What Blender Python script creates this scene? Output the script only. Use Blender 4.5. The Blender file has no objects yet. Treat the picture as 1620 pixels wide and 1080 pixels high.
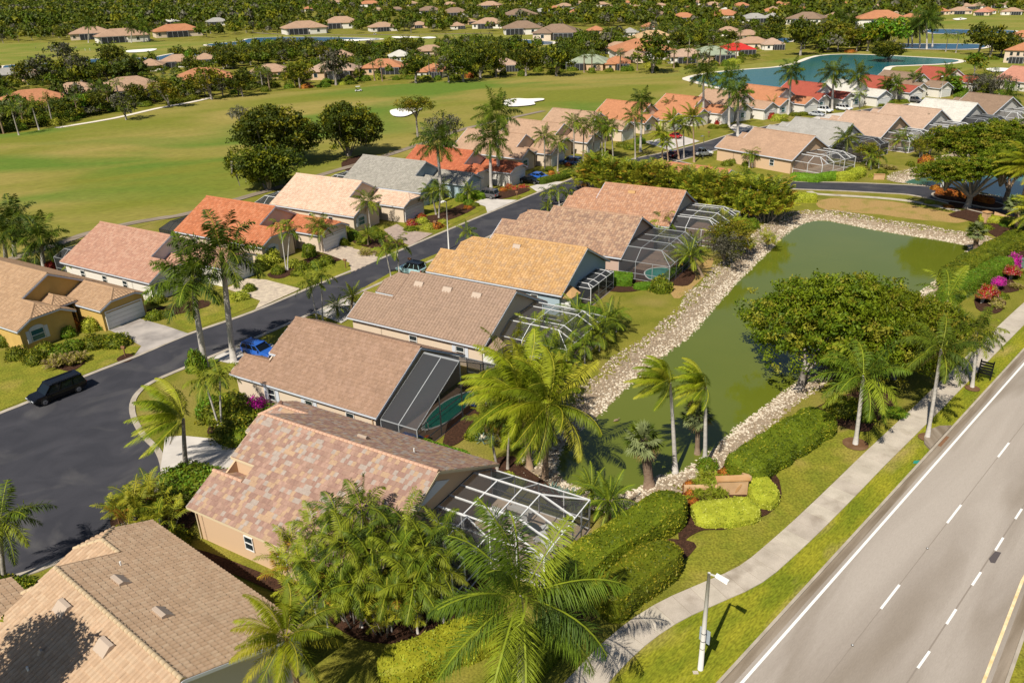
import bpy, bmesh, math, random, time
import numpy as np
from mathutils import Vector, Matrix
R = math.radians
rng = random.Random(7)
C = bpy.context.scene.collection
# ---------------------------------------------------------------- camera, sky, sun, exposure
CAMH, FPX, HY, HS = 38.16, 1240.0, -34.0, -0.030
_n = np.array([HS, -1.0, (HY - 540) / FPX]); _n /= np.linalg.norm(_n)
_y = np.array([0, 0, 1.0]) - _n * _n[2]; _y /= np.linalg.norm(_y)
_x = np.cross(_y, _n)
def at(px, py, z=0.0):                      # a photograph pixel (1620x1080) and a height -> the world point there
    d = np.array([px - 810, py - 540, FPX]); w = np.array([d @ _x, d @ _y, d @ _n])
    t = (z - CAMH) / w[2]
    return Vector((w[0] * t, w[1] * t, z))
def topx(p):
    v = _x * p[0] + _y * p[1] + _n * (p[2] - CAMH)
    return (810 + FPX * v[0] / v[2], 540 + FPX * v[1] / v[2])
cam = bpy.data.objects.new('camera', bpy.data.cameras.new('camera')); C.objects.link(cam)
cam.matrix_world = Matrix(((_x[0], -_x[1], -_x[2], 0), (_y[0], -_y[1], -_y[2], 0), (_n[0], -_n[1], -_n[2], CAMH), (0, 0, 0, 1)))
cam.data.sensor_width = 36; cam.data.lens = FPX / 1620 * 36
cam.data.clip_start = 0.5; cam.data.clip_end = 30000
bpy.context.scene.camera = cam
SUN = Vector((-0.52, -0.85, 0)).normalized() * math.cos(R(50)) + Vector((0, 0, math.sin(R(50))))
w = bpy.data.worlds.new('World'); bpy.context.scene.world = w; w.use_nodes = True
nt = w.node_tree; nt.nodes.clear()
sk = nt.nodes.new('ShaderNodeTexSky'); sk.sky_type = 'NISHITA'; sk.sun_disc = False
sk.sun_elevation = R(50); sk.sun_rotation = math.atan2(SUN.x, SUN.y); sk.altitude = 0; sk.air_density = 1.0; sk.dust_density = 0.6
bg = nt.nodes.new('ShaderNodeBackground'); bg.inputs[1].default_value = 0.056
wo = nt.nodes.new('ShaderNodeOutputWorld'); nt.links.new(sk.outputs[0], bg.inputs[0]); nt.links.new(bg.outputs[0], wo.inputs[0])
sl = bpy.data.lights.new('sun', 'SUN'); sl.energy = 5.0; sl.angle = R(0.5); sl.color = (1.0, 0.94, 0.82)
so = bpy.data.objects.new('sun', sl); C.objects.link(so); so.location = (0, 0, 200)
so.rotation_euler = SUN.to_track_quat('Z', 'Y').to_euler()
vs = bpy.context.scene.view_settings
bpy.context.scene.display_settings.display_device = 'sRGB'
vs.view_transform = 'Standard'; vs.look = 'None'; vs.exposure = 0.30; vs.gamma = 1.0; vs.use_curve_mapping = False
cy = bpy.context.scene.cycles
cy.max_bounces = 6; cy.transparent_max_bounces = 24; cy.diffuse_bounces = 3; cy.glossy_bounces = 2

# ---------------------------------------------------------------- materials
MATS = {}
def lin(c):
    if isinstance(c, str):
        c = [int(c[i:i + 2], 16) / 255 for i in (0, 2, 4)]
        c = [x / 12.92 if x <= .04045 else ((x + .055) / 1.055) ** 2.4 for x in c]
    return (c[0], c[1], c[2], 1.0)
def mat(name, col, col2=None, scale=2.0, rough=0.8, spec=0.3, detail=4, bump=0.0, bscale=None, metal=0.0, rand=0.0, transl=0.0,
        col3=None, scale3=0.15, contrast=(0.35, 0.65), c3=(0.45, 0.7), obj=True, distort=0.0, stretch=None, alpha=None, fine=0.0, fscale=30.0, coord='Object', coat=0.0):
    if name in MATS: return MATS[name]
    m = bpy.data.materials.new(name); m.use_nodes = True; MATS[name] = m
    n = m.node_tree.nodes; l = m.node_tree.links; b = n['Principled BSDF']
    b.inputs['Roughness'].default_value = rough; b.inputs['Specular IOR Level'].default_value = spec; b.inputs['Metallic'].default_value = metal
    b.inputs['Coat Weight'].default_value = coat
    out = n['Material Output']; b.inputs['Base Color'].default_value = lin(col)
    tc = n.new('ShaderNodeTexCoord'); mp = n.new('ShaderNodeMapping'); l.new(tc.outputs[coord], mp.inputs[0])
    if stretch: mp.vector_type = 'TEXTURE'; mp.inputs['Scale'].default_value = stretch[0]; mp.inputs['Rotation'].default_value = (0, 0, stretch[1])
    cur = None
    def noise(s, d=detail, src=mp):
        t = n.new('ShaderNodeTexNoise'); t.inputs['Scale'].default_value = s; t.inputs['Detail'].default_value = d
        t.inputs['Distortion'].default_value = distort; l.new(src.outputs[0], t.inputs['Vector']); return t
    def ramp(t, a, b_):
        r = n.new('ShaderNodeMapRange'); r.inputs[1].default_value = a; r.inputs[2].default_value = b_; l.new(t.outputs[0], r.inputs[0]); return r
    def mix(f, a, b_, mode='MIX'):
        x = n.new('ShaderNodeMix'); x.data_type = 'RGBA'; x.blend_type = mode
        if f is not None: l.new(f.outputs[0], x.inputs[0])
        for k, v in ((6, a), (7, b_)):
            if isinstance(v, tuple): x.inputs[k].default_value = v
            else: l.new(v, x.inputs[k])
        return x.outputs[2]
    cur = lin(col)
    if col2 is not None: cur = mix(ramp(noise(scale), *contrast), lin(col), lin(col2))
    if col3 is not None: cur = mix(ramp(noise(scale3, 3), *c3), cur, lin(col3))
    if fine:
        t = noise(fscale, 2); r = n.new('ShaderNodeMapRange'); r.inputs[1].default_value = .3; r.inputs[2].default_value = .7
        r.inputs[3].default_value = 1 - fine; r.inputs[4].default_value = 1 + fine * .6; l.new(t.outputs[0], r.inputs[0])
        x = n.new('ShaderNodeVectorMath'); x.operation = 'SCALE'; l.new(r.outputs[0], x.inputs['Scale'])
        if isinstance(cur, tuple): x.inputs[0].default_value = cur[:3]
        else: l.new(cur, x.inputs[0])
        cur = x.outputs[0]
    if rand:
        oi = n.new('ShaderNodeObjectInfo'); hs = n.new('ShaderNodeHueSaturation')
        for inp, k, c in (('Value', rand, 1.0), ('Hue', rand * .09, .5)):
            r = n.new('ShaderNodeMapRange'); r.inputs[3].default_value = c - k; r.inputs[4].default_value = c + k
            l.new(oi.outputs['Random'], r.inputs[0]); l.new(r.outputs[0], hs.inputs[inp])
        if isinstance(cur, tuple): hs.inputs['Color'].default_value = cur
        else: l.new(cur, hs.inputs['Color'])
        cur = hs.outputs[0]
    if not isinstance(cur, tuple): l.new(cur, b.inputs['Base Color'])
    else: b.inputs['Base Color'].default_value = cur
    if bump:
        bp = n.new('ShaderNodeBump'); bp.inputs['Strength'].default_value = bump; bp.inputs['Distance'].default_value = 0.1
        t = noise(bscale or scale * 4, 3); l.new(t.outputs[0], bp.inputs['Height']); l.new(bp.outputs[0], b.inputs['Normal'])
    if transl:
        tr = n.new('ShaderNodeBsdfTranslucent'); ms = n.new('ShaderNodeMixShader'); ms.inputs[0].default_value = transl
        if isinstance(cur, tuple): tr.inputs[0].default_value = cur
        else: l.new(cur, tr.inputs[0])
        l.new(b.outputs[0], ms.inputs[1]); l.new(tr.outputs[0], ms.inputs[2]); l.new(ms.outputs[0], out.inputs[0])
    if alpha is not None:
        tr = n.new('ShaderNodeBsdfTransparent'); ms = n.new('ShaderNodeMixShader'); ms.inputs[0].default_value = alpha
        l.new(tr.outputs[0], ms.inputs[1]); l.new(b.outputs[0], ms.inputs[2]); l.new(ms.outputs[0], out.inputs[0])
    return m
def M(n): return MATS[n]

GRASS_ARGS = dict(rough=.95, spec=.1, bump=.35, bscale=9)
mat('ground', (.150, .155, .018), (.215, .195, .030), scale=.35, col3=(.27, .21, .06), scale3=.12, c3=(.5, .72), fine=.35, fscale=7, **GRASS_ARGS)
mat('lawn', (.160, .175, .018), (.230, .215, .025), scale=.5, col3=(.30, .235, .055), scale3=.22, c3=(.52, .75), fine=.4, fscale=6, **GRASS_ARGS)
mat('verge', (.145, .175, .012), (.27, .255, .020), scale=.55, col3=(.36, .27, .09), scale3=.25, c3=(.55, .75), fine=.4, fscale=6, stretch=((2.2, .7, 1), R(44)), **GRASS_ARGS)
mat('fairway', (.170, .178, .024), (.285, .228, .062), scale=.022, col3=(.110, .170, .022), scale3=.014, c3=(.48, .60), fine=.16, fscale=.9, contrast=(.36, .66), stretch=((1.7, .75, 1), R(20)), distort=.9, rough=.95, spec=.1)
mat('fairgreen', (.15, .185, .024), (.25, .22, .05), scale=.03, fine=.16, fscale=.6, rough=.95, spec=.1)
mat('dry', (.36, .235, .09), (.22, .20, .04), scale=.35, fine=.3, fscale=5, rough=.95, spec=.1, contrast=(.5, .75))
mat('mulch', (.045, .024, .016), (.085, .042, .026), scale=5, fine=.5, fscale=18, rough=1, spec=.05, bump=.6, bscale=22)
mat('mulchfar', (.12, .06, .03), (.19, .11, .06), scale=1, fine=.3, rough=1, spec=.05)
mat('asphalt', (.036, .036, .044), (.050, .049, .058), scale=.25, col3=(.10, .095, .095), scale3=.16, c3=(.55, .85), fine=.16, fscale=22, rough=.85, spec=.25, bump=.15, bscale=30, distort=1.2)
mat('highway', (.385, .335, .29), (.31, .265, .225), scale=.28, col3=(.225, .185, .145), scale3=.3, c3=(.50, .74), fine=.09, fscale=25, rough=.85, spec=.2, stretch=((7, 1.0, 1), R(44.3)), distort=.7)
mat('patch', (.09, .075, .075), rough=.9, fine=.2)
mat('concrete', (.49, .425, .35), (.40, .345, .28), scale=.7, col3=(.25, .20, .15), scale3=.5, c3=(.55, .8), fine=.12, fscale=18, rough=.85, rand=.07, coord='Object')
mat('kerb', (.44, .38, .31), (.34, .29, .23), scale=.8, fine=.12, rough=.85)
mat('gutter', (.30, .245, .19), (.17, .13, .09), scale=.7, fine=.12, rough=.85, stretch=((5, .5, 1), R(44.3)))
mat('drivewhite', (.58, .53, .48), (.47, .43, .39), scale=.5, fine=.08, rough=.85)
mat('drivegrey', (.44, .39, .35), (.28, .25, .23), scale=.4, col3=(.2, .17, .15), scale3=.3, c3=(.55, .75), fine=.1, rough=.85)
mat('paver', (.50, .40, .31), (.37, .29, .235), scale=1.5, fine=.2, fscale=6, rough=.85, rand=.16)
mat('seam', (.25, .21, .175), rough=.9, fine=.2)
mat('paint', (.78, .77, .74), rough=.6, fine=.08, fscale=15)
mat('yellowpaint', (.72, .50, .24), (.80, .66, .42), scale=2, rough=.6, fine=.1)
mat('white', (.72, .71, .69), rough=.6, fine=.04)
mat('trimwhite', (.55, .58, .64), rough=.5)
mat('cagewhite', (.66, .66, .66), rough=.45)
mat('cagedark', (.03, .03, .033), rough=.5)
mat('cagegrey', (.32, .33, .34), rough=.5)
mat('screen', (.07, .073, .08), rough=.7, alpha=.36)
mat('screendark', (.03, .032, .036), rough=.7, alpha=.72)
mat('screenmid', (.055, .057, .065), rough=.7, alpha=.6)
mat('glass', (.02, .03, .035), rough=.08, spec=.6)
mat('teal', (.03, .12, .13), rough=.12, spec=.6)
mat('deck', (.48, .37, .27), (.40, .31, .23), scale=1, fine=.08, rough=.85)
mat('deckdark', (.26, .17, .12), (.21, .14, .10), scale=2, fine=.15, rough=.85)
mat('pool', (.02, .22, .17), (.03, .27, .21), scale=1, rough=.06, spec=.6, bump=.1, bscale=3)
mat('pond', (.105, .130, .012), (.120, .140, .014), scale=.08, rough=.05, spec=.6, bump=.05, bscale=3.0)
mat('pondteal', (.03, .13, .12), (.05, .14, .10), scale=.05, rough=.12, spec=.35, bump=.05, bscale=2)
mat('lake', (.006, .06, .14), (.008, .07, .13), scale=.03, rough=.3, spec=.12, bump=.04, bscale=.8)
mat('laketeal', (.015, .10, .13), (.03, .12, .10), scale=.02, rough=.25, spec=.22, bump=.04, bscale=.8)
mat('sand', (.70, .62, .52), rough=.95, fine=.06)
mat('bunker', (.80, .76, .70), rough=.95)
mat('rockwhite', (.66, .58, .46), (.50, .42, .32), scale=3, rough=.9, fine=.15)
mat('rocktan', (.36, .28, .195), (.27, .20, .135), scale=3, rough=.9, fine=.2)
mat('rockgrey', (.27, .215, .155), rough=.9, fine=.2)
mat('steel', (.62, .62, .60), rough=.5)
mat('pole', (.55, .53, .50), rough=.6)
mat('black', (.008, .008, .010), rough=.4)
mat('tyre', (.012, .012, .012), rough=.9)
mat('rim', (.45, .46, .48), rough=.3, metal=.8)
mat('lamp', (.75, .74, .70), rough=.2)
mat('red', (.45, .01, .01), rough=.3)
mat('signbrown', (.20, .10, .05), rough=.8)
mat('signback', (.30, .34, .38), rough=.5)
mat('monument', (.56, .36, .20), (.47, .29, .15), scale=1.2, rough=.85, fine=.08)
mat('monumentcap', (.44, .23, .09), (.50, .30, .14), scale=1, rough=.85)
mat('blueplastic', (.01, .08, .42), rough=.4)
mat('skin', (.45, .26, .18), rough=.6)
mat('bluecloth', (.02, .05, .25), rough=.9)
mat('whitecloth', (.75, .75, .75), rough=.9)
mat('blackcloth', (.02, .02, .02), rough=.9)
mat('orange', (.55, .12, .03), rough=.7)
# bark
mat('barkgrey', (.36, .32, .28), (.22, .19, .16), scale=3, rough=.95, stretch=((1, 1, .33), 0), rand=.1)
mat('barkroyal', (.50, .46, .42), (.38, .35, .32), scale=2, rough=.9, stretch=((1, 1, .25), 0))
mat('barkbrown', (.17, .11, .075), (.26, .19, .13), scale=3, rough=.95, stretch=((1, 1, .33), 0), rand=.1)
mat('barkwarm', (.34, .23, .15), (.25, .17, .11), scale=2, rough=.95, stretch=((1, 1, .2), 0))
mat('crownshaft', (.14, .22, .03), rough=.5)
LEAF = dict(rough=.55, spec=.16)
def leafmat(n, c, tr=.16, rand=.12, **k):
    a = dict(LEAF); a.update(k); mat(n, c, tuple(x * .72 for x in c), scale=1.2, transl=tr, rand=rand, **a)
leafmat('palmdark', (.062, .100, .010)); leafmat('palmmid', (.115, .165, .012)); leafmat('palmlight', (.23, .265, .018)); leafmat('palmyellow', (.36, .35, .025))
leafmat('palmdead', (.30, .21, .08)); leafmat('palmorange', (.38, .21, .025)); leafmat('palmgrey', (.25, .30, .12))
leafmat('cocolight', (.27, .31, .012)); leafmat('cocomid', (.15, .20, .009))
leafmat('oakdark', (.052, .072, .006)); leafmat('oakmid', (.105, .122, .007)); leafmat('oaklight', (.20, .195, .010)); leafmat('oakolive', (.24, .19, .014))
leafmat('rain1', (.085, .125, .005)); leafmat('rain2', (.150, .185, .007)); leafmat('rain3', (.24, .22, .02)); 
leafmat('grey1', (.085, .085, .05)); leafmat('grey2', (.15, .14, .095)); leafmat('moss', (.26, .235, .18))
leafmat('lime1', (.22, .27, .02)); leafmat('lime2', (.40, .41, .035)); leafmat('lime3', (.50, .50, .09))
leafmat('hedge1', (.070, .100, .007)); leafmat('hedge2', (.135, .17, .010)); leafmat('hedge3', (.30, .285, .02)); leafmat('hedge4', (.21, .15, .06))
leafmat('brightg1', (.10, .20, .012)); leafmat('brightg2', (.17, .29, .018)); leafmat('magenta', (.55, .015, .30)); leafmat('magenta2', (.62, .05, .42)); leafmat('redleaf', (.38, .03, .02))
leafmat('redleaf2', (.20, .03, .025)); leafmat('orangeleaf', (.42, .14, .02)); leafmat('agave', (.16, .24, .20)); leafmat('tawny', (.33, .25, .11)); leafmat('pinkflower', (.62, .22, .24))
leafmat('yellowflower', (.65, .50, .03))

# ---------------------------------------------------------------- object helpers
def tag(o, label=None, cat=None, group=None, kind=None):
    if label: o['label'] = label
    if cat: o['category'] = cat
    if group: o['group'] = group
    if kind: o['kind'] = kind
    return o
def empty(name, loc, rz=0.0, label=None, cat=None, group=None, kind=None):
    o = bpy.data.objects.new(name, None); C.objects.link(o); o.location = loc; o.rotation_euler = (0, 0, rz); o.empty_display_size = .2
    return tag(o, label, cat, group, kind)
def link(name, me, parent=None, loc=None, rz=None, scale=None):
    o = bpy.data.objects.new(name, me); C.objects.link(o)
    if parent is not None: o.parent = parent
    if loc is not None: o.location = loc
    if rz is not None: o.rotation_euler = (0, 0, rz)
    if scale is not None: o.scale = scale if hasattr(scale, '__len__') else (scale,) * 3
    return o
def mesh_np(name, V, F, mats, mi=None, smooth=False):
    V = np.asarray(V, dtype=np.float32).reshape(-1, 3); F = np.asarray(F, dtype=np.int32)
    me = bpy.data.meshes.new(name); k = F.shape[1]
    me.vertices.add(len(V)); me.vertices.foreach_set('co', V.ravel())
    me.loops.add(F.size); me.loops.foreach_set('vertex_index', F.ravel())
    me.polygons.add(len(F)); me.polygons.foreach_set('loop_start', np.arange(0, F.size, k, dtype=np.int32))
    try: me.polygons.foreach_set('loop_total', np.full(len(F), k, dtype=np.int32))
    except Exception: pass
    for m in mats: me.materials.append(MATS[m] if isinstance(m, str) else m)
    if mi is not None: me.polygons.foreach_set('material_index', np.asarray(mi, dtype=np.int32))
    me.update(calc_edges=True); me.polygons.foreach_set('use_smooth', np.full(len(F), bool(smooth))); return me
class MB:
    def __init__(s, fy=1.0): s.v = []; s.f = []; s.m = []; s.mats = []; s.fy = fy
    def mi(s, m):
        if m not in s.mats: s.mats.append(m)
        return s.mats.index(m)
    def add(s, vs_, fs, m):
        b = len(s.v); s.v += [(p[0], p[1] * s.fy, p[2]) for p in vs_]; i = s.mi(m)
        for f in fs: s.f.append([b + k for k in f]); s.m.append(i)
        return s
    def poly(s, pts, m): return s.add(pts, [list(range(len(pts)))], m)
    def prism(s, pts, off, m):               # polygon pts (3D) extruded by vector off
        n = len(pts); q = [(p[0] + off[0], p[1] + off[1], p[2] + off[2]) for p in pts]
        return s.add(list(pts) + q, [list(range(n)), list(range(2 * n - 1, n - 1, -1))] + [[i, (i + 1) % n, n + (i + 1) % n, n + i] for i in range(n)], m)
    def box(s, x0, x1, y0, y1, z0, z1, m):
        return s.prism([(x0, y0, z0), (x1, y0, z0), (x1, y1, z0), (x0, y1, z0)], (0, 0, z1 - z0), m)
    def bar(s, a, b, w, h, m):               # rectangular bar from a to b
        a = Vector(a); b = Vector(b); d = (b - a)
        if d.length < 1e-6: return s
        d.normalize(); up = Vector((0, 0, 1)) if abs(d.z) < .95 else Vector((1, 0, 0))
        sd = d.cross(up).normalized(); u = sd.cross(d)
        P = []
        for p in (a, b):
            for i, j in ((-1, -1), (1, -1), (1, 1), (-1, 1)): P.append(p + sd * (i * w / 2) + u * (j * h / 2))
        return s.add([tuple(p) for p in P], [[0, 1, 2, 3], [7, 6, 5, 4], [0, 4, 5, 1], [1, 5, 6, 2], [2, 6, 7, 3], [3, 7, 4, 0]], m)
    def tube(s, pts, rad, m, n=8, cap=True):
        P = []; pts = [Vector(p) for p in pts]
        for i, p in enumerate(pts):
            d = (pts[min(i + 1, len(pts) - 1)] - pts[max(i - 1, 0)]).normalized()
            up = Vector((0, 0, 1)) if abs(d.z) < .9 else Vector((1, 0, 0))
            a = d.cross(up).normalized(); b = a.cross(d); r = rad[i] if hasattr(rad, '__len__') else rad
            for k in range(n):
                t = 2 * math.pi * k / n; P.append(tuple(p + a * (r * math.cos(t)) + b * (r * math.sin(t))))
        F = [[i * n + k, i * n + (k + 1) % n, (i + 1) * n + (k + 1) % n, (i + 1) * n + k] for i in range(len(pts) - 1) for k in range(n)]
        if cap: F += [list(range(n)), [len(P) - 1 - k for k in range(n)]]
        return s.add(P, F, m)
    def mesh(s, name, smooth=False):
        me = bpy.data.meshes.new(name); me.from_pydata(s.v, [], s.f)
        for m in s.mats: me.materials.append(MATS[m] if isinstance(m, str) else m)
        if s.mats: me.polygons.foreach_set('material_index', s.m)
        if smooth: me.polygons.foreach_set('use_smooth', [True] * len(s.f))
        me.update(); return me
    def build(s, name, parent=None, smooth=False, bevel=0, **k):
        if not s.v: return None
        o = link(name, s.mesh(name, smooth), parent, **k)
        if bevel:
            b = o.modifiers.new('bevel', 'BEVEL'); b.width = bevel; b.segments = 2; b.limit_method = 'ANGLE'
        return o
def inpoly(x, y, P):
    x = np.asarray(x, float); y = np.asarray(y, float); c = np.zeros(x.shape, bool); n = len(P)
    for i in range(n):
        x1, y1 = P[i][0], P[i][1]; x2, y2 = P[(i + 1) % n][0], P[(i + 1) % n][1]
        if y1 == y2: continue
        k = ((y1 > y) != (y2 > y)) & (x < (x2 - x1) * (y - y1) / (y2 - y1) + x1); c ^= k
    return c
def segdist(x, y, P, closed=True):
    d = np.full(np.shape(x), 1e9); n = len(P)
    for i in range(n if closed else n - 1):
        ax, ay = P[i][0], P[i][1]; bx, by = P[(i + 1) % n][0], P[(i + 1) % n][1]
        vx, vy = bx - ax, by - ay; L = vx * vx + vy * vy + 1e-9
        t = np.clip(((x - ax) * vx + (y - ay) * vy) / L, 0, 1)
        d = np.minimum(d, np.hypot(x - ax - t * vx, y - ay - t * vy))
    return d
def smooth_poly(P, n=4, closed=True):
    Q = []; N = len(P)
    for i in range(N if closed else N - 1):
        p0 = P[(i - 1) % N] if closed or i > 0 else P[0]; p1 = P[i]; p2 = P[(i + 1) % N]; p3 = P[(i + 2) % N] if closed or i + 2 < N else P[-1]
        for k in range(n):
            t = k / n
            Q.append(tuple(.5 * (2 * p1[j] + (p2[j] - p0[j]) * t + (2 * p0[j] - 5 * p1[j] + 4 * p2[j] - p3[j]) * t * t + (3 * p1[j] - p0[j] - 3 * p2[j] + p3[j]) * t ** 3) for j in (0, 1)))
    if not closed: Q.append((P[-1][0], P[-1][1]))
    return Q
def px(L, z=0.0): return [tuple(at(a, b, z)[:2]) for a, b in L]
_shz = [0]
def sheet(name, P, z, m, parent=None, kind='structure', thick=0.0):   # flat polygon sheet at height z (optionally a slab)
    if name in ('lawn', 'mulch_bed', 'driveway', 'fairway', 'sand_bunker', 'lake', 'shore'): _shz[0] += 1; z += (.0009 if name in ('lawn', 'mulch_bed', 'driveway') else .012) * _shz[0]
    bm = bmesh.new(); vs_ = [bm.verts.new((p[0], p[1], z)) for p in P]
    f = bm.faces.new(vs_)
    if f.normal.z < 0: f.normal_flip()
    if thick:
        r = bmesh.ops.extrude_face_region(bm, geom=[f]); vv = [g for g in r['geom'] if isinstance(g, bmesh.types.BMVert)]
        bmesh.ops.translate(bm, vec=(0, 0, -thick), verts=vs_)
    bmesh.ops.triangulate(bm, faces=bm.faces[:])
    me = bpy.data.meshes.new(name); bm.to_mesh(me); bm.free(); me.materials.append(MATS[m])
    o = link(name, me, parent)
    if parent is None: tag(o, kind=kind)
    return o
def band(name, L, Rr, z, m, parent=None, thick=0.0, kind='structure'):            # strip between two polylines of equal length
    mb = MB(); n = len(L)
    V = [(p[0], p[1], z) for p in L] + [(p[0], p[1], z) for p in Rr]
    F = [[i, i + 1, n + i + 1, n + i] for i in range(n - 1)]
    if thick:
        V += [(p[0], p[1], z - thick) for p in L] + [(p[0], p[1], z - thick) for p in Rr]
        F += [[i, 2 * n + i, 2 * n + i + 1, i + 1] for i in range(n - 1)] + [[n + i, n + i + 1, 3 * n + i + 1, 3 * n + i] for i in range(n - 1)]
        F += [[0, n, 3 * n, 2 * n], [n - 1, 3 * n - 1, 4 * n - 1, 2 * n - 1]]
    mb.add(V, F, m); o = mb.build(name, parent)
    if parent is None: tag(o, kind=kind)
    return o
def offset(P, d):                             # offset an open polyline sideways (left positive)
    Q = []; n = len(P)
    for i in range(n):
        a = P[max(i - 1, 0)]; b = P[min(i + 1, n - 1)]; dx, dy = b[0] - a[0], b[1] - a[1]; L = math.hypot(dx, dy) or 1
        Q.append((P[i][0] - dy / L * d, P[i][1] + dx / L * d))
    return Q
def resample(P, step):
    out = [P[0]]; acc = 0; i = 0; cur = P[0]
    while i < len(P) - 1:
        d = math.dist(cur, P[i + 1])
        if acc + d >= step:
            t = (step - acc) / d; cur = (cur[0] + (P[i + 1][0] - cur[0]) * t, cur[1] + (P[i + 1][1] - cur[1]) * t); out.append(cur); acc = 0
        else: acc += d; i += 1; cur = P[i]
    return out
# ---------------------------------------------------------------- ground, water, roads
WZ = -0.9
POND = px([(880,735),(882,752),(895,764),(930,778),(962,786),(1010,775),(1043,755),(1081,747),(1130,712),(1167,677),(1210,646),(1262,606),
           (1320,570),(1400,510),(1455,465),(1480,446),(1510,418),(1536,393),(1520,386),(1463,376),(1387,364),(1311,349),(1281,350),(1263,357),
           (1248,366),(1225,386),(1210,402),(1160,450),(1110,508),(1086,535),(1056,556),(1002,601),(962,639),(942,661),(911,682),(886,712)], WZ)
POND2 = px([(1430,291),(1438,284),(1452,281),(1478,273),(1510,258),(1560,235),(1640,215),(1700,240),(1700,340),(1600,316),(1537,302),(1480,296)], WZ)
POND = smooth_poly(POND, 2); POND2 = smooth_poly(POND2, 2)
def shore(x, y):
    out = None
    for P in (POND, POND2):
        d = segdist(x, y, P); d = np.where(inpoly(x, y, P), -d, d); out = d if out is None else np.minimum(out, d)
    return out
BANK = 3.2
def gz(x, y):
    d = shore(np.array([x], float), np.array([y], float))[0]
    return float(np.clip(WZ + d * (-WZ / BANK), -2.2, 0))
def axis(lo, hi, step, far):
    a = list(np.arange(lo, hi + .01, step)); s = step
    while a[-1] < far: s *= 1.5; a.append(a[-1] + s)
    s = step
    while a[0] > -far: s *= 1.5; a.insert(0, a[0] - s)
    return np.array(a)
xs = axis(-6, 122, 1.0, 9000); ys = axis(42, 186, 1.0, 9000)
X, Y = np.meshgrid(xs, ys); D = shore(X.ravel(), Y.ravel())
Z = np.clip(WZ + D * (-WZ / BANK), -2.2, 0); Z[D > 30] = 0
V = np.stack([X.ravel(), Y.ravel(), Z], 1)
nx = len(xs); ii, jj = np.meshgrid(np.arange(nx - 1), np.arange(len(ys) - 1)); a = (jj * nx + ii).ravel()
F = np.stack([a, a + 1, a + nx + 1, a + nx], 1); dm = D[F].mean(1)
g = link('ground', mesh_np('ground', V, F, ['ground', 'rocktan'], (dm < BANK - .9).astype(int), smooth=True)); tag(g, kind='structure')
def expand(P, d):
    c = np.mean(np.array(P), 0); A = sum(P[i][0] * P[(i + 1) % len(P)][1] - P[(i + 1) % len(P)][0] * P[i][1] for i in range(len(P)))
    s = -1 if A > 0 else 1; Q = []
    for i in range(len(P)):
        a, b = P[i - 1], P[(i + 1) % len(P)]; dx, dy = b[0] - a[0], b[1] - a[1]; L = math.hypot(dx, dy) or 1
        Q.append((P[i][0] - dy / L * d * s, P[i][1] + dx / L * d * s))
    return Q
sheet('pond_water', expand(POND, 1.5), WZ, 'pond'); sheet('pond_water', expand(POND2, 1.0), WZ - .01, 'pondteal')

# stones of the banks: thousands of small rocks, one mass per bank tone
ico = bmesh.new(); bmesh.ops.create_icosphere(ico, subdivisions=1, radius=1); ico.verts.ensure_lookup_table()
IV = np.array([v.co[:] for v in ico.verts]); IF = np.array([[v.index for v in f.verts] for f in ico.faces]); ico.free()
nr = np.random.default_rng(5)
def rocks(name, pts, size, mats, label):
    n = len(pts); r = nr.uniform(.55, 1.5, n)[:, None, None] * size
    a = nr.uniform(0, 6.28, n); sc = nr.uniform(.6, 1.25, (n, 1, 3)) * np.array([1, 1, .62]); v = IV[None] * nr.uniform(.75, 1.2, (n, len(IV), 1)) * sc * r
    ca, sa = np.cos(a)[:, None], np.sin(a)[:, None]
    v = np.stack([v[..., 0] * ca - v[..., 1] * sa, v[..., 0] * sa + v[..., 1] * ca, v[..., 2]], -1) + pts[:, None, :]
    F = (IF[None] + (np.arange(n) * len(IV))[:, None, None]).reshape(-1, 3)
    o = link(name, mesh_np(name, v.reshape(-1, 3), F, mats, np.repeat(nr.integers(0, len(mats), n), len(IF)))); return tag(o, label, 'rocks', kind='stuff')
allp = []
for P, wd in ((POND, 3.5), (POND2, 3.2)):
    A = np.array(P); lo, hi = A.min(0) - 6, A.max(0) + 6; n = int((hi[0] - lo[0]) * (hi[1] - lo[1]) * 28)
    p = nr.uniform(lo, hi, (n, 2)); d = segdist(p[:, 0], p[:, 1], P); d = np.where(inpoly(p[:, 0], p[:, 1], P), -d, d)
    lim = np.full(n, wd)
    if P is POND:                            # narrower bank on the road side
        far_side = (p[:, 0] > 12 + (p[:, 1] - 50) * .62); lim = np.where(far_side & (p[:, 1] < 104), 2.7, wd)
        lim = np.where(p[:, 1] < 60, np.minimum(lim, 3.0), lim)
    if P is POND: lim = lim + .5 * np.sin(p[:, 0] * .5) * np.sin(p[:, 1] * .37)
    k = (d > -.4) & (d < lim + nr.normal(0, .15, n)); allp.append(np.column_stack([p[k], d[k]]))
P3 = np.vstack(allp); zz = np.clip(WZ + P3[:, 2] * (-WZ / BANK), -2.2, 0) + .03
pts = np.column_stack([P3[:, :2], zz]); wsel = P3[:, 2] + nr.normal(0, .25, len(P3)) < 1.0
rocks('bank_rocks', pts[wsel], .12, ['rockwhite', 'rockwhite', 'rocktan'], 'pale limestone rocks along the waterline of the ponds')
rocks('bank_rocks', pts[~wsel], .105, ['rocktan', 'rocktan', 'rockgrey', 'rockwhite'], 'tan rubble rocks on the sloping banks above the pale waterline stones')
del allp

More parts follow.
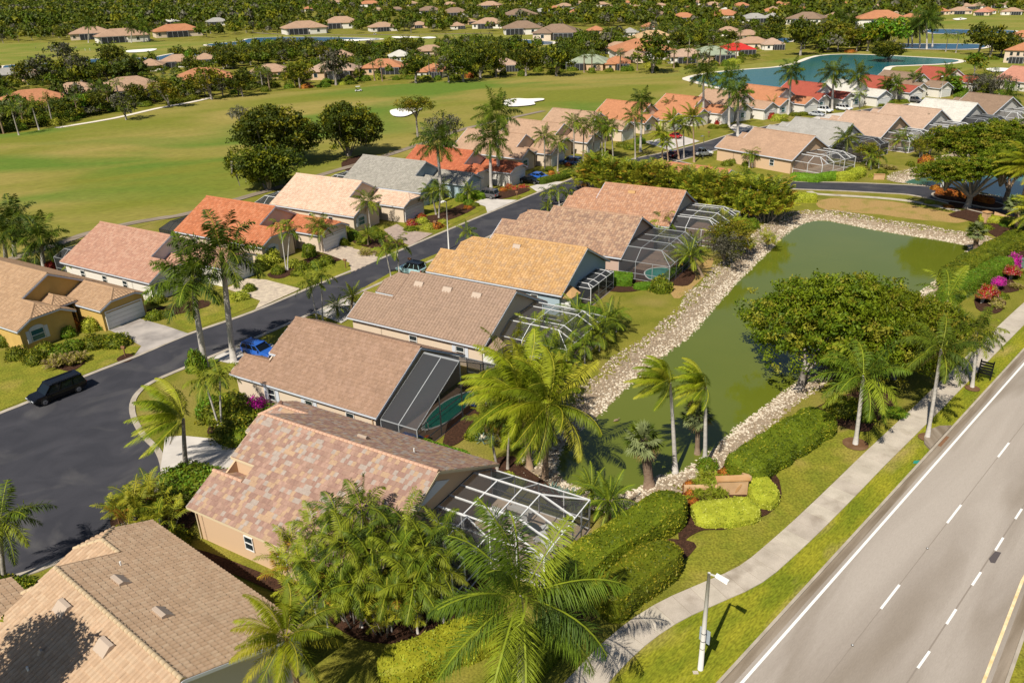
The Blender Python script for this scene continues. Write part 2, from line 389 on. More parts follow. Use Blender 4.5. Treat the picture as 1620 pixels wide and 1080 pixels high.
# far water, fairways, sand
def fsheet(name, P, z, m, sm=3): return sheet(name, smooth_poly(px(P), sm) if sm else px(P), z, m)
fsheet('fairway', [(-150,215),(0,213),(80,203),(190,182),(330,159),(420,150),(500,143),(560,139),(700,129),(800,125),(860,120),(1000,117),(1075,115),(1095,125),(1160,140),(1130,150),
                   (1000,175),(860,195),(700,232),(600,262),(480,290),(330,330),(180,370),(60,400),(-150,460)], .02, 'fairway')
fsheet('fairway', [(-60,71),(100,68),(200,65),(330,66),(410,56),(480,56),(560,57),(700,54),(850,57),(905,62),(860,64),(780,62),(700,74),(560,77),(420,72),(380,74),(300,83),(160,93),(60,100),(-60,107)], .02, 'fairgreen')
fsheet('fairway', [(1075,107),(1140,107),(1215,98),(1290,86),(1360,80),(1480,82),(1560,88),(1700,92),(1700,112),(1560,108),(1500,118),(1440,112),(1330,112),(1200,135),(1100,128)], .02, 'fairgreen')
fsheet('fairway', [(1210,41),(1400,41),(1500,24),(1700,20),(1700,72),(1560,71),(1470,70),(1440,56),(1300,53),(1210,46)], .025, 'fairgreen', 0)
fsheet('fairway', [(840,60),(900,58),(912,68),(880,74),(840,72)], .03, 'fairgreen', 0)
for nm, P, m, rim in (('lake', [(1091,124),(1129,116),(1180,111),(1232,107),(1261,101),(1298,89),(1357,87),(1463,92),(1516,96),(1496,101),(1433,104),(1400,107),(1385,125),(1300,142),(1200,146),(1140,139),(1105,130)], 'laketeal', 1.7),
             ('lake', [(8,104.5),(60,102),(152,94),(235,92),(278,85),(316,82),(330,84),(290,91),(240,97),(160,103),(60,112),(15,112.5)], 'lake', 1.6),
             ('lake', [(328,71),(377,66.5),(407,60.5),(500,59.5),(580,61),(600,63),(540,66),(410,67.5),(350,74)], 'lake', 1.4),
             ('lake', [(764,65),(810,63),(870,66.5),(872,69),(860,71),(780,68.5)], 'lake', 1.4),
             ('lake', [(1276,46),(1350,46),(1420,47.5),(1400,50),(1280,50)], 'lake', 1.2),
             ('lake', [(1471,47.5),(1540,48),(1602,49.5),(1590,53.5),(1480,54)], 'lake', 1.2),
             ('lake', [(1400,71),(1500,70.5),(1557,72),(1550,77.5),(1500,79),(1420,77)], 'lake', 1.2),
             ('lake', [(1232,62),(1252,62),(1250,67),(1234,67)], 'lake', .8)):
    W = smooth_poly(px(P), 3); dpt = np.mean([p[1] for p in W])
    sheet('shore', expand(W, rim * (1 + dpt / 500)), .05, 'sand'); sheet(nm, W, .10, m)
for P in ([(200,81),(222,79),(248,78),(238,82),(205,84)], [(524,65),(560,63),(595,62.5),(575,65),(548,66.5)], [(620,59),(645,58.5),(666,60),(650,61),(628,61.5)], [(666,60.5),(680,59),(691,60.5),(678,62)],
          [(617,177),(628,174),(650,171),(668,173),(655,180),(640,186),(622,185)], [(798,161),(815,157.5),(835,158),(858,157.5),(860,160),(845,163),(846,167),(820,170),(800,169)],
          [(1507,31),(1520,29.5),(1530,31),(1515,33)], [(1560,110.5),(1580,109),(1605,111),(1600,114),(1570,115)]):
    sheet('sand_bunker', smooth_poly(px(P), 3), .07, 'bunker')
path = smooth_poly(px([(-40,428),(38,404),(94,386),(142,369),(202,355),(253,346),(299,338),(420,303),(540,268),(610,247),(655,232),(740,203),(860,176)]), 4, False)
band('cart_path', offset(path, 1.1), offset(path, -1.1), .12, 'gutter')
path = smooth_poly(px([(90,203),(180,188),(250,172),(300,163),(335,155)]), 3, False)
band('cart_path', offset(path, 1.5), offset(path, -1.0), .13, 'sand')
path = smooth_poly(px([(400,52),(440,54.5),(520,56),(650,55),(780,53)]), 3, False)
band('cart_path', offset(path, 2), offset(path, -2), .16, 'gutter')
path = smooth_poly(px([(1180,283),(1220,288)]), 1, False)

# residential street and cul-de-sac
SL = smooth_poly(px([(-120,712),(-60,684),(0,656),(50,636),(135,597),(220,564),(300,530),(400,495),(500,453),(600,412),(700,369),(810,323),(880,294),(930,274),(965,262),(1000,252.5),(1060,240),(1115,226),(1164,211),(1215,200),(1290,187),(1380,172),(1480,160)]), 3, False)
SR = smooth_poly(px([(-60,935),(10,913),(60,898),(120,872),(180,838),(225,803),(247,772),(254,745),(245,715),(222,690),(207,662),(205,640),(215,621),(240,603),(300,577),(400,535),(540,474),(678,413),(740,388),(810,357.5),(870,331),(905,314),(935,300),(975,281),(1010,271),(1060,258),(1115,242),(1175,226),(1225,214),(1300,200),(1400,184),(1500,170)]), 3, False)
ST = SL + SR[::-1]
sheet('street', ST, .035, 'asphalt')
kl = offset(SL, .55); band('kerb', kl, SL, .085, 'kerb', thick=.09)
kr = offset(SR, -.55); band('kerb', SR, kr, .085, 'kerb', thick=.09)
EU = smooth_poly(px([(1040,247),(1100,262),(1160,276),(1240,287),(1330,289.5),(1400,292),(1478,296.5),(1540,306),(1600,317),(1720,343)]), 3, False)
EL = smooth_poly(px([(1020,262),(1080,276),(1150,291),(1225,297),(1270,299.5),(1336,302),(1400,305.5),(1438,308),(1488,318),(1539,333),(1600,346),(1720,372)]), 3, False)
sheet('street', EU + EL[::-1], .045, 'asphalt')
band('kerb', offset(EU, .45), EU, .09, 'kerb', thick=.09); band('kerb', EL, offset(EL, -.45), .09, 'kerb', thick=.09)
isl = smooth_poly(px([(1473,309),(1480,305),(1510,306),(1560,316),(1590,325),(1585,331),(1560,330),(1520,322),(1485,316)]), 3)
sheet('traffic_island', isl, .16, 'kerb', thick=.12); sheet('island_soil', expand(isl, -.35), .175, 'mulch')
# inner footpath beside the entry road
fp = smooth_poly(px([(1280,303),(1293,307),(1340,310),(1387,313),(1420,316),(1450,320),(1500,330),(1544,341)]), 3, False)
band('footpath', offset(fp, .6), offset(fp, -.6), .06, 'concrete', thick=.05)
sheet('dry_grass', smooth_poly(px([(1293,319),(1331,313),(1412,319),(1463,329),(1539,344),(1520,352),(1501,352),(1438,346),(1387,339),(1306,332)]), 3), .012, 'dry')
sheet('dry_grass', smooth_poly(px([(1063,455),(1105,420),(1128,408),(1120,430),(1075,472)]), 3), .012, 'dry')

# the highway
W0 = at(1412, 810); HA = R(44.23); hd = Vector((math.cos(HA), math.sin(HA), 0)); hn = Vector((math.sin(HA), -math.cos(HA), 0))
def hp(s, o): p = W0 + hd * s + hn * o; return (p.x, p.y)
S0, S1 = -45, 420
yA, yB = at(1555.5, 1080), at(1620, 911); yd = (yB - yA).normalized(); yn = Vector((yd.y, -yd.x, 0))
def yp(s, o): p = yA + yd * s + yn * o; return (p.x, p.y)
ye = [yp(-25, .35), yp(11, .35)] ; ye2 = [hp(20, 9.7), hp(60, 9.9), hp(S1, 9.9)]
sheet('highway', [hp(S0, -.32), hp(S1, -.32)] + ye2[::-1] + ye[::-1], .03, 'highway')
band('gutter', [hp(S0, -.85), hp(S1, -.85)], [hp(S0, -.32), hp(S1, -.32)], .036, 'gutter')
for k in range(36):                          # kerb stones laid end to end along the verge
    s = -24 + k * 3.0; b = MB()
    b.prism([(*hp(s, -1.05), 0), (*hp(s + 2.97, -1.05), 0), (*hp(s + 2.97, -.85), 0), (*hp(s, -.85), 0)], (0, 0, .14), 'kerb')
    if k == 0: kroot = tag(empty('highway_kerb', (0, 0, 0)), kind='structure')
    b.build('kerb_stone', kroot)
band('kerb', [hp(84, -1.05), hp(S1, -1.05)], [hp(84, -.85), hp(S1, -.85)], .14, 'kerb', thick=.14)
mk = tag(empty('road_markings', (0, 0, 0)), kind='structure')
band('edge_line', [hp(S0, -.08), hp(S1, -.08)], [hp(S0, .10), hp(S1, .10)], .040, 'paint', mk)
band('yellow_line', [yp(-25, -.09), yp(11, -.09)] + [hp(20, 9.2), hp(S1, 9.4)], [yp(-25, .09), yp(11, .09)] + [hp(20, 9.4), hp(S1, 9.6)], .040, 'yellowpaint', mk)
g1 = at(1393.5, 963) - W0; s1, o1 = g1.dot(hd), g1.dot(hn)
for k in range(-2, 8):
    s = s1 + k * 12.19; band('lane_dash', [hp(s, o1 - .08), hp(s + 3.08, o1 - .08)], [hp(s, o1 + .08), hp(s + 3.08, o1 + .08)], .040, 'paint', mk)
band('road_seam', [hp(-30, o1 - .03), hp(120, o1 - .03)], [hp(-30, o1 + .02), hp(120, o1 + .02)], .034, 'seam')
band('road_seam', [hp(-30, 6.93), hp(60, 6.93)], [hp(-30, 7.02), hp(60, 7.02)], .034, 'seam')
for a, b in (((1451.7,1056.8),(1470.5,1030)), ((1497.3,987.2),(1512.5,963.6)), ((1537.8,925.9),(1551.6,905)), ((1574.5,870.7),(1587,850.5)), ((1606,821),(1616.5,805)), ((1630,784),(1639,770))):
    A, B = at(*a), at(*b); u = (B - A).normalized(); q = Vector((u.y, -u.x, 0)) * .075
    band('lane_dash', [(A - q)[:2], (B - q)[:2]], [(A + q)[:2], (B + q)[:2]], .040, 'paint', mk)
sheet('road_patch', px([(1564,884),(1574,872),(1584,874),(1574,891),(1567,890)]), .038, 'patch')
md = [yp(-25, .35), yp(11, .35)]; band('gutter', md, [yp(-25, .95), yp(11, .95)], .036, 'gutter')
band('kerb', [yp(-25, .95), yp(11, .95)], [yp(-25, 1.15), yp(11, 1.15)], .14, 'kerb', thick=.14)
sheet('median_lawn', [yp(-25, 1.15), yp(11, 1.15), yp(11, 9), yp(-25, 9)], .02, 'lawn')
for a in ((1467, 867), (1348.5, 1020)):
    p = at(*a, .04); b = MB(); b.prism([(p.x + .09 * math.cos(t), p.y + .09 * math.sin(t), .04) for t in [i * .785 for i in range(8)]], (0, 0, .03), 'black')
    b.prism([(p.x - .05, p.y - .05, .07), (p.x + .05, p.y - .05, .07), (p.x + .05, p.y + .03, .07), (p.x - .05, p.y + .03, .07)], (0, 0, .012), 'white')
    tag(b.build('road_stud'), 'small dark reflector stud on the pale road ' + ('between two lane dashes, upper one' if a[0] > 1400 else 'below the lowest full lane dash'), 'road stud')
# storm drain inlet
dr = empty('storm_drain', at(1492, 695), HA, 'brown stained concrete storm drain inlet set in the highway kerb', 'drain')
b = MB(); b.prism([(-2.6, .2, .0), (-1.9, .95, 0), (-.8, 1.35, 0), (.6, 1.4, 0), (1.9, 1.0, 0), (2.7, .2, 0)], (0, 0, .2), 'gutter'); b.build('hood', dr)
b = MB(); b.box(-1.4, .7, -.28, .19, .02, .06, 'signbrown'); b.build('inlet_opening', dr)  # flat brown slab standing in for the opening of the inlet
sheet('utility_cover', px([(1446,729),(1455,728),(1453,733.5),(1444,733)]), .03, 'pool')

# highway footpath: slab by slab
LB = px([(893.6,1080),(936.7,1030),(975,998),(1012.6,972),(1045,952),(1076,939),(1118,919),(1162,900),(1188,886),(1210,868),(1242,840),(1273,810),(1310,774),(1352,735),(1400,690),(1448,646),(1511,583),(1560,537),(1620,480),(1680,430)])
RB = px([(962,1080),(1000,1043),(1035,1010),(1062,990),(1090,975),(1111,964),(1150,949),(1180,936),(1210,916),(1247,884),(1286,848),(1326,810),(1368,768),(1412.5,720),(1456,677),(1501,631),(1548,585),(1592,540),(1650,484),(1710,435)])
e0 = Vector(LB[0]) - (Vector(LB[1]) - Vector(LB[0])) * 2.2; e1 = Vector(RB[0]) - (Vector(RB[1]) - Vector(RB[0])) * 2.2
LB = smooth_poly([tuple(e0)] + LB, 6, False); RB = smooth_poly([tuple(e1)] + RB, 6, False)
cen = [((a[0] + b[0]) / 2, (a[1] + b[1]) / 2) for a, b in zip(LB, RB)]; cen = resample(cen, 1.52)
sw = tag(empty('sidewalk', (0, 0, 0)), kind='structure'); SWL = offset(cen, 1.02); SWR = offset(cen, -1.02)
for i in range(len(cen) - 1):
    def gp(P, t): return (P[i][0] + (P[i + 1][0] - P[i][0]) * t, P[i][1] + (P[i + 1][1] - P[i][1]) * t)
    a, b_, c, d = gp(SWL, .012), gp(SWL, .988), gp(SWR, .988), gp(SWR, .012); m = MB(); dz = rng.uniform(-.004, .004)
    m.prism([(*a, 0), (*b_, 0), (*c, 0), (*d, 0)], (0, 0, .075 + dz), 'concrete'); m.build('slab', sw)
verge = [p for p in SWR] + [hp(s, -1.05) for s in (70, -45)]
sheet('verge', [q for q in SWR if (Vector((*q, 0)) - W0).dot(hd) < 66] + [hp(66, -1.05), hp(S0, -1.05)], .014, 'verge')
sheet('lawn', smooth_poly(px([(1076,862),(1092,850),(1150,838),(1215,820),(1228,790),(1222,760),(1270,705),(1330,684),(1420,655),(1450,640),(1350,733),(1273,806),(1212,864),(1160,896),(1080,934)]), 2), .012, 'lawn')
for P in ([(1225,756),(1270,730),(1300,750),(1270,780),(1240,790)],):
    sheet('yellow_lawn', smooth_poly(px(P), 3), .016, 'verge')  # patch of yellower grass in the verge material
# lawns and driveways of the street
for P in ([(500,498),(620,430),(700,398),(720,400),(560,500)],): sheet('lawn', px(P), .012, 'lawn')
for P in ([(0,575),(40,560),(200,548),(222,548),(213,562),(135,592),(0,650)], [(420,445),(520,408),(590,402),(555,416),(555,432),(480,456)],
          [(740,350),(800,320),(842,300),(850,303),(790,328)], [(610,330),(730,300),(768,330),(690,368),(640,360)], [(262,500),(330,480),(400,472),(412,480),(300,526)]):
    sheet('lawn', px(P), .012, 'lawn')
DR = [('drivegrey', [(174,523),(222,505),(262,516),(300,529),(213,563),(224,548),(197,533)]), ('paver', [(358,457),(388,441),(420,443),(476,457.5),(404,490),(412,476)]), ('paver', [(508,399),(534,389),(590,400),(597,412),(556,431),(553,416)]),
      ('paver', [(607,364),(628,355),(645,365),(685,370),(649,389),(622,378)]), ('drivewhite', [(750,321),(772,312),(790,316),(818,317),(771,337),(768,327)]), ('drivewhite', [(838,296),(864,288),(892,288),(850,304)]),
      ('drivewhite', [(1018,225),(1040,221),(1080,216),(1107,224),(1058,238),(1040,232)]), ('drivewhite', [(1150,199),(1172,196),(1200,202),(1166,212)]),
      ('drivewhite', [(262,692),(290,690),(380,699),(380,744),(338,748),(262,756),(254,742)]), ('drivewhite', [(332,568),(372,551),(432,545),(440,562),(392,582)]),
      ('drivewhite', [(498,495),(548,473),(580,488),(540,512)]), ('drivewhite', [(612,450),(650,432),(672,442),(640,458)]), ('drivewhite', [(708,402),(756,381),(782,388),(735,412)]), ('drivewhite', [(820,352),(848,340),(862,345),(836,362)]),
      ('drivewhite', [(915,310),(945,296),(958,300),(930,318)]), ('drivewhite', [(1278,190),(1300,182),(1340,178),(1330,188)])]
for m, P in DR: sheet('driveway', px(P), .055, m, thick=.04)
def paving(P, nx_=.62, ny_=.42, lim=300):
    """separate paving stones on the one driveway near enough to show them"""
    W = px(P); A = np.array(W); o = Vector(W[0]); ang = R(-31)
    root = tag(empty('paved_driveway', (W[0][0], W[0][1], .055), ang), kind='structure'); me = []
    for k in range(3):
        b = MB(); b.box(.02, nx_ - .02, .02, ny_ - .02, 0, .022 + .004 * k, 'paver'); me.append(b.mesh('paving_stone'))
    c, s = math.cos(ang), math.sin(ang); n = 0
    for i in range(-40, 40):
        for j in range(-40, 40):
            x = i * nx_ + (j % 2) * nx_ / 2; y = j * ny_; wx, wy = W[0][0] + x * c - y * s, W[0][1] + x * s + y * c
            cx, cy_ = wx + .3 * c, wy + .3 * s
            if inpoly(np.array([cx]), np.array([cy_]), W)[0] and n < lim: link('paving_stone', me[n % 3], root, (x, y, 0)); n += 1
paving([(508,399),(534,389),(590,400),(597,412),(556,431),(553,416)], .75, .5)
# mulch beds
for P in ([(1150,772),(1210,749),(1235,718),(1262,693),(1319,673),(1345,680),(1375,683),(1386,668),(1420,650),(1400,620),(1320,630),(1150,730)],
          [(1541,478),(1559,496),(1582,494),(1592,478),(1574,467),(1612,460),(1604,446),(1600,435),(1645,408),(1620,395),(1560,425)],
          [(1080,775),(1074,858),(1091,849),(1114,839),(1160,835),(1232,800),(1222,745),(1150,740)],
          [(870,915),(930,985),(1090,880),(1085,855),(1000,860)], [(782,728),(812,722),(830,740),(872,770),(900,800),(880,806),(845,778),(800,752)], [(776,738),(800,733),(818,744),(800,752),(782,749)],
          [(475,905),(520,835),(600,805),(690,805),(760,880),(740,970),(650,1015),(560,1010),(500,960)], [(278,866),(330,874),(462,928),(455,945),(392,918),(300,880)],
          [(400,545),(450,560),(500,620),(440,640),(390,620)], [(735,605),(760,595),(770,640),(740,690),(700,703)], [(330,690),(372,690),(440,640),(400,640),(340,665)],
          [(185,850),(180,810),(240,760),(330,740),(350,760),(290,850),(250,870)], [(60,574),(100,562),(135,568),(128,580),(110,588),(80,580)], [(185,568),(200,560),(212,563),(205,572),(190,574)],
          [(228,495),(245,488),(320,475),(330,485),(270,500),(235,504)], [(430,430),(520,400),(540,412),(480,425),(450,440),(430,440)], [(560,370),(600,378),(640,385),(612,396),(560,385)], [(640,345),(690,340),(740,320),(752,330),(700,352),(650,356)],
          [(945,440),(1000,425),(1050,445),(1000,462),(950,458)], [(1058,440),(1080,425),(1100,435),(1088,452),(1060,450)], [(1000,440),(1060,455),(1056,462),(1000,452)],
          [(1500,340),(1560,330),(1640,360),(1620,380),(1580,378),(1540,352)], [(540,258),(580,245),(620,262),(560,275)], [(785,305),(830,298),(836,303),(790,316)],
          [(1540,300),(1545,322),(1520,330),(1500,322)]):
    sheet('mulch_bed', smooth_poly(px(P), 3), .022, 'mulch')
for a in ((1353,703,1.1), (1467,693,.8), (1538,615,.7)):
    p = at(a[0], a[1]); sheet('mulch_bed', [(p.x + a[2] * math.cos(t * .5236), p.y + a[2] * math.sin(t * .5236)) for t in range(12)], .026, 'mulchfar')
# ---------------------------------------------------------------- houses
LANDMARKS = []            # (x, y, phrase) used when the plants are described
FOOT = []                 # (x, y, radius) ground taken by buildings
def roofmats(name, cols):
    r = []
    for i, c in enumerate(cols): mat(f'{name}{i}', c, tuple(k * .86 for k in c), scale=3, rough=.8, spec=.2, fine=.08, fscale=7, col3=tuple(k * .80 for k in c), scale3=.45, c3=(.50, .85)); r.append(f'{name}{i}')
    return r
def roofplane_mat(name, c):    # far roofs: the tile courses are too small to be geometry there
    return mat(name, c, tuple(k * .82 for k in c), scale=2.2, rough=.85, spec=.2, col3=tuple(k * .8 for k in c), scale3=.5, fine=.14, fscale=5)
def tiles(P0, eu, es, poly, tw, th, arch, mats, seed, lift=.042, stag=1):
    """curved roof tiles covering the polygon poly=(a,b) of the plane P0 + a*eu + b*es, trimmed at its edges; returns verts, faces, material index, centres"""
    r = np.random.default_rng(seed); P0, eu, es = map(lambda q: np.array(q, float), (P0, eu, es)); nn = np.cross(eu, es); nn /= np.linalg.norm(nn)
    if nn[2] < 0: nn = -nn
    A = np.array(poly); b0, b1 = A[:, 1].min(), A[:, 1].max(); T = []; n = len(poly)
    for j in range(int((b1 - b0) / th) + 1):
        b = b0 + j * th; bc = min(b + th * .5, b1 - .03); X = []
        for i in range(n):
            (x1, y1), (x2, y2) = poly[i], poly[(i + 1) % n]
            if (y1 > bc) != (y2 > bc): X.append(x1 + (x2 - x1) * (bc - y1) / (y2 - y1))
        X.sort()
        for k in range(0, len(X) - 1, 2):
            L, Rr = X[k], X[k + 1]; st = math.floor(L / tw) * tw - (j % 2) * stag * tw / 2; q = st
            while q < Rr:
                l, rr = max(q, L), min(q + tw, Rr)
                if rr - l > .07: T.append((l, rr, b, min(b + th, b1)))
                q += tw
    T = np.array(T).reshape(-1, 4); n = len(T)
    us = np.array([0, .2, .5, .8, 1.0]); hs = np.array([0, .8, 1, .8, 0]) * arch
    m = len(us); jit = r.normal(0, .005, n)
    def row(bb, hh): return (P0 + (T[:, 0, None] + us[None] * (T[:, 1] - T[:, 0])[:, None])[..., None] * eu + bb[:, None, None] * es + (hh + jit[:, None])[..., None] * nn)
    lo = row(T[:, 2] - .03, np.broadcast_to(hs + lift, (n, m))); hi = row(T[:, 3], np.broadcast_to(hs + .012, (n, m))); lip = row(T[:, 2] - .03, np.broadcast_to(hs * 0 + .0, (n, m)))
    V = np.concatenate([lip, lo, hi], 1).reshape(-1, 3); F = []
    for q in range(m - 1): F += [[q, q + 1, m + q + 1, m + q], [m + q, m + q + 1, 2 * m + q + 1, 2 * m + q]]
    F = (np.array(F)[None] + (np.arange(n) * 3 * m)[:, None, None]).reshape(-1, 4); mi = r.integers(0, len(mats), n)
    return V, F, np.repeat(mi, (m - 1) * 2), mi, lo.mean(1), 3 * m
class House:
    def __init__(s, name, rear, front, vf, label, lm, wall='white', roof=None, tile=None, half=7.3, ze=2.9, zr=6.8, L=None, ang=None, trim='trimwhite', slab='fasciabrown'):
        a, b = at(*rear, zr), at(*front, zr); d = (b - a); s.L = L or d.length; an = math.atan2(d.y, d.x) if ang is None else R(ang)
        s.root = empty(name, (a.x, a.y, 0), an, label, 'house'); s.vf = vf; s.wall = wall; s.roofm = roof; s.tile = tile; s.h = half; s.ze = ze; s.zr = zr; s.p = (zr - ze) / half; s.trim = trim
        s.mw = Matrix.Translation((a.x, a.y, 0)) @ Matrix.Rotation(an, 4, 'Z'); s.n = 0; s.fascia = MB(vf); s.caps = MB(vf); s.walls = MB(vf); s.lm = lm; s.planes = MB(vf); s.tv = []; s.capline = []
        c = s.w(s.L / 2, 0); LANDMARKS.append((c.x, c.y, lm))
        for t in (1, s.L / 2, s.L - 1):
            for u in (-3.6, 3.6): c = s.w(t, u); FOOT.append((c.x, c.y, 5.2))
        s.roofroot = None; s.doors = []; s.wins = []
    def w(s, x, y, z=0): return s.mw @ Vector((x, y * s.vf, z))
    def plane(s, pts, th=.10, eave=None):
        """a roof slope: 3D polygon, first edge = eave"""
        s.planes.prism(pts, (0, 0, -th), s.roofm)
        if s.tile:
            p = [Vector((q[0], q[1] * s.vf, q[2])) for q in pts]; eu = (p[1] - p[0]).normalized(); nn = Vector((0, 0, 0))
            for i in range(len(p)): nn += p[i].cross(p[(i + 1) % len(p)])
            nn.normalize(); nn = nn if nn.z > 0 else -nn; es = nn.cross(eu); es = es if es.z > 0 else -es
            poly = [((q - p[0]).dot(eu), (q - p[0]).dot(es)) for q in p]
            s.tv.append((p[0] + nn * .01, eu, es, poly))
        return s
    def cap(s, a, b, fas=False):
        s.capline.append((a, b))
    def fas(s, a, b): s.fascia.bar((a[0], a[1], a[2] - .11), (b[0], b[1], b[2] - .11), .07, .2, s.trim)
    def gablewall(s, x, y0, y1, yr, zr, ze, t=.15, m=None):
        s.walls.prism([(x, y0, 0), (x, y1, 0), (x, y1, ze), (x, yr, zr), (x, y0, ze)], (t, 0, 0), m or s.wall)
    def wallbox(s, x0, x1, y0, y1, z=None):
        z = z or s.ze - .12; t = .15
        s.walls.box(x0, x1, y0, y0 + t, 0, z, s.wall); s.walls.box(x0, x1, y1 - t, y1, 0, z, s.wall)
        s.walls.box(x0, x0 + t, y0 + t, y1 - t, 0, z, s.wall); s.walls.box(x1 - t, x1, y0 + t, y1 - t, 0, z, s.wall)
    def window(s, x, y, z, wd, ht, axis='x', out=-1, glass='glass', arch=False, shutters=False, frame='white'):
        """window set on a wall; axis = the direction it runs in, out = which way it faces"""
        o = out * .03; b = MB(s.vf); g = MB(s.vf); t = .07
        def bx(mb, u0, u1, z0, z1, d0, d1, m):
            if axis == 'x': mb.box(x + u0, x + u1, y + min(out * d0, out * d1), y + max(out * d0, out * d1), z0, z1, m)
            else: mb.box(x + min(out * d0, out * d1), x + max(out * d0, out * d1), y + u0, y + u1, z0, z1, m)
        bx(b, 0, wd, z, z + t, .01, .09, frame); bx(b, 0, wd, z + ht - t, z + ht, .01, .09, frame); bx(b, 0, t, z + t, z + ht - t, .01, .09, frame); bx(b, wd - t, wd, z + t, z + ht - t, .01, .09, frame)
        bx(b, t, wd - t, z + ht / 2 - .03, z + ht / 2 + .03, .015, .08, frame)
        if shutters: bx(b, -.5, -.06, z - .05, z + ht + .05, .01, .07, s.trim); bx(b, wd + .06, wd + .5, z - .05, z + ht + .05, .01, .07, s.trim)
        if arch:
            n = 9; pt = [(wd / 2 - (wd / 2 + .1) * math.cos(math.pi * k / (n - 1)), z + ht + .02 + .45 * math.sin(math.pi * k / (n - 1))) for k in range(n)]
            P = [(x + a, y + out * .01, c) if axis == 'x' else (x + out * .01, y + a, c) for a, c in pt]; b.prism(P, (0, out * .07, 0) if axis == 'x' else (out * .07, 0, 0), s.trim)
        w_ = b.build('window', s.root); bx(g, t, wd - t, z + t, z + ht / 2 - .03, .01, .04, glass); g.build('pane', w_)
        g = MB(s.vf); bx(g, t, wd - t, z + ht / 2 + .03, z + ht - t, .01, .03, glass); g.build('pane', w_)
    def door(s, x, y, wd, ht, axis='y', out=1, m='white', name='garage_door', panels=4):
        b = MB(s.vf)
        for k in range(panels):
            z0, z1 = ht * k / panels + .02, ht * (k + 1) / panels - .01
            if axis == 'y': b.box(x + out * .01, x + out * .07, y, y + wd, z0, z1, m)
            else: b.box(x, x + wd, y + min(out * .01, out * .07), y + max(out * .01, out * .07), z0, z1, m)
        b.build(name, s.root)
    def halfhip(s, x0, x1, yc, hw, zr, ze, clip, mid=None, front_wall=True):
        """gable block along x with ridge at yc, front end at x1 clipped; clip = how far down the end is hipped (0..1)"""
        q = hw * clip; zq = zr - (zr - ze) * clip; r = q * 1.0 if clip else 0
        s.plane([(x0, yc - hw, ze), (x1, yc - hw, ze)] + ([(x1, yc - q, zq)] if clip else []) + [(x1 - r, yc, zr), (x0, yc, zr)])
        s.plane([(x1, yc + hw, ze), (x0, yc + hw, ze), (x0, yc, zr), (x1 - r, yc, zr)] + ([(x1, yc + q, zq)] if clip else []))
        if clip: s.plane([(x1, yc - q, zq), (x1, yc + q, zq), (x1 - r, yc, zr)]); s.cap((x1 - r, yc, zr), (x1, yc - q, zq)); s.cap((x1 - r, yc, zr), (x1, yc + q, zq)); s.fas((x1, yc - q, zq), (x1, yc + q, zq))
        s.fas((x1, yc - hw, ze), (x1, yc - q, zq)); s.fas((x1, yc + hw, ze), (x1, yc + q, zq)); s.fas((x0, yc - hw, ze), (x1, yc - hw, ze)); s.fas((x0, yc + hw, ze), (x1, yc + hw, ze))
        s.cap((x0, yc, zr), (x1 - r, yc, zr))
        if front_wall:
            xw = x1 - .45; a = hw - .35
            k = (zr - ze) / hw
            P = [(xw, yc - a, 0), (xw, yc + a, 0), (xw, yc + a, ze - .1), (xw, yc + q, zq - .1)] + ([(xw, yc - q, zq - .1)] if clip else []) + [(xw, yc - a, ze - .1)]
            s.walls.prism(P, (-.15, 0, 0), s.wall)
            s.walls.box(x0, xw - .15, yc - a, yc - a + .15, 0, ze - .12, s.wall); s.walls.box(x0, xw - .15, yc + a - .15, yc + a, 0, ze - .12, s.wall)
    def main(s, Ln=4.5, g=3.6, notch=0, vn=3.4, Lg=8.0, gh=3.3, near_clip=0.0, gclip=.45, entry=True, gdoor=True):
        h, L, ze, zr, p = s.h, s.L, s.ze, s.zr, s.p; z = lambda y: zr - abs(y) * p; ov = .5
        pts = [(-ov, -h, ze), (L + Ln, -h, ze)]; r = 0
        if near_clip: q = (h - g) * near_clip; r = q; pts += [(L + Ln, -g - q, z(g + q)), (L + Ln - r, -g, z(g))]
        else: pts += [(L + Ln, -g, z(g))]
        if notch: pts += [(L - notch, -g, z(g)), (L - notch, -vn, z(vn)), (L, -vn, z(vn)), (L, 0, zr), (-ov, 0, zr)]
        else: pts += [(L, -g, z(g)), (L, 0, zr), (-ov, 0, zr)]
        s.plane(pts)
        s.plane([(L, h, ze), (-ov, h, ze), (-ov, 0, zr), (L, 0, zr)]); s.cap((-ov, 0, zr), (L, 0, zr))
        # far slope of the near block
        hb = h - g; y1 = -g + hb; xs0 = L - max(notch, .1)
        s.plane([(L + Ln, y1, ze), (xs0, y1, ze), (xs0, -g, z(g)), (L + Ln - r, -g, z(g))] + ([(L + Ln, -g + q, z(g + q))] if near_clip else [])); s.cap((xs0, -g, z(g)), (L + Ln - r, -g, z(g)))
        if near_clip:
            s.plane([(L + Ln, -g - q, z(g + q)), (L + Ln, -g + q, z(g + q)), (L + Ln - r, -g, z(g))]); s.cap((L + Ln - r, -g, z(g)), (L + Ln, -g - q, z(g + q))); s.cap((L + Ln - r, -g, z(g)), (L + Ln, -g + q, z(g + q))); s.fas((L + Ln, -g - q, z(g + q)), (L + Ln, -g + q, z(g + q)))
            s.fas((L + Ln, -h, ze), (L + Ln, -g - q, z(g + q))); s.fas((L + Ln, y1, ze), (L + Ln, -g + q, z(g + q)))
            zz = z(g + q) - .1; s.walls.prism([(L + Ln - .5, -h + .4, 0), (L + Ln - .5, y1 - .3, 0), (L + Ln - .5, y1 - .3, ze - .1), (L + Ln - .5, -g + q, zz), (L + Ln - .5, -g - q, zz), (L + Ln - .5, -h + .4, ze - .1)], (-.15, 0, 0), s.wall)
        else:
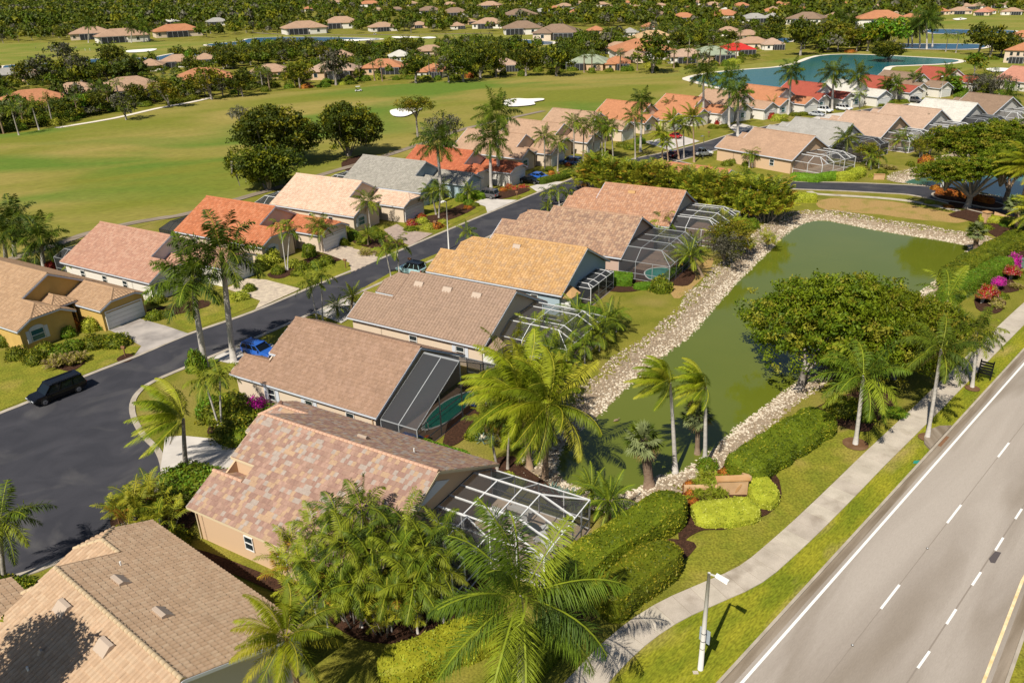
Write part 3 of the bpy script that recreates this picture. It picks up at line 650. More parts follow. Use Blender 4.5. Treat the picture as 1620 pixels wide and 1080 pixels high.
            s.fas((L + Ln, -h, ze), (L + Ln, -g, z(g))); s.fas((L + Ln, y1, ze), (L + Ln, -g, z(g)))
            s.walls.prism([(L + Ln - .5, -h + .4, 0), (L + Ln - .5, y1 - .3, 0), (L + Ln - .5, y1 - .3, ze - .1), (L + Ln - .5, -g, z(g) - .12), (L + Ln - .5, -h + .4, ze - .1)], (-.15, 0, 0), s.wall)
        s.fas((-ov, -h, ze), (-ov, 0, zr)); s.fas((-ov, 0, zr), (-ov, h, ze)); s.fas((-ov, -h, ze), (L + Ln, -h, ze)); s.fas((-ov, h, ze), (L, h, ze)); s.fas((L, 0, zr), (L, -g if not notch else -vn, z(g if not notch else vn))); s.fas((L, 0, zr), (L, h, ze))
        if notch: s.fas((L, -vn, z(vn)), (L - notch, -vn, z(vn))); s.walls.box(L - notch, L - .3, -vn + .05, -vn + .15, 0, z(vn) - .15, s.wall)
        # walls: rear gable, front gable, long sides
        s.gablewall(0, -h + .4, h - .4, 0, zr - .12, ze - .1); s.gablewall(L - .5, -h + .4, h - .4, 0, zr - .12, ze - .1)
        s.walls.box(.15, L + Ln - .65, -h + .4, -h + .55, 0, ze - .12, s.wall); s.walls.box(.15, L - .5, h - .55, h - .4, 0, ze - .12, s.wall)
        if Lg:
            yc = h - gh; zg = ze + gh * p * .9; s.halfhip(L - .8, L + Lg, yc, gh, zg, ze, gclip)
            if gdoor: s.door(L + Lg - .44, yc - 2.4, 4.8, 2.15)
            s.fascia.box(L + Lg - .46, L + Lg - .36, yc - 2.6, yc - 2.42, 0, 2.3, 'white'); s.fascia.box(L + Lg - .46, L + Lg - .36, yc + 2.42, yc + 2.6, 0, 2.3, 'white'); s.fascia.box(L + Lg - .46, L + Lg - .36, yc - 2.6, yc + 2.6, 2.3, 2.44, 'white')
        if entry:
            y0, y1e = -g + hb - 3.0, min(h - 2 * gh + .3, 2.2); y0 = max(y0, -2.2); yc = (y0 + y1e) / 2; hw = max((y1e - y0) / 2, 1.2); x1 = L + 2.6; zb = ze + .45
            s.plane([(L - .3, yc - hw, zb), (x1, yc - hw, zb), (x1 - hw, yc, zb + hw * .55), (L - .3, yc, zb + hw * .55)]); s.plane([(x1, yc + hw, zb), (L - .3, yc + hw, zb), (L - .3, yc, zb + hw * .55), (x1 - hw, yc, zb + hw * .55)])
            s.plane([(x1, yc - hw, zb), (x1, yc + hw, zb), (x1 - hw, yc, zb + hw * .55)]); s.cap((x1 - hw, yc, zb + hw * .55), (x1, yc - hw, zb)); s.cap((x1 - hw, yc, zb + hw * .55), (x1, yc + hw, zb)); s.cap((L, yc, zb + hw * .55), (x1 - hw, yc, zb + hw * .55))
            s.fas((x1, yc - hw, zb), (x1, yc + hw, zb)); s.fas((L, yc - hw, zb), (x1, yc - hw, zb)); s.walls.box(L - .4, x1 - .3, yc - hw + .25, yc - hw + .4, 0, zb - .1, s.wall); s.walls.box(L - .4, x1 - .3, yc + hw - .4, yc + hw - .25, 0, zb - .1, s.wall)
            s.door(L + .4, yc - .55, 1.1, 2.2, m='signbrown', name='front_door', panels=1)
    def vent(s, x, y, up=.28, w_=.9, l=.5, m=None):
        """low box vent lying on the slope at x (along the ridge), y (across)"""
        z = s.zr - abs(y) * s.p; sg = -1 if y < 0 else 1; b = MB(s.vf); m = m or 'ventbeige'
        y2 = y + sg * l; z2 = s.zr - abs(y2) * s.p
        b.prism([(x, y, z), (x, y, z + up * .8), (x, y + sg * l * .35, z + up * .85), (x, y2, z2 + up * .35), (x, y2, z2)], (w_, 0, 0), m); b.build('roof_vent', s.roofroot or s.root, bevel=.02)
    def pipe(s, x, y): 
        z = s.zr - abs(y) * s.p; b = MB(s.vf); b.tube([(x, y, z - .1), (x, y, z + .4)], .06, 'white', 6); b.build('vent_pipe', s.root)
    def finish(s, single=0):
        """builds the collected walls, slopes, tiles, ridge caps and fascias"""
        s.walls.build('wall', s.root); rf = s.planes.build('roof', s.root); s.roofroot = rf
        s.fascia.build('fascia', s.root)
        camc = np.array((s.mw.inverted() @ Vector((0, 0, CAMH)))[:])
        if s.tile:
            tw, th, arch, mats = s.tile; VV = []; FF = []; MM = []; off = 0; cands = []
            for k, (p0, eu, es, poly) in enumerate(s.tv):
                V, F, mi, tmi, cen, per = tiles(p0, eu, es, poly, tw, th, arch, mats, 11 + k + int(abs(p0.x) * 7) % 50, stag=0 if arch > .055 else 1)
                if len(cen) == 0: continue
                if single: cands.append((V.reshape(-1, per, 3), tmi, cen, eu, es, F[:(F.shape[0] // len(cen))]))
                else: VV.append(V); FF.append(F + off); MM.append(mi); off += len(V)
            if single:
                allc = np.concatenate([c[2] for c in cands]); dist = np.linalg.norm(allc - camc, axis=1); wid = np.concatenate([np.full(len(c[2]), i) for i, c in enumerate(cands)]); loc = np.concatenate([np.arange(len(c[2])) for c in cands])
                vis = np.array([(camc - allc[i]).dot(np.cross(cands[wid[i]][3], cands[wid[i]][4]) * (1 if np.cross(cands[wid[i]][3], cands[wid[i]][4])[2] > 0 else -1)) > 0 for i in range(len(allc))])
                P2 = [topx(s.mw @ Vector(tuple(c))) for c in allc]; inf = np.array([0 < p[0] < 1620 and 0 < p[1] < 1080 for p in P2])
                order = np.argsort(np.where(vis & inf, dist, dist + 1e4)); pick = set(order[:single].tolist()); cache = {}
                for i in range(len(allc)):
                    c = cands[wid[i]]; v = c[0][loc[i]]; m = int(c[1][loc[i]])
                    if i in pick:
                        key = (int(wid[i]), m, round(float(np.linalg.norm(v[4] - v[0])), 2), round(float(np.linalg.norm(v[10] - v[5])), 2))
                        if key not in cache: cache[key] = (mesh_np('tile', v - c[2][loc[i]], c[5], [mats[m]], smooth=False))
                        link('roof_tile', cache[key], rf, tuple(c[2][loc[i]]))
                    else: VV.append(v); FF.append(c[5] + off); MM.append(np.full(len(c[5]), m)); off += len(v)
            if VV: tag(link('roof_tiles', mesh_np('roof_tiles', np.concatenate(VV), np.concatenate(FF), mats, np.concatenate(MM)), rf), kind='stuff')
        cm = s.tile[3][0] if s.tile else s.roofm; cm = getattr(s, 'capm', cm)
        if single:
            me = None
            for a, b in s.capline:
                a = Vector((a[0], a[1] * s.vf, a[2])); b = Vector((b[0], b[1] * s.vf, b[2])); n = max(1, int((b - a).length / .4)); st = (b - a) / n; L = st.length
                mb = MB(); P = []
                for xx, rr in ((0, .17), (L * 1.06, .14)):
                    for k in range(7): t = math.pi * k / 6; P.append((xx, math.cos(t) * rr, math.sin(t) * rr * .8))
                mb.add(P, [[k, k + 1, 8 + k, 7 + k] for k in range(6)] + [[0, 1, 2, 3, 4, 5, 6]], cm); me = mb.mesh('ridge_tile', True); q = st.to_track_quat('X', 'Z')
                for k in range(n):
                    o = link('ridge_tile', me, rf, a + st * k + Vector((0, 0, .03))); o.rotation_mode = 'QUATERNION'; o.rotation_quaternion = q
        else:
            for a, b in s.capline:
                mb = MB(s.vf); a = Vector(a); b = Vector(b); n = max(1, int((b - a).length / .42)); st = (b - a) / n
                if s.tile:                   # overlapping cap tiles kept as one run, each lower end wider than the next one's top
                    P = []
                    for k in range(n): P += [a + st * k + Vector((0, 0, .02)), a + st * (k + .97) + Vector((0, 0, .02))]
                    mb.tube(P, [.16, .135] * n, cm, 7)
                else: mb.tube([a, b], .13, cm, 6)
                mb.build('ridge_cap', rf, smooth=False)
        return s
def cage(s, x0, x1, y0, y1, he=2.6, ht=3.7, nx_=4, ny_=4, inset=1.6, frame='cagewhite', scr='screen', deck='deck', pool=None, side=1, bw=.06, label=None, name='pool_cage'):
    """screened pool cage behind the house: x runs from the rear wall (0) outwards (negative), mansard on the free sides"""
    fy = s.vf; root = empty(name, s.w(0, 0), s.mw.to_euler().z, label, 'pool cage'); 
    dk = MB(fy); dk.box(x0 - .1, x1 + .1, y0 - .1, y1 + .1, 0.0, .07, deck); dk.build('deck', root)
    if pool:
        pp = MB(fy); cx, cy_, rx, ry = pool; P = [(cx + rx * math.cos(t) * (1 + .18 * math.sin(2 * t + 1)), cy_ + ry * math.sin(t), .074) for t in [k * math.pi / 12 for k in range(24)]]
        pp.prism([(a, b, c) for a, b, c in P], (0, 0, .012), 'pool'); pp.build('pool_water', root)
        pc = MB(fy); n = 24
        for k in range(n):
            a, b = P[k], P[(k + 1) % n]; c = lambda q, f: (cx + (q[0] - cx) * f, cy_ + (q[1] - cy_) * f, .0705)
            pc.prism([c(a, 1.0), c(b, 1.0), c(b, 1.09), c(a, 1.09)], (0, 0, .022), 'white')
        pc.build('pool_coping', root)
    ir, ia, ib = inset if hasattr(inset, '__len__') else (inset,) * 3
    xi, ya, yb = x0 + ir, y0 + ia, y1 - ib; q = lambda v, i: v / i if i > 0 else 1.0
    xs_ = [x0 + (x1 - x0) * k / nx_ for k in range(nx_ + 1)]; ys_ = [y0 + (y1 - y0) * k / ny_ for k in range(ny_ + 1)]
    def hgt(x, y): return he + (ht - he) * max(0.0, min(1.0, q(x - x0, ir), q(y - y0, ia), q(y1 - y, ib)))
    def P(x, y): return (x, y, hgt(x, y))
    ax = sorted(set([x0, xi] + [v for v in xs_ if v > xi + .8] + [x1])); ay = sorted(set([y0, ya, yb] + [v for v in ys_ if ya + .8 < v < yb - .8] + [y1]))
    for i in range(len(ax)):
        if (ax[i] == x0 and ir > 0) or (ax[i] == xi and ir > 0): continue
        b = MB(fy)
        for j in range(len(ay) - 1): b.bar(P(ax[i], ay[j]), P(ax[i], ay[j + 1]), bw, bw, frame)
        b.build('beam', root)
    for j in range(1, len(ay) - 1):
        b = MB(fy); L = [x0] + ax[1:]
        for i in range(len(L) - 1): b.bar(P(L[i], ay[j]), P(L[i + 1], ay[j]), bw * .8, bw * 1.9, frame)
        b.build('beam', root)
    for (a, c) in (((xi, ya), (xi, yb)), ((xi, ya), (x1, ya)), ((xi, yb), (x1, yb)), ((x0, y0), (xi, ya)), ((x0, y1), (xi, yb))):
        b = MB(fy); b.bar(P(*a), P(*c), bw, bw, frame); b.build('beam', root)
    for (a, c) in (((x0, y0), (x0, y1)), ((x0, y0), (x1, y0)), ((x0, y1), (x1, y1))):
        for z_ in (he, .95, .1):
            b = MB(fy); b.bar((a[0], a[1], z_), (c[0], c[1], z_), bw * .9, bw * .9, frame); b.build('rail', root)
    for y in ay[:1] + ys_[1:-1] + ay[-1:]:
        b = MB(fy); b.bar((x0, y, 0), (x0, y, hgt(x0, y)), bw * 1.2, bw * 1.2, frame); b.build('post', root)
    for x in xs_[1:]:
        for y in (y0, y1): b = MB(fy); b.bar((x, y, 0), (x, y, hgt(x, y)), bw, bw, frame); b.build('post', root)
    def pan(pts): b = MB(fy); b.poly(pts, scr); b.build('screen_panel', root)
    for i in range(len(ax) - 1):
        for j in range(len(ay) - 1): pan([P(ax[i], ay[j]), P(ax[i + 1], ay[j]), P(ax[i + 1], ay[j + 1]), P(ax[i], ay[j + 1])])
    for k in range(ny_): pan([(x0, ys_[k], 0), (x0, ys_[k + 1], 0), (x0, ys_[k + 1], hgt(x0, ys_[k + 1])), (x0, ys_[k], hgt(x0, ys_[k]))])
    for k in range(nx_):
        for y in (y0, y1): pan([(xs_[k], y, 0), (xs_[k + 1], y, 0), (xs_[k + 1], y, hgt(xs_[k + 1], y)), (xs_[k], y, hgt(xs_[k], y))])
    return root
mat('ventbeige', (.42, .33, .26), rough=.7); mat('fasciacream', (.62, .50, .33), rough=.6)
mat('wallpeach', (.58, .40, .255), fine=.05, rough=.9); mat('wallcream', (.62, .50, .385), fine=.05, rough=.9); mat('wallyellow', (.56, .37, .115), (.50, .33, .10), scale=1, rough=.9)
mat('wallgrey', (.52, .50, .47), fine=.05, rough=.9); mat('wallblue', (.33, .42, .47), fine=.05, rough=.9); mat('wallwhite', (.70, .66, .60), fine=.04, rough=.9); mat('wallpink', (.50, .36, .29), fine=.04, rough=.9)
mat('wallgreige', (.42, .39, .34), fine=.05, rough=.9)
T_pin = roofmats('tilepin', [(.33, .205, .155), (.42, .28, .18), (.37, .30, .255), (.30, .18, .14), (.375, .235, .18)])
T_A = roofmats('tilesand', [(.50, .345, .225), (.47, .32, .205), (.52, .37, .245)])
T_C = roofmats('tilerose', [(.32, .20, .135), (.295, .185, .125), (.34, .215, .15)])
T_D = roofmats('tilebrown', [(.335, .23, .165), (.32, .22, .16), (.35, .24, .175)])
T_E = roofmats('tilegold', [(.50, .30, .13), (.45, .265, .12), (.54, .335, .16), (.44, .28, .15)])
T_F = roofmats('tilemottle', [(.38, .235, .155), (.30, .19, .135), (.43, .285, .19)])
T_G = roofmats('tileterra', [(.44, .235, .14), (.38, .21, .135), (.48, .28, .18)])
T_L0 = roofmats('tiletan', [(.40, .255, .15), (.37, .235, .14), (.43, .28, .17)])
T_L1 = roofmats('tilepink', [(.44, .245, .17), (.40, .22, .155), (.47, .28, .20)])
T_L2 = roofmats('tileorange', [(.47, .165, .075), (.42, .15, .07), (.51, .20, .10)])
T_L3 = roofmats('tilepale', [(.62, .44, .325), (.58, .40, .29), (.66, .48, .36)])
T_L4 = roofmats('tilegrey', [(.33, .305, .265), (.30, .28, .24), (.36, .335, .29)])
T_L5 = roofmats('tilered', [(.44, .13, .062), (.40, .12, .06), (.48, .155, .075)])
for n_, c in (('rfT', (.42, .27, .18)), ('rfO', (.46, .20, .10)), ('rfR', (.36, .085, .055)), ('rfB', (.26, .175, .12)), ('rfG', (.36, .34, .31)), ('rfS', (.30, .34, .24)), ('rfW', (.58, .55, .49)), ('rfP', (.45, .31, .225)), ('rfGold', (.52, .34, .18)), ('rfRed', (.55, .035, .03)), ('rfPink', (.50, .23, .16))):
    roofplane_mat(n_, c)

def pair(x): return x
# --- the near house with the multicoloured tile roof
H = House('tiled_house', (684.7, 742.5), (416.5, 654), -1, 'house with multicoloured pink and tan roof tiles and a large white framed pool cage', 'the multicoloured tile house', 'wallpeach', 'tilepin0', (.34, .40, .022, T_pin), half=7.9, zr=7.1, ze=3.05,  trim='fasciacream', ang=149)
H.capm = mat('tilecap', (.54, .33, .23), fine=.1).name
H.main(Ln=.6, g=5.0, notch=2.6, vn=3.7, Lg=5.0, gh=3.0, entry=False); 
for x, w_ in ((10.9, .9), (7.6, .9), (2.0, 1.2)): H.window(x, -7.5, 1.0, w_, 1.25, 'x', -1)
H.finish(single=300); H.vent(8, 2.2, m='ventbeige'); H.pipe(4, 3)
b = MB(H.vf); b.tube([(H.L + .1, -7.6, 2.8), (H.L + .1, -7.6, .1)], .06, 'fasciacream', 6); b.build('downpipe', H.root)
b = MB(H.vf); b.prism([(-.03, -2.5, 4.9), (-.03, 1.8, 5.2), (-.03, .2, 6.0)], (-.04, 0, 0), 'trimwhite'); b.build('gable_window', H.root)
PIN = H; PINC = cage(H, -8.7, -.05, 0.2, 7.4, he=2.75, ht=3.9, nx_=4, ny_=5, inset=(2.8, 0, 2.5), bw=.085, label='large white framed pool cage over a pale deck behind the multicoloured tile house')
PINC2 = cage(H, -4.2, -.05, -4.3, 0.1, he=2.75, ht=3.9, nx_=2, ny_=3, inset=(1.6, 1.6, 0), bw=.08, label='smaller white framed screen bay on the near side of the multicoloured tile house cage', name='screen_porch')
# --- rose tan house with dark screened pool
H = House('tiled_house', (659, 548), (469.6, 504), -1, 'house with plain rose tan roof and a dark grey screened pool beside the magenta bush', 'the rose tan house', 'wallcream', 'tilerose0', (.34, .40, .02, T_C), half=7.2, trim='trimwhite', ang=149, L=15.6)
H.main(Ln=2.8, g=5.0, notch=1.0, vn=4.2, Lg=4.5, gh=3.0, entry=False)
for x in (12.6, 7.6, 2.5): H.window(x, -6.8, 1.0, 1.0, 1.3, 'x', -1, shutters=(x > 5))
H.finish(); CH = H
b = MB(H.vf); b.tube([(.3, -6.9, 2.5), (.3, -6.9, .1)], .06, 'wallpeach', 6); b.build('downpipe', H.root)
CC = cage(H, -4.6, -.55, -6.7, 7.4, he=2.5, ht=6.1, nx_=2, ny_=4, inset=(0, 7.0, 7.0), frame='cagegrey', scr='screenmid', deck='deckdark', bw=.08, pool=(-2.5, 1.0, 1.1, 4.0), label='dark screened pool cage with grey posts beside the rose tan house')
# --- brown house
H = House('tiled_house', (811, 460), (650, 430), -1, 'house with brown barrel tile roof carrying three pale vents along the ridge', 'the brown tile house', 'wallcream', 'tilebrown0', (.40, .42, .095, T_D), half=7.2, ang=149)
H.main(Ln=4.3, g=3.7, Lg=6.5, gh=3.2); H.window(8.5, -6.8, 1.0, 1.1, 1.3, 'x', -1); H.window(2.2, -6.8, 1.0, 1.1, 1.3, 'x', -1, shutters=True); H.finish()
for x in (11.2, 7.2, 3.2): H.vent(x, -1.2, w_=1.2, l=.6, m='ventbeige')
DC = cage(H, -8.2, -.05, -3.0, 7.0, he=2.6, ht=3.7, nx_=3, ny_=3, inset=2.0, pool=(-5, 0.2, 1.4, 1.6), label='white framed pool cage behind the brown barrel tile house'); DH = H
b = MB(H.vf); b.prism([(-1.6, -6.9, 2.5), (-.2, -7.3, 2.6), (-.2, -4.2, 3.2), (-1.8, -4.6, 2.5)], (0, 0, -.1), 'tilebrown0'); b.build('bay_roof', H.root); H2 = MB(H.vf); H2.box(-1.4, -.02, -6.6, -4.8, 0, 2.4, 'white'); H2.build('bay', H.root)
# --- golden house
H = House('tiled_house', (924, 392), (780, 372), -1, 'house with golden orange tile roof and pale blue rear gable', 'the golden roof house', 'wallblue', 'tilegold0', (.40, .42, .085, T_E), half=7.3, ang=149)
H.main(Ln=6.5, g=3.6, Lg=7.5, gh=3.2); H.window(3, -6.9, 1.0, 1.0, 1.3, 'x', -1); H.finish(); H.vent(8.5, -1.2, w_=1.1, l=.6, m='ventbeige'); EH = H
EC = cage(H, -2.2, -.05, -2.5, 4.6, he=2.45, ht=2.75, nx_=1, ny_=3, inset=.8, frame='cagewhite', scr='screendark', label='narrow white framed screen porch on the blue gable of the golden roof house', name='screen_porch')
b = MB(H.vf); b.prism([(-1.5, -6.6, 2.5), (-.2, -7.2, 2.6), (-.2, -4.2, 3.2), (-1.7, -4.4, 2.5)], (0, 0, -.1), 'tilegold0'); b.build('bay_roof', H.root); b = MB(H.vf); b.box(-1.3, -.02, -6.4, -4.6, 0, 2.4, 'white'); b.build('bay', H.root)
# --- mottled house
H = House('tiled_house', (1011, 343), (876, 326), -1, 'house with mottled brown tile roof and a tall grey screened pool cage', 'the mottled brown house', 'wallpink', 'tilemottle0', (.40, .42, .075, T_F), half=7.3, ang=149)
H.main(Ln=7.0, g=3.6, Lg=7.5, gh=3.2); H.finish(); FH = H
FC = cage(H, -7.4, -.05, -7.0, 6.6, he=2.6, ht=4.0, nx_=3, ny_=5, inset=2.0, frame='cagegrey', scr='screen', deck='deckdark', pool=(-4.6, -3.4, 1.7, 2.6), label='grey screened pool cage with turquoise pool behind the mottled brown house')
# --- terracotta house
H = House('tiled_house', (1081, 302), (957, 289), -1, 'house with terracotta tile roof in front of the long areca palm hedge', 'the terracotta house', 'wallgreige', 'tileterra0', (.40, .42, .075, T_G), half=7.3, ang=149)
H.main(Ln=5.0, g=3.6, Lg=7.0, gh=3.2); H.finish(); H.vent(7.5, -1.3, w_=1.2, l=.5, m='tilegold0'); GH = H
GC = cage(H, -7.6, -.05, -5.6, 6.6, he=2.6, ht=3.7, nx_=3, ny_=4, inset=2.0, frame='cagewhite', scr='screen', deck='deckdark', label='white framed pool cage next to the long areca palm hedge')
# --- bottom left sand roof house (its long side block lies on the far side)
H = House('tiled_house', (281, 1068), (83, 900), 1, 'sand coloured barrel tile house in the bottom left corner with box vents on its roof', 'the sand barrel tile house', 'wallgrey', 'tilesand0', (.33, .42, .08, T_A), half=7.6, zr=6.1, ze=3.3, ang=141.3)
H.capm = mat('tilesandcap', (.50, .38, .24), fine=.08).name
H.main(Ln=3.6, g=3.7, notch=0, Lg=5.5, gh=3.2, entry=True, near_clip=.35)
H.finish(single=300)
for x, y in ((9.7, .9), (4.8, .9), (9.6, -1.8), (5.0, -1.9)): H.vent(x, y, up=.32, w_=1.15, l=.75)
H.vent(8.6, 3.2, up=.3, w_=.3, l=.3)
H.pipe(12, -3); H.pipe(8.4, 4.2); H.pipe(3.5, 5.5)
AH = H
# --- left row
def leftrow(rear, front, label, lm, wall, roof, tset, tile=(.40, .45, .075), ang=None, **k):
    kw = dict(Ln=4.0, g=3.9, Lg=8.0, gh=3.3, near_clip=.42); kw.update(k.pop('m', {})); Lx = k.pop('L', None)
    H = House('tiled_house', rear, front, 1, label, lm, wall, roof, (tile[0], tile[1], tile[2], tset) if tset else None, half=k.pop('half', 7.5), ang=ang, L=Lx, **k)
    H.main(**kw); L = H.L; h = H.h
    H.window(L + kw['Ln'] - .5, -h / 2 - 2.2, .9, 1.6, 1.4, 'y', 1, glass='teal', arch=True, shutters=True)
    for x in (3.5, 8.5, 13): H.window(x, -h + .4, 1.0, 1.0, 1.2, 'x', -1)
    return H
H = leftrow((-35, 408), (75, 433), 'yellow walled house with tan tile roof and wide white garage door at the left edge', 'the yellow house', 'wallyellow', 'tiletan0', T_L0, (.36, .42, .07), ang=-31, L=22, m=dict(Ln=4.6, Lg=7.6, near_clip=.5, gclip=.5)); 
# anchor the yellow house by its front ridge end
dlt = at(75, 433, 6.8) - H.w(H.L, 0, 6.8); H.root.location = H.root.location + Vector((dlt.x, dlt.y, 0)); H.mw = Matrix.Translation(Vector((dlt.x, dlt.y, 0))) @ H.mw; H.finish(single=0); YH = H
H = leftrow((162, 352), (273, 372), 'white walled house with faded pink tile roof, second along the golf side of the street', 'the pink tile house', 'wallwhite', 'tilepink0', T_L1, ang=-31); H.finish(); L1 = H
cage(H, -4.5, -.05, -6, 3, frame='cagegrey', scr='screendark', nx_=2, ny_=2, inset=1.2, label='dark screened pool cage behind the faded pink tile house')
H = leftrow((330, 311), (436, 327), 'house with bright orange tile roof and white garage beside the paved driveway', 'the bright orange house', 'wallcream', 'tileorange0', T_L2, ang=-31); H.finish(); L2 = H
cage(H, -4.8, -.05, -7, 2, frame='cagedark', scr='screendark', nx_=2, ny_=2, inset=1.4, label='black screened pool cage behind the bright orange tile house')
H = leftrow((472, 275), (574, 287), 'house with very pale peach tile roof between the orange and the grey one', 'the pale peach house', 'wallcream', 'tilepale0', T_L3, ang=-31); H.finish(); H.pipe(9, -1.5); L3 = H
cage(H, -4.8, -.05, -7, 2, frame='cagewhite', scr='screendark', nx_=2, ny_=2, inset=1.4, label='white framed dark pool cage behind the pale peach tile house')
H = leftrow((577, 245.5), (671, 257), 'house with grey tile roof, pale blue walls and a recessed skylight by the royal palm', 'the grey tile house', 'wallblue', 'tilegrey0', T_L4, (.42, .45, .07), ang=-32, m=dict(near_clip=0, gclip=0)); H.finish(); L4 = H
cage(H, -4.8, -.05, -7, 2, frame='cagewhite', scr='screendark', nx_=2, ny_=2, inset=1.4, label='white framed pool cage behind the grey tile house')
H = leftrow((662, 230), (747, 240), 'house with dark red tile roof and white walls, two sedans on its drive', 'the dark red house', 'wallwhite', 'tilered0', T_L5, (.42, .45, .07), ang=-33, m=dict(Ln=4.5)); H.finish(); L5 = H
for rear, front, an, rf_, wl, lab, lm in (((742, 203), (826, 214), -37, 'rfT', 'wallcream', 'tan roofed house directly behind the dark red one, dark blue vehicle in front', 'the tan house behind the dark red one'),
        ((812, 187), (894, 195), -40, 'rfT', 'wallcream', 'brownish tan house behind the leaning queen palms with a black roof dome', 'the brownish tan house'),
        ((877, 171), (950, 178), -41, 'rfT', 'wallcream', 'tan house left of the orange one, near the white bunker', 'the tan house beside the orange one'),
        ((962, 157), (1025, 165), -47, 'rfO', 'wallcream', 'orange roofed house standing behind the thicket of tall palms', 'the orange house behind the palms'),
        ((1055.6, 148), (1111, 154.5), -51, 'rfO', 'wallwhite', 'orange roofed house with pale shaded gable left of the two royal palms', 'the orange house left of the royal palms'),
        ((1120, 140.5), (1178, 148), -55, 'rfT', 'wallwhite', 'tan roofed house with porch columns behind the two royal palms', 'the tan house by the royal palms'),
        ((1183, 133), (1240, 141), -58, 'rfO', 'wallwhite', 'orange roofed house with white gable near the bend of the lake', 'the orange house at the lake bend'),
        ((1250, 126.5), (1305, 133), -60, 'rfR', 'wallwhite', 'crimson roofed house beside the wide blue lake', 'the crimson roofed lake house'),
        ((1314, 124), (1356, 130), -62, 'rfW', 'wallwhite', 'off white roofed house between the crimson and orange red ones', 'the off white lake house'),
        ((1370, 118), (1415, 123), -66, 'rfR', 'wallwhite', 'orange red roofed house with a cream garage front by the lake', 'the orange red lake house'),
        ((1400, 111), (1462, 117), -64, 'rfB', 'wallwhite', 'dark brown roofed house with bay window beside the lake', 'the dark brown lake house'),
        ((1462, 104), (1510, 110), -70, 'rfR', 'wallwhite', 'red roofed house farthest right of the lakeside row before the yellow tree', 'the red house by the yellow tree'),
        ((1604, 104), (1650, 109), -72, 'rfPink', 'wallwhite', 'pink roofed white house cut by the right edge above the pond road', 'the pink house at the right edge')):
    H = leftrow(rear, front, lab, lm, wl, rf_, None, ang=an, half=6.8, m=dict(near_clip=0, gclip=0, Ln=3.5, Lg=6.5)); H.finish()
# --- right row beyond the hedge, gables and cages towards the second pond
for rear, front, an, rf_, wl, lab, lm, fr in (((1287, 215), (1195, 201), 127, 'rfT', 'wallpeach', 'tan tile house with blunt gable and white framed cage behind the yellow hedge', 'the tan house by the yellow hedge', 'cagewhite'),
        ((1345, 195), (1254, 186), 129, 'rfG', 'wallwhite', 'pale grey green tile house next to the tan one by the yellow hedge', 'the pale grey green house', 'cagegrey'),
        ((1421, 183.5), (1337, 175), 128, 'rfP', 'wallpeach', 'mottled pinkish tan house with turquoise pool and white framed cage', 'the mottled pinkish house', 'cagewhite'),
        ((1487, 173), (1407, 163), 124, 'rfP', 'wallgrey', 'light tan house with grey gable above the second pond', 'the light tan gable house', 'cagewhite'),
        ((1544, 163), (1463, 155), 124, 'rfW', 'wallgrey', 'white roofed house with grey gable near the right edge', 'the white roofed house', 'cagegrey'),
        ((1600, 153), (1534, 145.5), 118, 'rfB', 'wallgrey', 'brown roofed house behind the white one near the right edge', 'the brown roofed house', 'cagewhite')):
    H = House('tiled_house', rear, front, -1, lab, lm, wl, rf_, None, half=7.3, ang=an); H.main(Ln=4.5, g=3.6, Lg=6, gh=3.2, gclip=0); H.finish()
    H.window(4, -6.9, 1.0, 1.1, 1.3, 'x', -1); H.window(9, -6.9, 1.0, 1.1, 1.3, 'x', -1)
    cage(H, -6.6, -.05, -6, 6, he=2.6, ht=3.7, nx_=2, ny_=3, inset=1.9, frame=fr, scr='screendark' if fr == 'cagegrey' else 'screen', pool=(-4, -2, 1.5, 2.5) if lm == 'the mottled pinkish house' else None, label='pool cage with ' + ('white' if fr == 'cagewhite' else 'grey') + ' frame behind ' + lm, bw=.08)
H = House('tiled_house', (1153, 268), (1035, 253), -1, 'house with orange roof just showing above the areca palm hedge', 'the orange roof above the hedge', 'wallgrey', 'rfO', None, half=6.5, zr=5.2, ang=140); H.main(Ln=1, g=3.2, Lg=0, entry=False); H.finish()

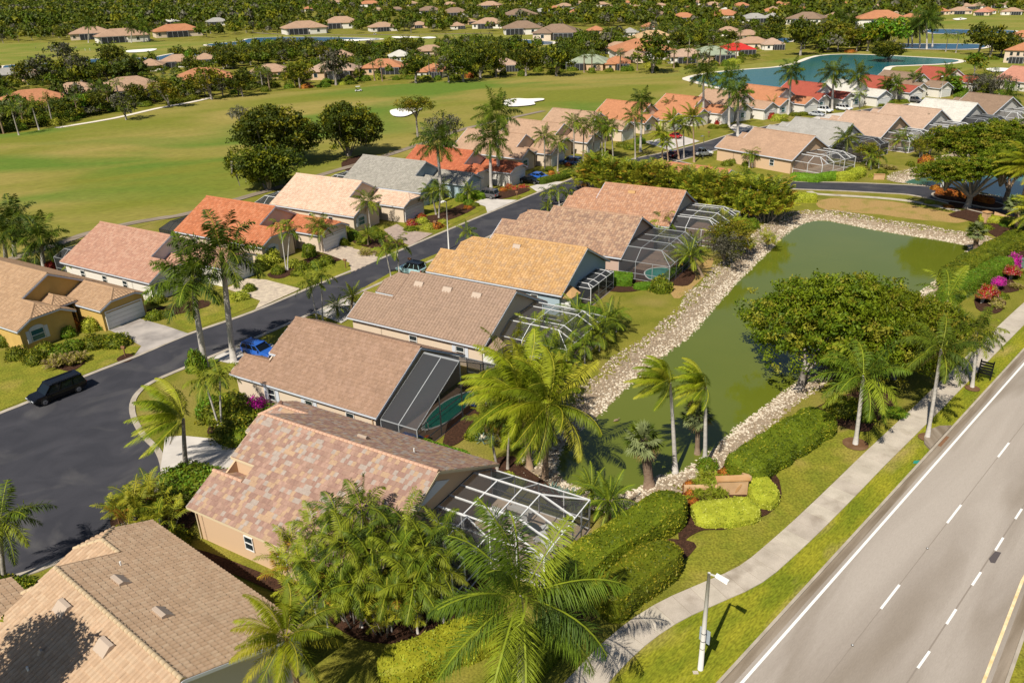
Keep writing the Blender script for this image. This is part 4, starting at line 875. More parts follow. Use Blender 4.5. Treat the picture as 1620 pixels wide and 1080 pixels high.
# --- hipped houses of the far rows
FARGRP = {}
def farhouse(row, col, roofm, x0, x1, yt, wall='wallwhite', lanai=True, ang=None, two=False, depth=None):
    z0 = 8.3 if two else 5.8; c = at((x0 + x1) / 2, yt, z0); dist = math.hypot(c.x, c.y); sc = FPX / math.hypot(dist, CAMH)
    kk = max(.95, min(1.75, (x1 - x0) / sc / 19)); c = at((x0 + x1) / 2, yt, z0 * kk); W = max(13, min(23, (x1 - x0) / sc / kk)); Dp = depth or 14.0; a = ang if ang is not None else math.degrees(math.atan2(c.y, c.x)) - 90 + rng.uniform(-18, 18)
    root = empty('hip_roof_house', (c.x, c.y, 0), R(a), None, 'house'); ze = z0 - 2.9; ov = .5
    root.scale = (kk,) * 3; FOOT.append((c.x, c.y, W * .5 * kk)); root['row'] = row; root['col'] = col
    x, y = W / 2, Dp / 2; rl = max(.5, x - y); zr = z0
    m = MB(); E_ = [(-x, -y, ze), (x, -y, ze), (x, y, ze), (-x, y, ze)]; r1, r2 = (-rl, 0, zr), (rl, 0, zr)
    for P in ([E_[0], E_[1], r2, r1], [E_[1], E_[2], r2], [E_[2], E_[3], r1, r2], [E_[3], E_[0], r1]): m.prism(P, (0, 0, -.18), roofm)
    if rng.random() < .6:                    # projecting wing with its own hip
        wx = rng.choice((-1, 1)) * x * .45; ww = x * .42; yy = -y - 2.6; zz = ze + ww * .42
        for P in ([(wx - ww, yy, ze), (wx + ww, yy, ze), (wx, yy + ww, zz)], [(wx - ww, 0, ze), (wx - ww, yy, ze), (wx, yy + ww, zz), (wx, 0, zz)], [(wx + ww, yy, ze), (wx + ww, 0, ze), (wx, 0, zz), (wx, yy + ww, zz)]): m.prism(P, (0, 0, -.15), roofm)
        wing = (wx, ww, yy)
    else: wing = None
    m.build('roof', root)
    b = MB(); b.box(-x + .6, x - .6, -y + .6, y - .6, 0, ze - .1, wall)
    if wing: b.box(wing[0] - wing[1] + .5, wing[0] + wing[1] - .5, wing[2] + .5, -y + .6, 0, ze - .1, wall)
    b.build('wall', root)
    n = 4; xs2 = [-x + 1.6 + (W - 4.5) * k / (n - 1) for k in range(n)]
    if lanai:
        lw = W * .42; lx = -x * .1 if wing is None else -math.copysign(x * .45, wing[0]); d = MB(); d.box(lx - lw / 2, lx + lw / 2, -y - 2.2, -y + .5, 0, 2.7, 'screendark'); d.build('screened_porch', root)
        f = MB()
        for k in range(5):
            q = lx - lw / 2 + lw * k / 4; f.bar((q, -y - 2.24, 0), (q, -y - 2.24, 2.75), .12, .12, 'cagegrey')
        f.bar((lx - lw / 2, -y - 2.24, 2.75), (lx + lw / 2, -y - 2.24, 2.75), .12, .12, 'cagegrey'); f.build('porch_frame', root)
    for q in xs2:
        if lanai and abs(q + .6 - lx) < lw / 2 + .3: continue
        if wing and abs(q + .6 - wing[0]) < wing[1] + .4: continue
        f = MB(); f.box(q, q + 1.3, -y + .5, -y + .58, .9, 2.3, 'white'); f = f.build('window', root); g_ = MB(); g_.box(q + .1, q + 1.2, -y + .46, -y + .5, 1.0, 2.2, 'glass'); g_.build('pane', f)
    if wing:
        f = MB(); f.box(wing[0] - .7, wing[0] + .7, wing[2] + .42, wing[2] + .49, .9, 2.3, 'white'); f = f.build('window', root); g_ = MB(); g_.box(wing[0] - .6, wing[0] + .6, wing[2] + .38, wing[2] + .42, 1.0, 2.2, 'glass'); g_.build('pane', f)
    if two:
        for q in (-3, -1, 1, 3): f = MB(); f.box(q * 1.3, q * 1.3 + 1.1, -y + .5, -y + .57, 3.2, 4.6, 'glass'); f.build('window', root)
    FARGRP.setdefault((row, col), []).append(root); return root
RN = {'T': ('tan', 'rfT'), 'O': ('orange', 'rfO'), 'R': ('brick red', 'rfPink'), 'B': ('brown', 'rfB'), 'G': ('grey', 'rfG'), 'S': ('sage green', 'rfS'), 'W': ('white', 'rfW'), 'P': ('pale pink', 'rfP'), 'Y': ('golden', 'rfGold'), 'X': ('bright red', 'rfRed')}
rows = {
 'behind the far left fairway': 'T119,165,42 T160,220,45 O238,318,38 W258,280,30 G327,357,28',
 'in the trees left of the fairway': 'X0',
 'left of the big fairway': 'O4,92,141 T84,150,130 T158,245,121 G-12,34,107 P33,62,108 T218,255,93 T255,305,86 O280,362,107 T309,338,84',
 'along the middle fairway edge': 'T398,455,101 P490,562,96 O575,638,93 O668,704,100 P780,815,91 S901,965,86 T990,1014,78 O967,986,88 P1057,1116,77 S1094,1157,73 X1139,1190,68 P1208,1236,60',
 'just behind the middle row': 'T530,550,79 T657,704,71 W620,644,79 O975,1055,61 T954,1002,66 Y1002,1063,48 T1166,1216,58 T1164,1202,47 T1134,1170,42 O929,957,41 G983,1010,44',
 'of the far row behind the long pond': 'T453,506,33 T515,562,26 T585,623,35 T650,676,34 T713,733,35 T752,795,28 B800,852,33 B852,912,38',
 'high in the woods at the top': 'B663,694,10 B701,737,12 T725,752,29 O567,602,1 B617,638,11 B801,843,14 G845,873,13 O902,914,15 B1031,1056,18 O1063,1100,20 O1126,1167,15 G1174,1212,21 T700,722,3 T880,905,5 T1115,1140,3 T1000,1018,6 O1018,1036,36 T640,660,2 T940,962,3 O1160,1185,4 T760,790,2',
 'among the topmost scattered roofs': 'T521,540,0 T830,846,1 O870,884,9 T905,925,2 T955,975,8 O985,1000,1 T1035,1055,5 O1085,1105,8 T1095,1112,1 W1140,1155,12 O1180,1198,14 T1215,1232,10 O1225,1240,2 B1290,1312,6 O1330,1345,3 T1375,1395,6 B1440,1458,9 O1480,1498,12 T1450,1470,3 T1520,1538,5 O1555,1570,11 O480,500,10 T590,606,12',
 'beyond the right hand ponds': 'B1255,1301,19 T1307,1347,19 O1369,1421,16 O1428,1463,21 T1506,1534,11 R1547,1567,13 T1590,1615,12 G1210,1236,21 O1205,1225,13 O1262,1278,10 T1575,1600,2 T1540,1560,4 O1605,1640,67 O1602,1640,48 P1408,1428,18 O1240,1256,4',
}
del rows['in the trees left of the fairway']
for row, s_ in rows.items():
    for t in s_.split():
        a, b_, c_ = map(float, t[1:].split(',')); col, rm = RN[t[0]]
        farhouse(row, col, rm, a, b_, c_, wall=rng.choice(['wallwhite', 'wallwhite', 'wallcream', 'wallpeach']), lanai=(row != 'just behind the middle row'), two=(t.startswith('O1369') or t.startswith('O1605')))
ORD = ['leftmost', 'second from left', 'third from left', 'fourth from left', 'fifth from left', 'sixth from left', 'seventh from left', 'eighth from left', 'ninth from left', 'tenth from left']
def ordl(k, n):
    if n == 2: return ('left', 'right')[k]
    if k == n - 1: return 'rightmost'
    if k < 10: return ORD[k]
    if n - 1 - k < 8: return ['', 'second', 'third', 'fourth', 'fifth', 'sixth', 'seventh', 'eighth'][n - 1 - k] + ' from right'
    return f'{k + 1}th from left'
SHORT = {'behind the far left fairway': 'far left row', 'left of the big fairway': 'left treeline', 'along the middle fairway edge': 'fairway row', 'just behind the middle row': 'second row', 'of the far row behind the long pond': 'far row', 'high in the woods at the top': 'top woods', 'among the topmost scattered roofs': 'topmost roofs', 'beyond the right hand ponds': 'top right'}
for (row, col), L in FARGRP.items():
    L.sort(key=lambda o: topx(o.location)[0]); n = len(L)
    for k, o in enumerate(L):
        if n == 1: o['label'] = f'{col} hip roofed house {row}'; ph = f'the {col} house, {SHORT[row]}'
        else: o['label'] = f'{ordl(k, n).replace(" ", "-")} of the {n} {col} roofed houses {row}'; ph = f'the {ordl(k, n).replace(" ", "-")} {col} house, {SHORT[row]}'
        o['group'] = 'houses ' + row; del o['row'], o['col']; LANDMARKS.append((o.location.x, o.location.y, ph))
# ---------------------------------------------------------------- vegetation: meshes
WIND = Vector((-1, -.25, 0))
class KB:                                     # collects kites (4 corner leaves)
    def __init__(s): s.V = []; s.m = []
    def kites(s, P, D, Wv, L, Wd, mi, sag=.0):
        """P base points, D directions, Wv width directions (n,3), L lengths, Wd half widths"""
        L = np.asarray(L)[:, None]; Wd = np.asarray(Wd)[:, None]; up = np.array([0, 0, 1.0])
        a = P; m = P + D * L * .45; t = P + D * L - up * L * sag
        s.V.append(np.stack([a, m + Wv * Wd, t, m - Wv * Wd], 1)); s.m.append(np.broadcast_to(np.asarray(mi), (len(P),)))
    def mesh(s, name, mats):
        V = np.concatenate(s.V); n = len(V); F = np.arange(n * 4).reshape(n, 4); return mesh_np(name, V.reshape(-1, 3), F, mats, np.concatenate(s.m))
def unit(v): return v / (np.linalg.norm(v, axis=-1, keepdims=True) + 1e-9)
def frond(kb, r, base, az, el, L, n, lmax, droop, wind, w, plum, mi, hang=.25, rw=.035):
    K = 9; p = np.array(base, float); d = np.array([math.cos(az) * math.cos(el), math.sin(az) * math.cos(el), math.sin(el)]); pts = [p.copy()]; ds = [d.copy()]; wv = np.array(WIND[:]) * wind
    for k in range(K):
        f = (k + .5) / K; d = d + np.array([0, 0, -droop * f * 1.6 / K]) + wv * f * 2.2 / K; d /= np.linalg.norm(d); p = p + d * L / K; pts.append(p.copy()); ds.append(d.copy())
    pts = np.array(pts); ds = np.array(ds); t = np.linspace(.14, 1, n); q = t * K; i = np.minimum(q.astype(int), K - 1); fr = (q - i)[:, None]
    P = pts[i] * (1 - fr) + pts[i + 1] * fr; Dd = unit(ds[i] * (1 - fr) + ds[i + 1] * fr); side = unit(np.cross(Dd, np.array([0, 0, 1.0]))); upv = np.cross(side, Dd)
    ln = lmax * np.sin(np.pi * np.clip(.16 + .80 * t, 0, 1)) ** .75
    for sg in (-1, 1):
        k = r.normal(0, plum, n)[:, None]; dirs = unit(side * sg * .9 + Dd * (.35 + .5 * t[:, None]) + upv * k + np.array([0, 0, -hang]) + np.array(WIND[:]) * wind * .8 + r.normal(0, .06, (n, 3)))
        kb.kites(P, dirs, Dd, ln * r.uniform(.85, 1.1, n), np.full(n, w), mi, .22)
    s2 = unit(np.cross(ds, np.array([0, 0, 1.0]))) * rw
    V = np.stack([pts[:-1] - s2[:-1], pts[:-1] + s2[:-1], pts[1:] + s2[1:] * .8, pts[1:] - s2[1:] * .8], 1); kb.V.append(V); kb.m.append(np.full(len(V), 3))
def palm_crown(seed, nf=16, L=3.5, n=34, lmax=.8, el=(75, -25), droop=1.0, wind=.3, w=.03, plum=.45, mw=(.5, .3, .2), hang=.3, dead=0, mats=None, deadlen=.7, rot=0):
    r = np.random.default_rng(seed); kb = KB()
    for k in range(nf):
        f = k / max(nf - 1, 1); e = math.radians(el[0] + (el[1] - el[0]) * f ** .85 + r.normal(0, 6)); az = k * 2.399 + r.normal(0, .2) + rot
        if wind > .9: az = math.pi + math.remainder(az - math.pi, 2 * math.pi) * .55
        frond(kb, r, (math.cos(az) * .08, math.sin(az) * .08, .1), az, e, L * r.uniform(.85, 1.08), n, lmax, droop * r.uniform(.8, 1.2), wind * r.uniform(.5, 1.2), w, plum, int(r.choice(3, p=mw)), hang)
    for k in range(dead):
        az = r.uniform(0, 6.28); frond(kb, r, (0, 0, -.1), az, math.radians(-45 + r.normal(0, 12)), L * deadlen, n, lmax * .6, 1.6, wind * .3, w * .8, .3, 4, .8)
    return kb.mesh('palm_crown', mats)
def fan_crown(seed, nf=26, pet=1.0, rad=.9, nk=18, mats=None, droop=.35, skirt=6, el=(80, -35)):
    r = np.random.default_rng(seed); kb = KB()
    for k in range(nf + skirt):
        f = min(k / nf, 1.15); e = math.radians(el[0] + (el[1] - el[0]) * f + r.normal(0, 8)); az = k * 2.399 + r.normal(0, .25); d = np.array([math.cos(az) * math.cos(e), math.sin(az) * math.cos(e), math.sin(e)]) + np.array(WIND[:]) * .12
        d = unit(d); c = d * pet * r.uniform(.75, 1.05); side = unit(np.cross(d, np.array([0, 0, 1.0]))); up = np.cross(side, d); mi = 4 if k >= nf else int(r.choice(3, p=(.45, .35, .2)))
        th = np.linspace(-2.0, 2.0, nk); D = unit(np.cos(th)[:, None] * d + np.sin(th)[:, None] * side * .95 + up * .12 * np.cos(th * 2)[:, None] + np.array([0, 0, -droop * .5]) * (1 - np.cos(th) * .3)[:, None] + r.normal(0, .05, (nk, 3)))
        Wv = unit(np.cross(D, up)); kb.kites(np.repeat(c[None], nk, 0), D, Wv, rad * (.7 + .3 * np.cos(th * .6)) * r.uniform(.9, 1.1, nk), np.full(nk, rad * .075), mi, .18)
        V = np.array([[side * .02, -side * .02, c - side * .02, c + side * .02]]); kb.V.append(V); kb.m.append(np.array([3]))
    return kb.mesh('palm_crown', mats)
def areca_clump(seed, stems=9, spread=1.1, H=(1.6, 3.2), nf=5, L=2.1, n=20, lmax=.55, w=.035, mats=None, wind=.25, mw=(.4, .35, .25), droop=1.5):
    r = np.random.default_rng(seed); kb = KB()
    for k in range(stems):
        a = k * 2.399; rr = spread * math.sqrt((k + .5) / stems); bx, by = math.cos(a) * rr, math.sin(a) * rr; h = (r.uniform(*H) if H[0] > .5 or H[1] < 1 else H[0] + (H[1] - H[0]) * (1 - rr / spread * .75) * r.uniform(.75, 1.1)) * (1.1 - .3 * rr / spread); top = np.array([bx * 1.5, by * 1.5, h])
        P = np.array([[bx * .6, by * .6, 0], top]); sd = np.array([.05, 0, 0]); s2 = np.array([0, .05, 0])
        for q in (sd, s2): kb.V.append(np.array([[P[0] - q, P[0] + q, P[1] + q, P[1] - q]])); kb.m.append(np.array([5]))
        for j in range(nf):
            az = a + j * 2.399 + r.normal(0, .4); frond(kb, r, top, az, math.radians(r.uniform(35, 80)), L * r.uniform(.75, 1.1), n, lmax, droop * r.uniform(.7, 1.2), wind * r.uniform(.4, 1.2), w, .25, int(r.choice(3, p=mw)) if r.random() > .07 else 4, .2)
    return kb.mesh('foliage', mats)
def rand_dirs(r, n): return unit(r.normal(0, 1, (n, 3)))
def leaf_cloud(kb, r, C_, size, mi, upb=.6, flat=.5):
    """leaf quads at points C_ (n,3)"""
    n = len(C_); N = unit(rand_dirs(r, n) + np.array([0, 0, upb])); a = unit(np.cross(N, rand_dirs(r, n))); b = np.cross(N, a); s_ = (size * r.uniform(.6, 1.3, n))[:, None]
    kb.V.append(np.stack([C_ - a * s_, C_ + b * s_ * flat, C_ + a * s_, C_ - b * s_ * flat], 1)); kb.m.append(np.broadcast_to(np.asarray(mi), (n,)))
def tree_crown(seed, rx=3.5, rz=2.6, lobes=9, clumps=90, leaves=45, cr=.75, size=.16, mw=(.45, .35, .2), hollow=.55, mats=None, flat=0.0, limbs=True, bare=0, gap=0.0, under=-.35):
    """crown: lobes of clumps of leaves in a lumpy ellipsoid whose centre is the origin; limbs reach into it"""
    r = np.random.default_rng(seed); kb = KB(); lob = []
    for k in range(lobes):
        d = unit(r.normal(0, 1, 3)); d[2] = abs(d[2]) * .9 - .15; lob.append((d * np.array([rx, rx, rz]) * r.uniform(.35, .62), r.uniform(.42, .62)))
    cs = []; tries = 0
    while len(cs) < clumps and tries < clumps * 30:
        tries += 1; c, s_ = lob[r.integers(len(lob))]; d = unit(r.normal(0, 1, 3)); p = c + d * np.array([rx, rx, rz]) * s_ * r.uniform(hollow, 1)
        if p[2] < under * rz: continue
        if gap and np.sin(p[0] * 1.9 + seed) * np.sin(p[1] * 1.7 + seed * 2) * np.sin(p[2] * 2.1) > 1 - gap: continue
        cs.append(p)
    cs = np.array(cs)
    for p in cs:
        n = int(leaves * r.uniform(.6, 1.3)); off = r.normal(0, 1, (n, 3)); off = off / (np.linalg.norm(off, axis=1, keepdims=True) + .2) * cr * r.uniform(.3, 1.1, (n, 1)) * np.array([1, 1, .62 - flat * .3])
        leaf_cloud(kb, r, p + off, size, int(r.choice(3, p=mw)))
    if limbs:
        for k in range(min(limbs if limbs is not True else 9, len(cs))):
            p = cs[r.integers(len(cs))] * .75; b0 = np.array([0, 0, -rz * .95]); m_ = b0 * .35 + p * .45 + np.array([0, 0, -.1 * rz]); w_ = .035 * rx ** .8
            for q in (np.array([1, 0, 0]), np.array([0, 1, 0])):
                for A, B, wa, wb in ((b0, m_, w_, w_ * .7), (m_, p, w_ * .7, w_ * .2)): kb.V.append(np.array([[A - q * wa, A + q * wa, B + q * wb, B - q * wb]])); kb.m.append(np.array([3]))
    for k in range(bare):                      # bare twigs / hanging moss
        p = cs[r.integers(len(cs))]; e = p + np.array([r.normal(0, .3), r.normal(0, .3), -r.uniform(.8, 2.0)]); q = np.array([.12, .05, 0]); kb.V.append(np.array([[p - q, p + q, e + q * .3, e - q * .3]])); kb.m.append(np.array([4]))
    return kb.mesh('crown', mats)
def shrub_mesh(seed, n=1000, size=.085, mats=('hedge1', 'hedge2', 'hedge3'), mw=(.35, .4, .25), flat=.8, lump=.12, core='hedge1', jag=.05):
    """unit dome (radius 1, height 1) of leaves over an inner core added to block light"""
    r = np.random.default_rng(seed); kb = KB(); d = unit(r.normal(0, 1, (n, 3))); d[:, 2] = np.abs(d[:, 2]) * 1.0; ph = r.uniform(0, 6, 6)
    lu = 1 + lump * (np.sin(d[:, 0] * 5 + ph[0]) * np.sin(d[:, 1] * 5 + ph[1]) + .6 * np.sin(d[:, 2] * 7 + ph[2] + d[:, 0] * 4)); P = d * lu[:, None] * r.uniform(.86, 1.0 + jag, (n, 1)) * np.array([1, 1, .95])
    leaf_cloud(kb, r, P, size, r.choice(3, n, p=mw), .4)
    V = []; nu, nv = 12, 5
    for j in range(nv):
        for i in range(nu):
            q = []
            for a, b in ((i, j), (i + 1, j), (i + 1, j + 1), (i, j + 1)):
                t = 2 * math.pi * a / nu; f = math.pi / 2 * b / nv; q.append([math.cos(t) * math.cos(f) * .86, math.sin(t) * math.cos(f) * .86, math.sin(f) * .84])
            V.append(q)
    kb.V.append(np.array(V)); kb.m.append(np.full(len(V), 1)); return kb.mesh('foliage', mats)
PM = ['palmmid', 'palmdark', 'palmlight', 'palmlight', 'palmdead', 'barkgrey']
CM = ['cocolight', 'cocomid', 'palmyellow', 'palmyellow', 'palmdead', 'barkgrey']
CL = ['palmmid', 'palmdark', 'palmlight', 'palmlight', 'palmorange', 'barkgrey']
YM = ['palmlight', 'palmmid', 'palmyellow', 'palmyellow', 'palmorange', 'barkgrey']
SM = ['palmgrey', 'palmmid', 'palmdark', 'palmgrey', 'palmdead', 'barkgrey']
OM = ['oakdark', 'oakmid', 'oaklight', 'barkgrey', 'moss']
G = {}
def lib(k, f, n):
    G[k] = [f(100 + 17 * i + len(k)) for i in range(n)]
lib('royal', lambda s: palm_crown(s, 19, 3.7, 62, .95, (80, -38), 1.4, .22, .046, .55, (.5, .40, .10), mats=PM), 3)
lib('queen', lambda s: palm_crown(s, 20, 3.3, 46, .75, (75, -40), 1.5, .30, .036, .5, (.48, .24, .28), .45, 2, mats=PM), 3)
lib('bigqueen', lambda s: palm_crown(s, 24, 3.5, 95, .85, (78, -45), 1.35, .30, .020, .42, (.55, .30, .15), .5, 4, mats=PM), 1)
lib('windcoco', lambda s: palm_crown(s, 20, 4.2, 60, 1.0, (80, -20), 1.0, 1.15, .040, .12, (.4, .45, .15), .35, 1, mats=CM), 2)
lib('breezecoco', lambda s: palm_crown(s, 24, 4.4, 64, 1.0, (80, -35), 1.1, .75, .036, .15, (.38, .42, .20), .42, 3, mats=CM), 2)
lib('coconut', lambda s: palm_crown(s, 26, 4.3, 56, .95, (78, -35), 1.15, .45, .042, .12, (.45, .35, .20), .38, 2, mats=CM), 3)
lib('alexander', lambda s: palm_crown(s, 11, 2.4, 30, .6, (72, -15), 1.5, .35, .032, .3, (.45, .2, .35), .3, 0, mats=PM), 3)
lib('clustered', lambda s: palm_crown(s, 11, 2.15, 34, .62, (75, -20), 1.7, .28, .030, .2, (.42, .34, .24), .35, 1, mats=CL), 4)
lib('adonidia', lambda s: palm_crown(s, 10, 1.9, 26, .5, (72, -25), 2.2, .25, .035, .3, (.45, .15, .40), .3, 0, mats=PM), 3)
lib('date', lambda s: palm_crown(s, 30, 1.7, 26, .32, (80, -25), 1.3, .12, .018, .15, (.55, .3, .15), .15, 0, mats=PM), 2)
lib('sabal', lambda s: fan_crown(s, 26, 1.0, 1.0, 18, SM), 3)
lib('areca', lambda s: areca_clump(s, mats=YM, mw=(.40, .25, .35)), 3)
lib('arecatall', lambda s: areca_clump(s, 9, 1.0, (2.2, 5.2), 6, 2.3, 40, .62, .024, mats=CL, mw=(.34, .46, .20)), 3)
lib('hedgepalm', lambda s: areca_clump(s, 17, 1.3, (.4, 4.9), 6, 2.1, 14, .6, .06, mats=YM, mw=(.36, .34, .30)), 4)
lib('oak', lambda s: tree_crown(s, 4.9, 4.1, 14, 420, 34, .85, .20, mats=OM, bare=30, gap=.08, under=-.55, hollow=.7), 3)
lib('bigrain', lambda s: tree_crown(s, 9.0, 5.2, 40, 2000, 34, .8, .18, (.34, .48, .18), .8, mats=['rain1', 'rain2', 'rain3', 'barkgrey', 'moss'], flat=.3, limbs=16, under=-.5), 1)
lib('olive', lambda s: tree_crown(s, 3.8, 3.0, 10, 130, 32, .8, .17, mats=['oakmid', 'oaklight', 'oakolive', 'barkgrey', 'moss'], gap=.25, bare=10), 2)
lib('grey', lambda s: tree_crown(s, 3.6, 3.0, 10, 90, 30, .8, .15, mats=['grey1', 'grey2', 'oakmid', 'barkgrey', 'moss'], gap=.4, bare=60), 2)
lib('rain', lambda s: tree_crown(s, 6.6, 3.9, 24, 1050, 36, .75, .17, (.34, .44, .22), .68, under=-.25, mats=['rain1', 'rain2', 'rain3', 'barkgrey', 'moss'], flat=.8, limbs=14), 2)
FO = dict(leaves=15, cr=1.15, size=.38, limbs=4, under=-.8, hollow=.65)
lib('faroak', lambda s: tree_crown(s, 4.6, 4.2, 9, 95, mats=OM, **FO), 4)
lib('farolive', lambda s: tree_crown(s, 4.2, 3.6, 8, 68, mats=['oakmid', 'oaklight', 'oakolive', 'barkgrey', 'moss'], bare=6, **FO), 3)
lib('fargrey', lambda s: tree_crown(s, 4.1, 3.8, 8, 60, mats=['grey1', 'oakmid', 'grey2', 'barkgrey', 'moss'], bare=16, **FO), 2)
lib('farlime', lambda s: tree_crown(s, 3.2, 2.9, 7, 52, mats=['brightg1', 'oaklight', 'brightg2', 'barkgrey', 'moss'], **FO), 2)
lib('farpalm', lambda s: palm_crown(s, 13, 3.4, 11, 1.0, (70, -30), 1.5, .25, .09, .5, (.45, .25, .30), .4, 0, mats=PM), 3)
lib('farsabal', lambda s: fan_crown(s, 16, 1.1, 1.1, 7, SM, skirt=3), 3)
lib('shrub', lambda s: shrub_mesh(s), 3)
lib('greenshrub', lambda s: shrub_mesh(s, mats=('brightg1', 'hedge2', 'brightg2')), 2)
lib('limeshrub', lambda s: shrub_mesh(s, mats=('lime1', 'lime2', 'lime3')), 2)
lib('redshrub', lambda s: shrub_mesh(s, mats=('redleaf2', 'redleaf', 'hedge2'), mw=(.4, .4, .2), size=.1, n=500), 1)
lib('orangeshrub', lambda s: shrub_mesh(s, mats=('redleaf2', 'orangeleaf', 'hedge2'), mw=(.3, .5, .2), size=.1, n=500), 1)
lib('magenta', lambda s: shrub_mesh(s, mats=('hedge2', 'magenta', 'magenta2'), mw=(.14, .46, .4), size=.09, jag=.2), 1)
lib('redmix', lambda s: shrub_mesh(s, mats=('hedge3', 'redleaf', 'pinkflower'), mw=(.4, .4, .2), size=.09, jag=.15), 1)
lib('tawny', lambda s: areca_clump(s, 10, .5, (.05, .2), 9, .9, 8, .25, .03, mats=['tawny', 'hedge3', 'palmyellow', 'tawny', 'tawny', 'barkgrey'], droop=1.8), 1)
lib('fountain', lambda s: areca_clump(s, 8, .3, (.05, .2), 12, .95, 8, .25, .028, mats=['lime1', 'palmlight', 'lime2', 'lime1', 'tawny', 'barkgrey'], droop=2.0), 2)
lib('agave', lambda s: palm_crown(s, 22, .55, 2, .05, (80, 5), .4, 0, .03, .1, (.6, .3, .1), .1, 0, mats=['agave', 'agave', 'palmgrey', 'agave', 'agave', 'agave']), 1)
lib('cordyline', lambda s: palm_crown(s, 16, .6, 4, .3, (80, 10), .8, .1, .05, .4, (.4, .3, .3), .1, 0, mats=['redleaf', 'redleaf2', 'orangeleaf', 'redleaf', 'redleaf', 'barkgrey']), 1)

PLANTS = []                                   # (object, singular, plural, category, group)
def reg(o, one, many, cat, group): o['category'] = cat; o['group'] = group; PLANTS.append((o, one, many))
def trunk_mesh(base, top, r0, r1, m, bend=.35, n=7, rings=7, bulge=0, shaft=0):
    """curved tapered trunk from base to top, relative to base"""
    d = Vector(top) - Vector(base); pts = []; rad = []
    for k in range(rings):
        t = k / (rings - 1); side = Vector((d.x, d.y, 0)) * (t ** 1.5 - t) * bend; pts.append(Vector((d.x, d.y, 0)) * t + side + Vector((0, 0, d.z * t - (.15 if k == 0 else 0)))); rad.append((r0 + (r1 - r0) * t) * (1 + bulge * math.sin(math.pi * min(1, t * 1.1)) + (.35 * (1 - t * 6) if t < .16 else 0)))
    b = MB(); b.tube(pts, rad, m, n)
    if shaft: b.tube([pts[-1] * 1.0, pts[-1] + Vector((0, 0, shaft))], [r1 * 1.15, r1 * .8], 'crownshaft', 7)
    return b.mesh('trunk', True)
PK = {'clustered': ('clustered feather palm', 'clustered feather palms', .07, .055, 'barkroyal', .3), 'bigqueen': ('queen palm', 'queen palms', .2, .16, 'barkgrey', 0), 'breezecoco': ('windblown coconut palm', 'windblown coconut palms', .24, .13, 'barkwarm', 0), 'windcoco': ('windblown coconut palm', 'windblown coconut palms', .24, .13, 'barkwarm', 0), 'royal': ('royal palm', 'royal palms', .27, .2, 'barkroyal', .9), 'queen': ('queen palm', 'queen palms', .17, .13, 'barkgrey', 0), 'coconut': ('windblown coconut palm', 'windblown coconut palms', .24, .13, 'barkwarm', 0),
      'alexander': ('slender feather palm', 'slender feather palms', .12, .09, 'barkgrey', .4), 'adonidia': ('small Christmas palm', 'small Christmas palms', .09, .07, 'barkroyal', .35), 'date': ('pygmy date palm', 'pygmy date palms', .14, .13, 'barkbrown', 0),
      'sabal': ('cabbage palm', 'cabbage palms', .26, .22, 'barkbrown', 0), 'farpalm': ('tall feather palm', 'tall feather palms', .22, .16, 'barkgrey', 0), 'farsabal': ('cabbage palm', 'cabbage palms', .26, .22, 'barkbrown', 0)}
def solve_h(b, cy):
    lo, hi = .3, 24
    for _ in range(30):
        m = (lo + hi) / 2
        if topx((b[0], b[1], m))[1] > cy: lo = m
        else: hi = m
    return m
pr = random.Random(3)
def palm(kind, base=None, crown=None, h=None, s=1.0, bark=None, trunkw=1.0, var=None, rot=None, zx=None, words=None):
    one, many, r0, r1, bk, shaft = PK[kind]; bk = bark or bk
    if base is not None:
        B = at(*base); B.z = gz(B.x, B.y); B = at(base[0], base[1], B.z)
        if crown is not None:
            hh = h or solve_h(B, crown[1]); T = at(crown[0], crown[1], hh)
        else: hh = h; T = B + Vector((pr.uniform(-.3, .3), pr.uniform(-.2, .2), hh))
    else:
        hh = h; T = at(crown[0], crown[1], hh); B = Vector((T.x + pr.uniform(-.4, .5) * hh * .06, T.y + pr.uniform(-.3, .3) * hh * .06, 0)); B.z = gz(B.x, B.y)
    root = empty(kind_name(kind), B)
    if shaft: T = T - Vector((0, 0, shaft * .9))
    link('trunk', trunk_mesh(B, T, r0 * trunkw * s ** .5, r1 * trunkw * s ** .5, bk, shaft=shaft, bulge=.15 if kind == 'royal' else 0), root)
    v = G[kind][pr.randrange(len(G[kind])) if var is None else var]
    top = T - B + Vector((0, 0, shaft))
    link('crown', v, root, top, pr.uniform(-.5, .5) if rot is None else rot, s)
    one2, many2 = words or (one, many); reg(root, one2, many2, 'palm tree', many); return root
def kind_name(k): return {'clustered': 'feather_palm', 'bigqueen': 'queen_palm', 'windcoco': 'coconut_palm', 'breezecoco': 'coconut_palm', 'royal': 'royal_palm', 'queen': 'queen_palm', 'coconut': 'coconut_palm', 'alexander': 'feather_palm', 'adonidia': 'christmas_palm', 'date': 'date_palm', 'sabal': 'cabbage_palm', 'farpalm': 'feather_palm', 'farsabal': 'cabbage_palm'}[k]
TK = {'oak': ('dark rounded shade tree', 'dark rounded shade trees'), 'olive': ('olive green shade tree', 'olive green shade trees'), 'grey': ('greyish mossy tree', 'greyish mossy trees'), 'rain': ('broad spreading tree', 'broad spreading trees'),
      'faroak': ('dark rounded tree', 'dark rounded trees'), 'farolive': ('olive green tree', 'olive green trees'), 'fargrey': ('greyish mossy tree', 'greyish mossy trees'), 'farlime': ('bright green tree', 'bright green trees')}
TRUNKS = {}
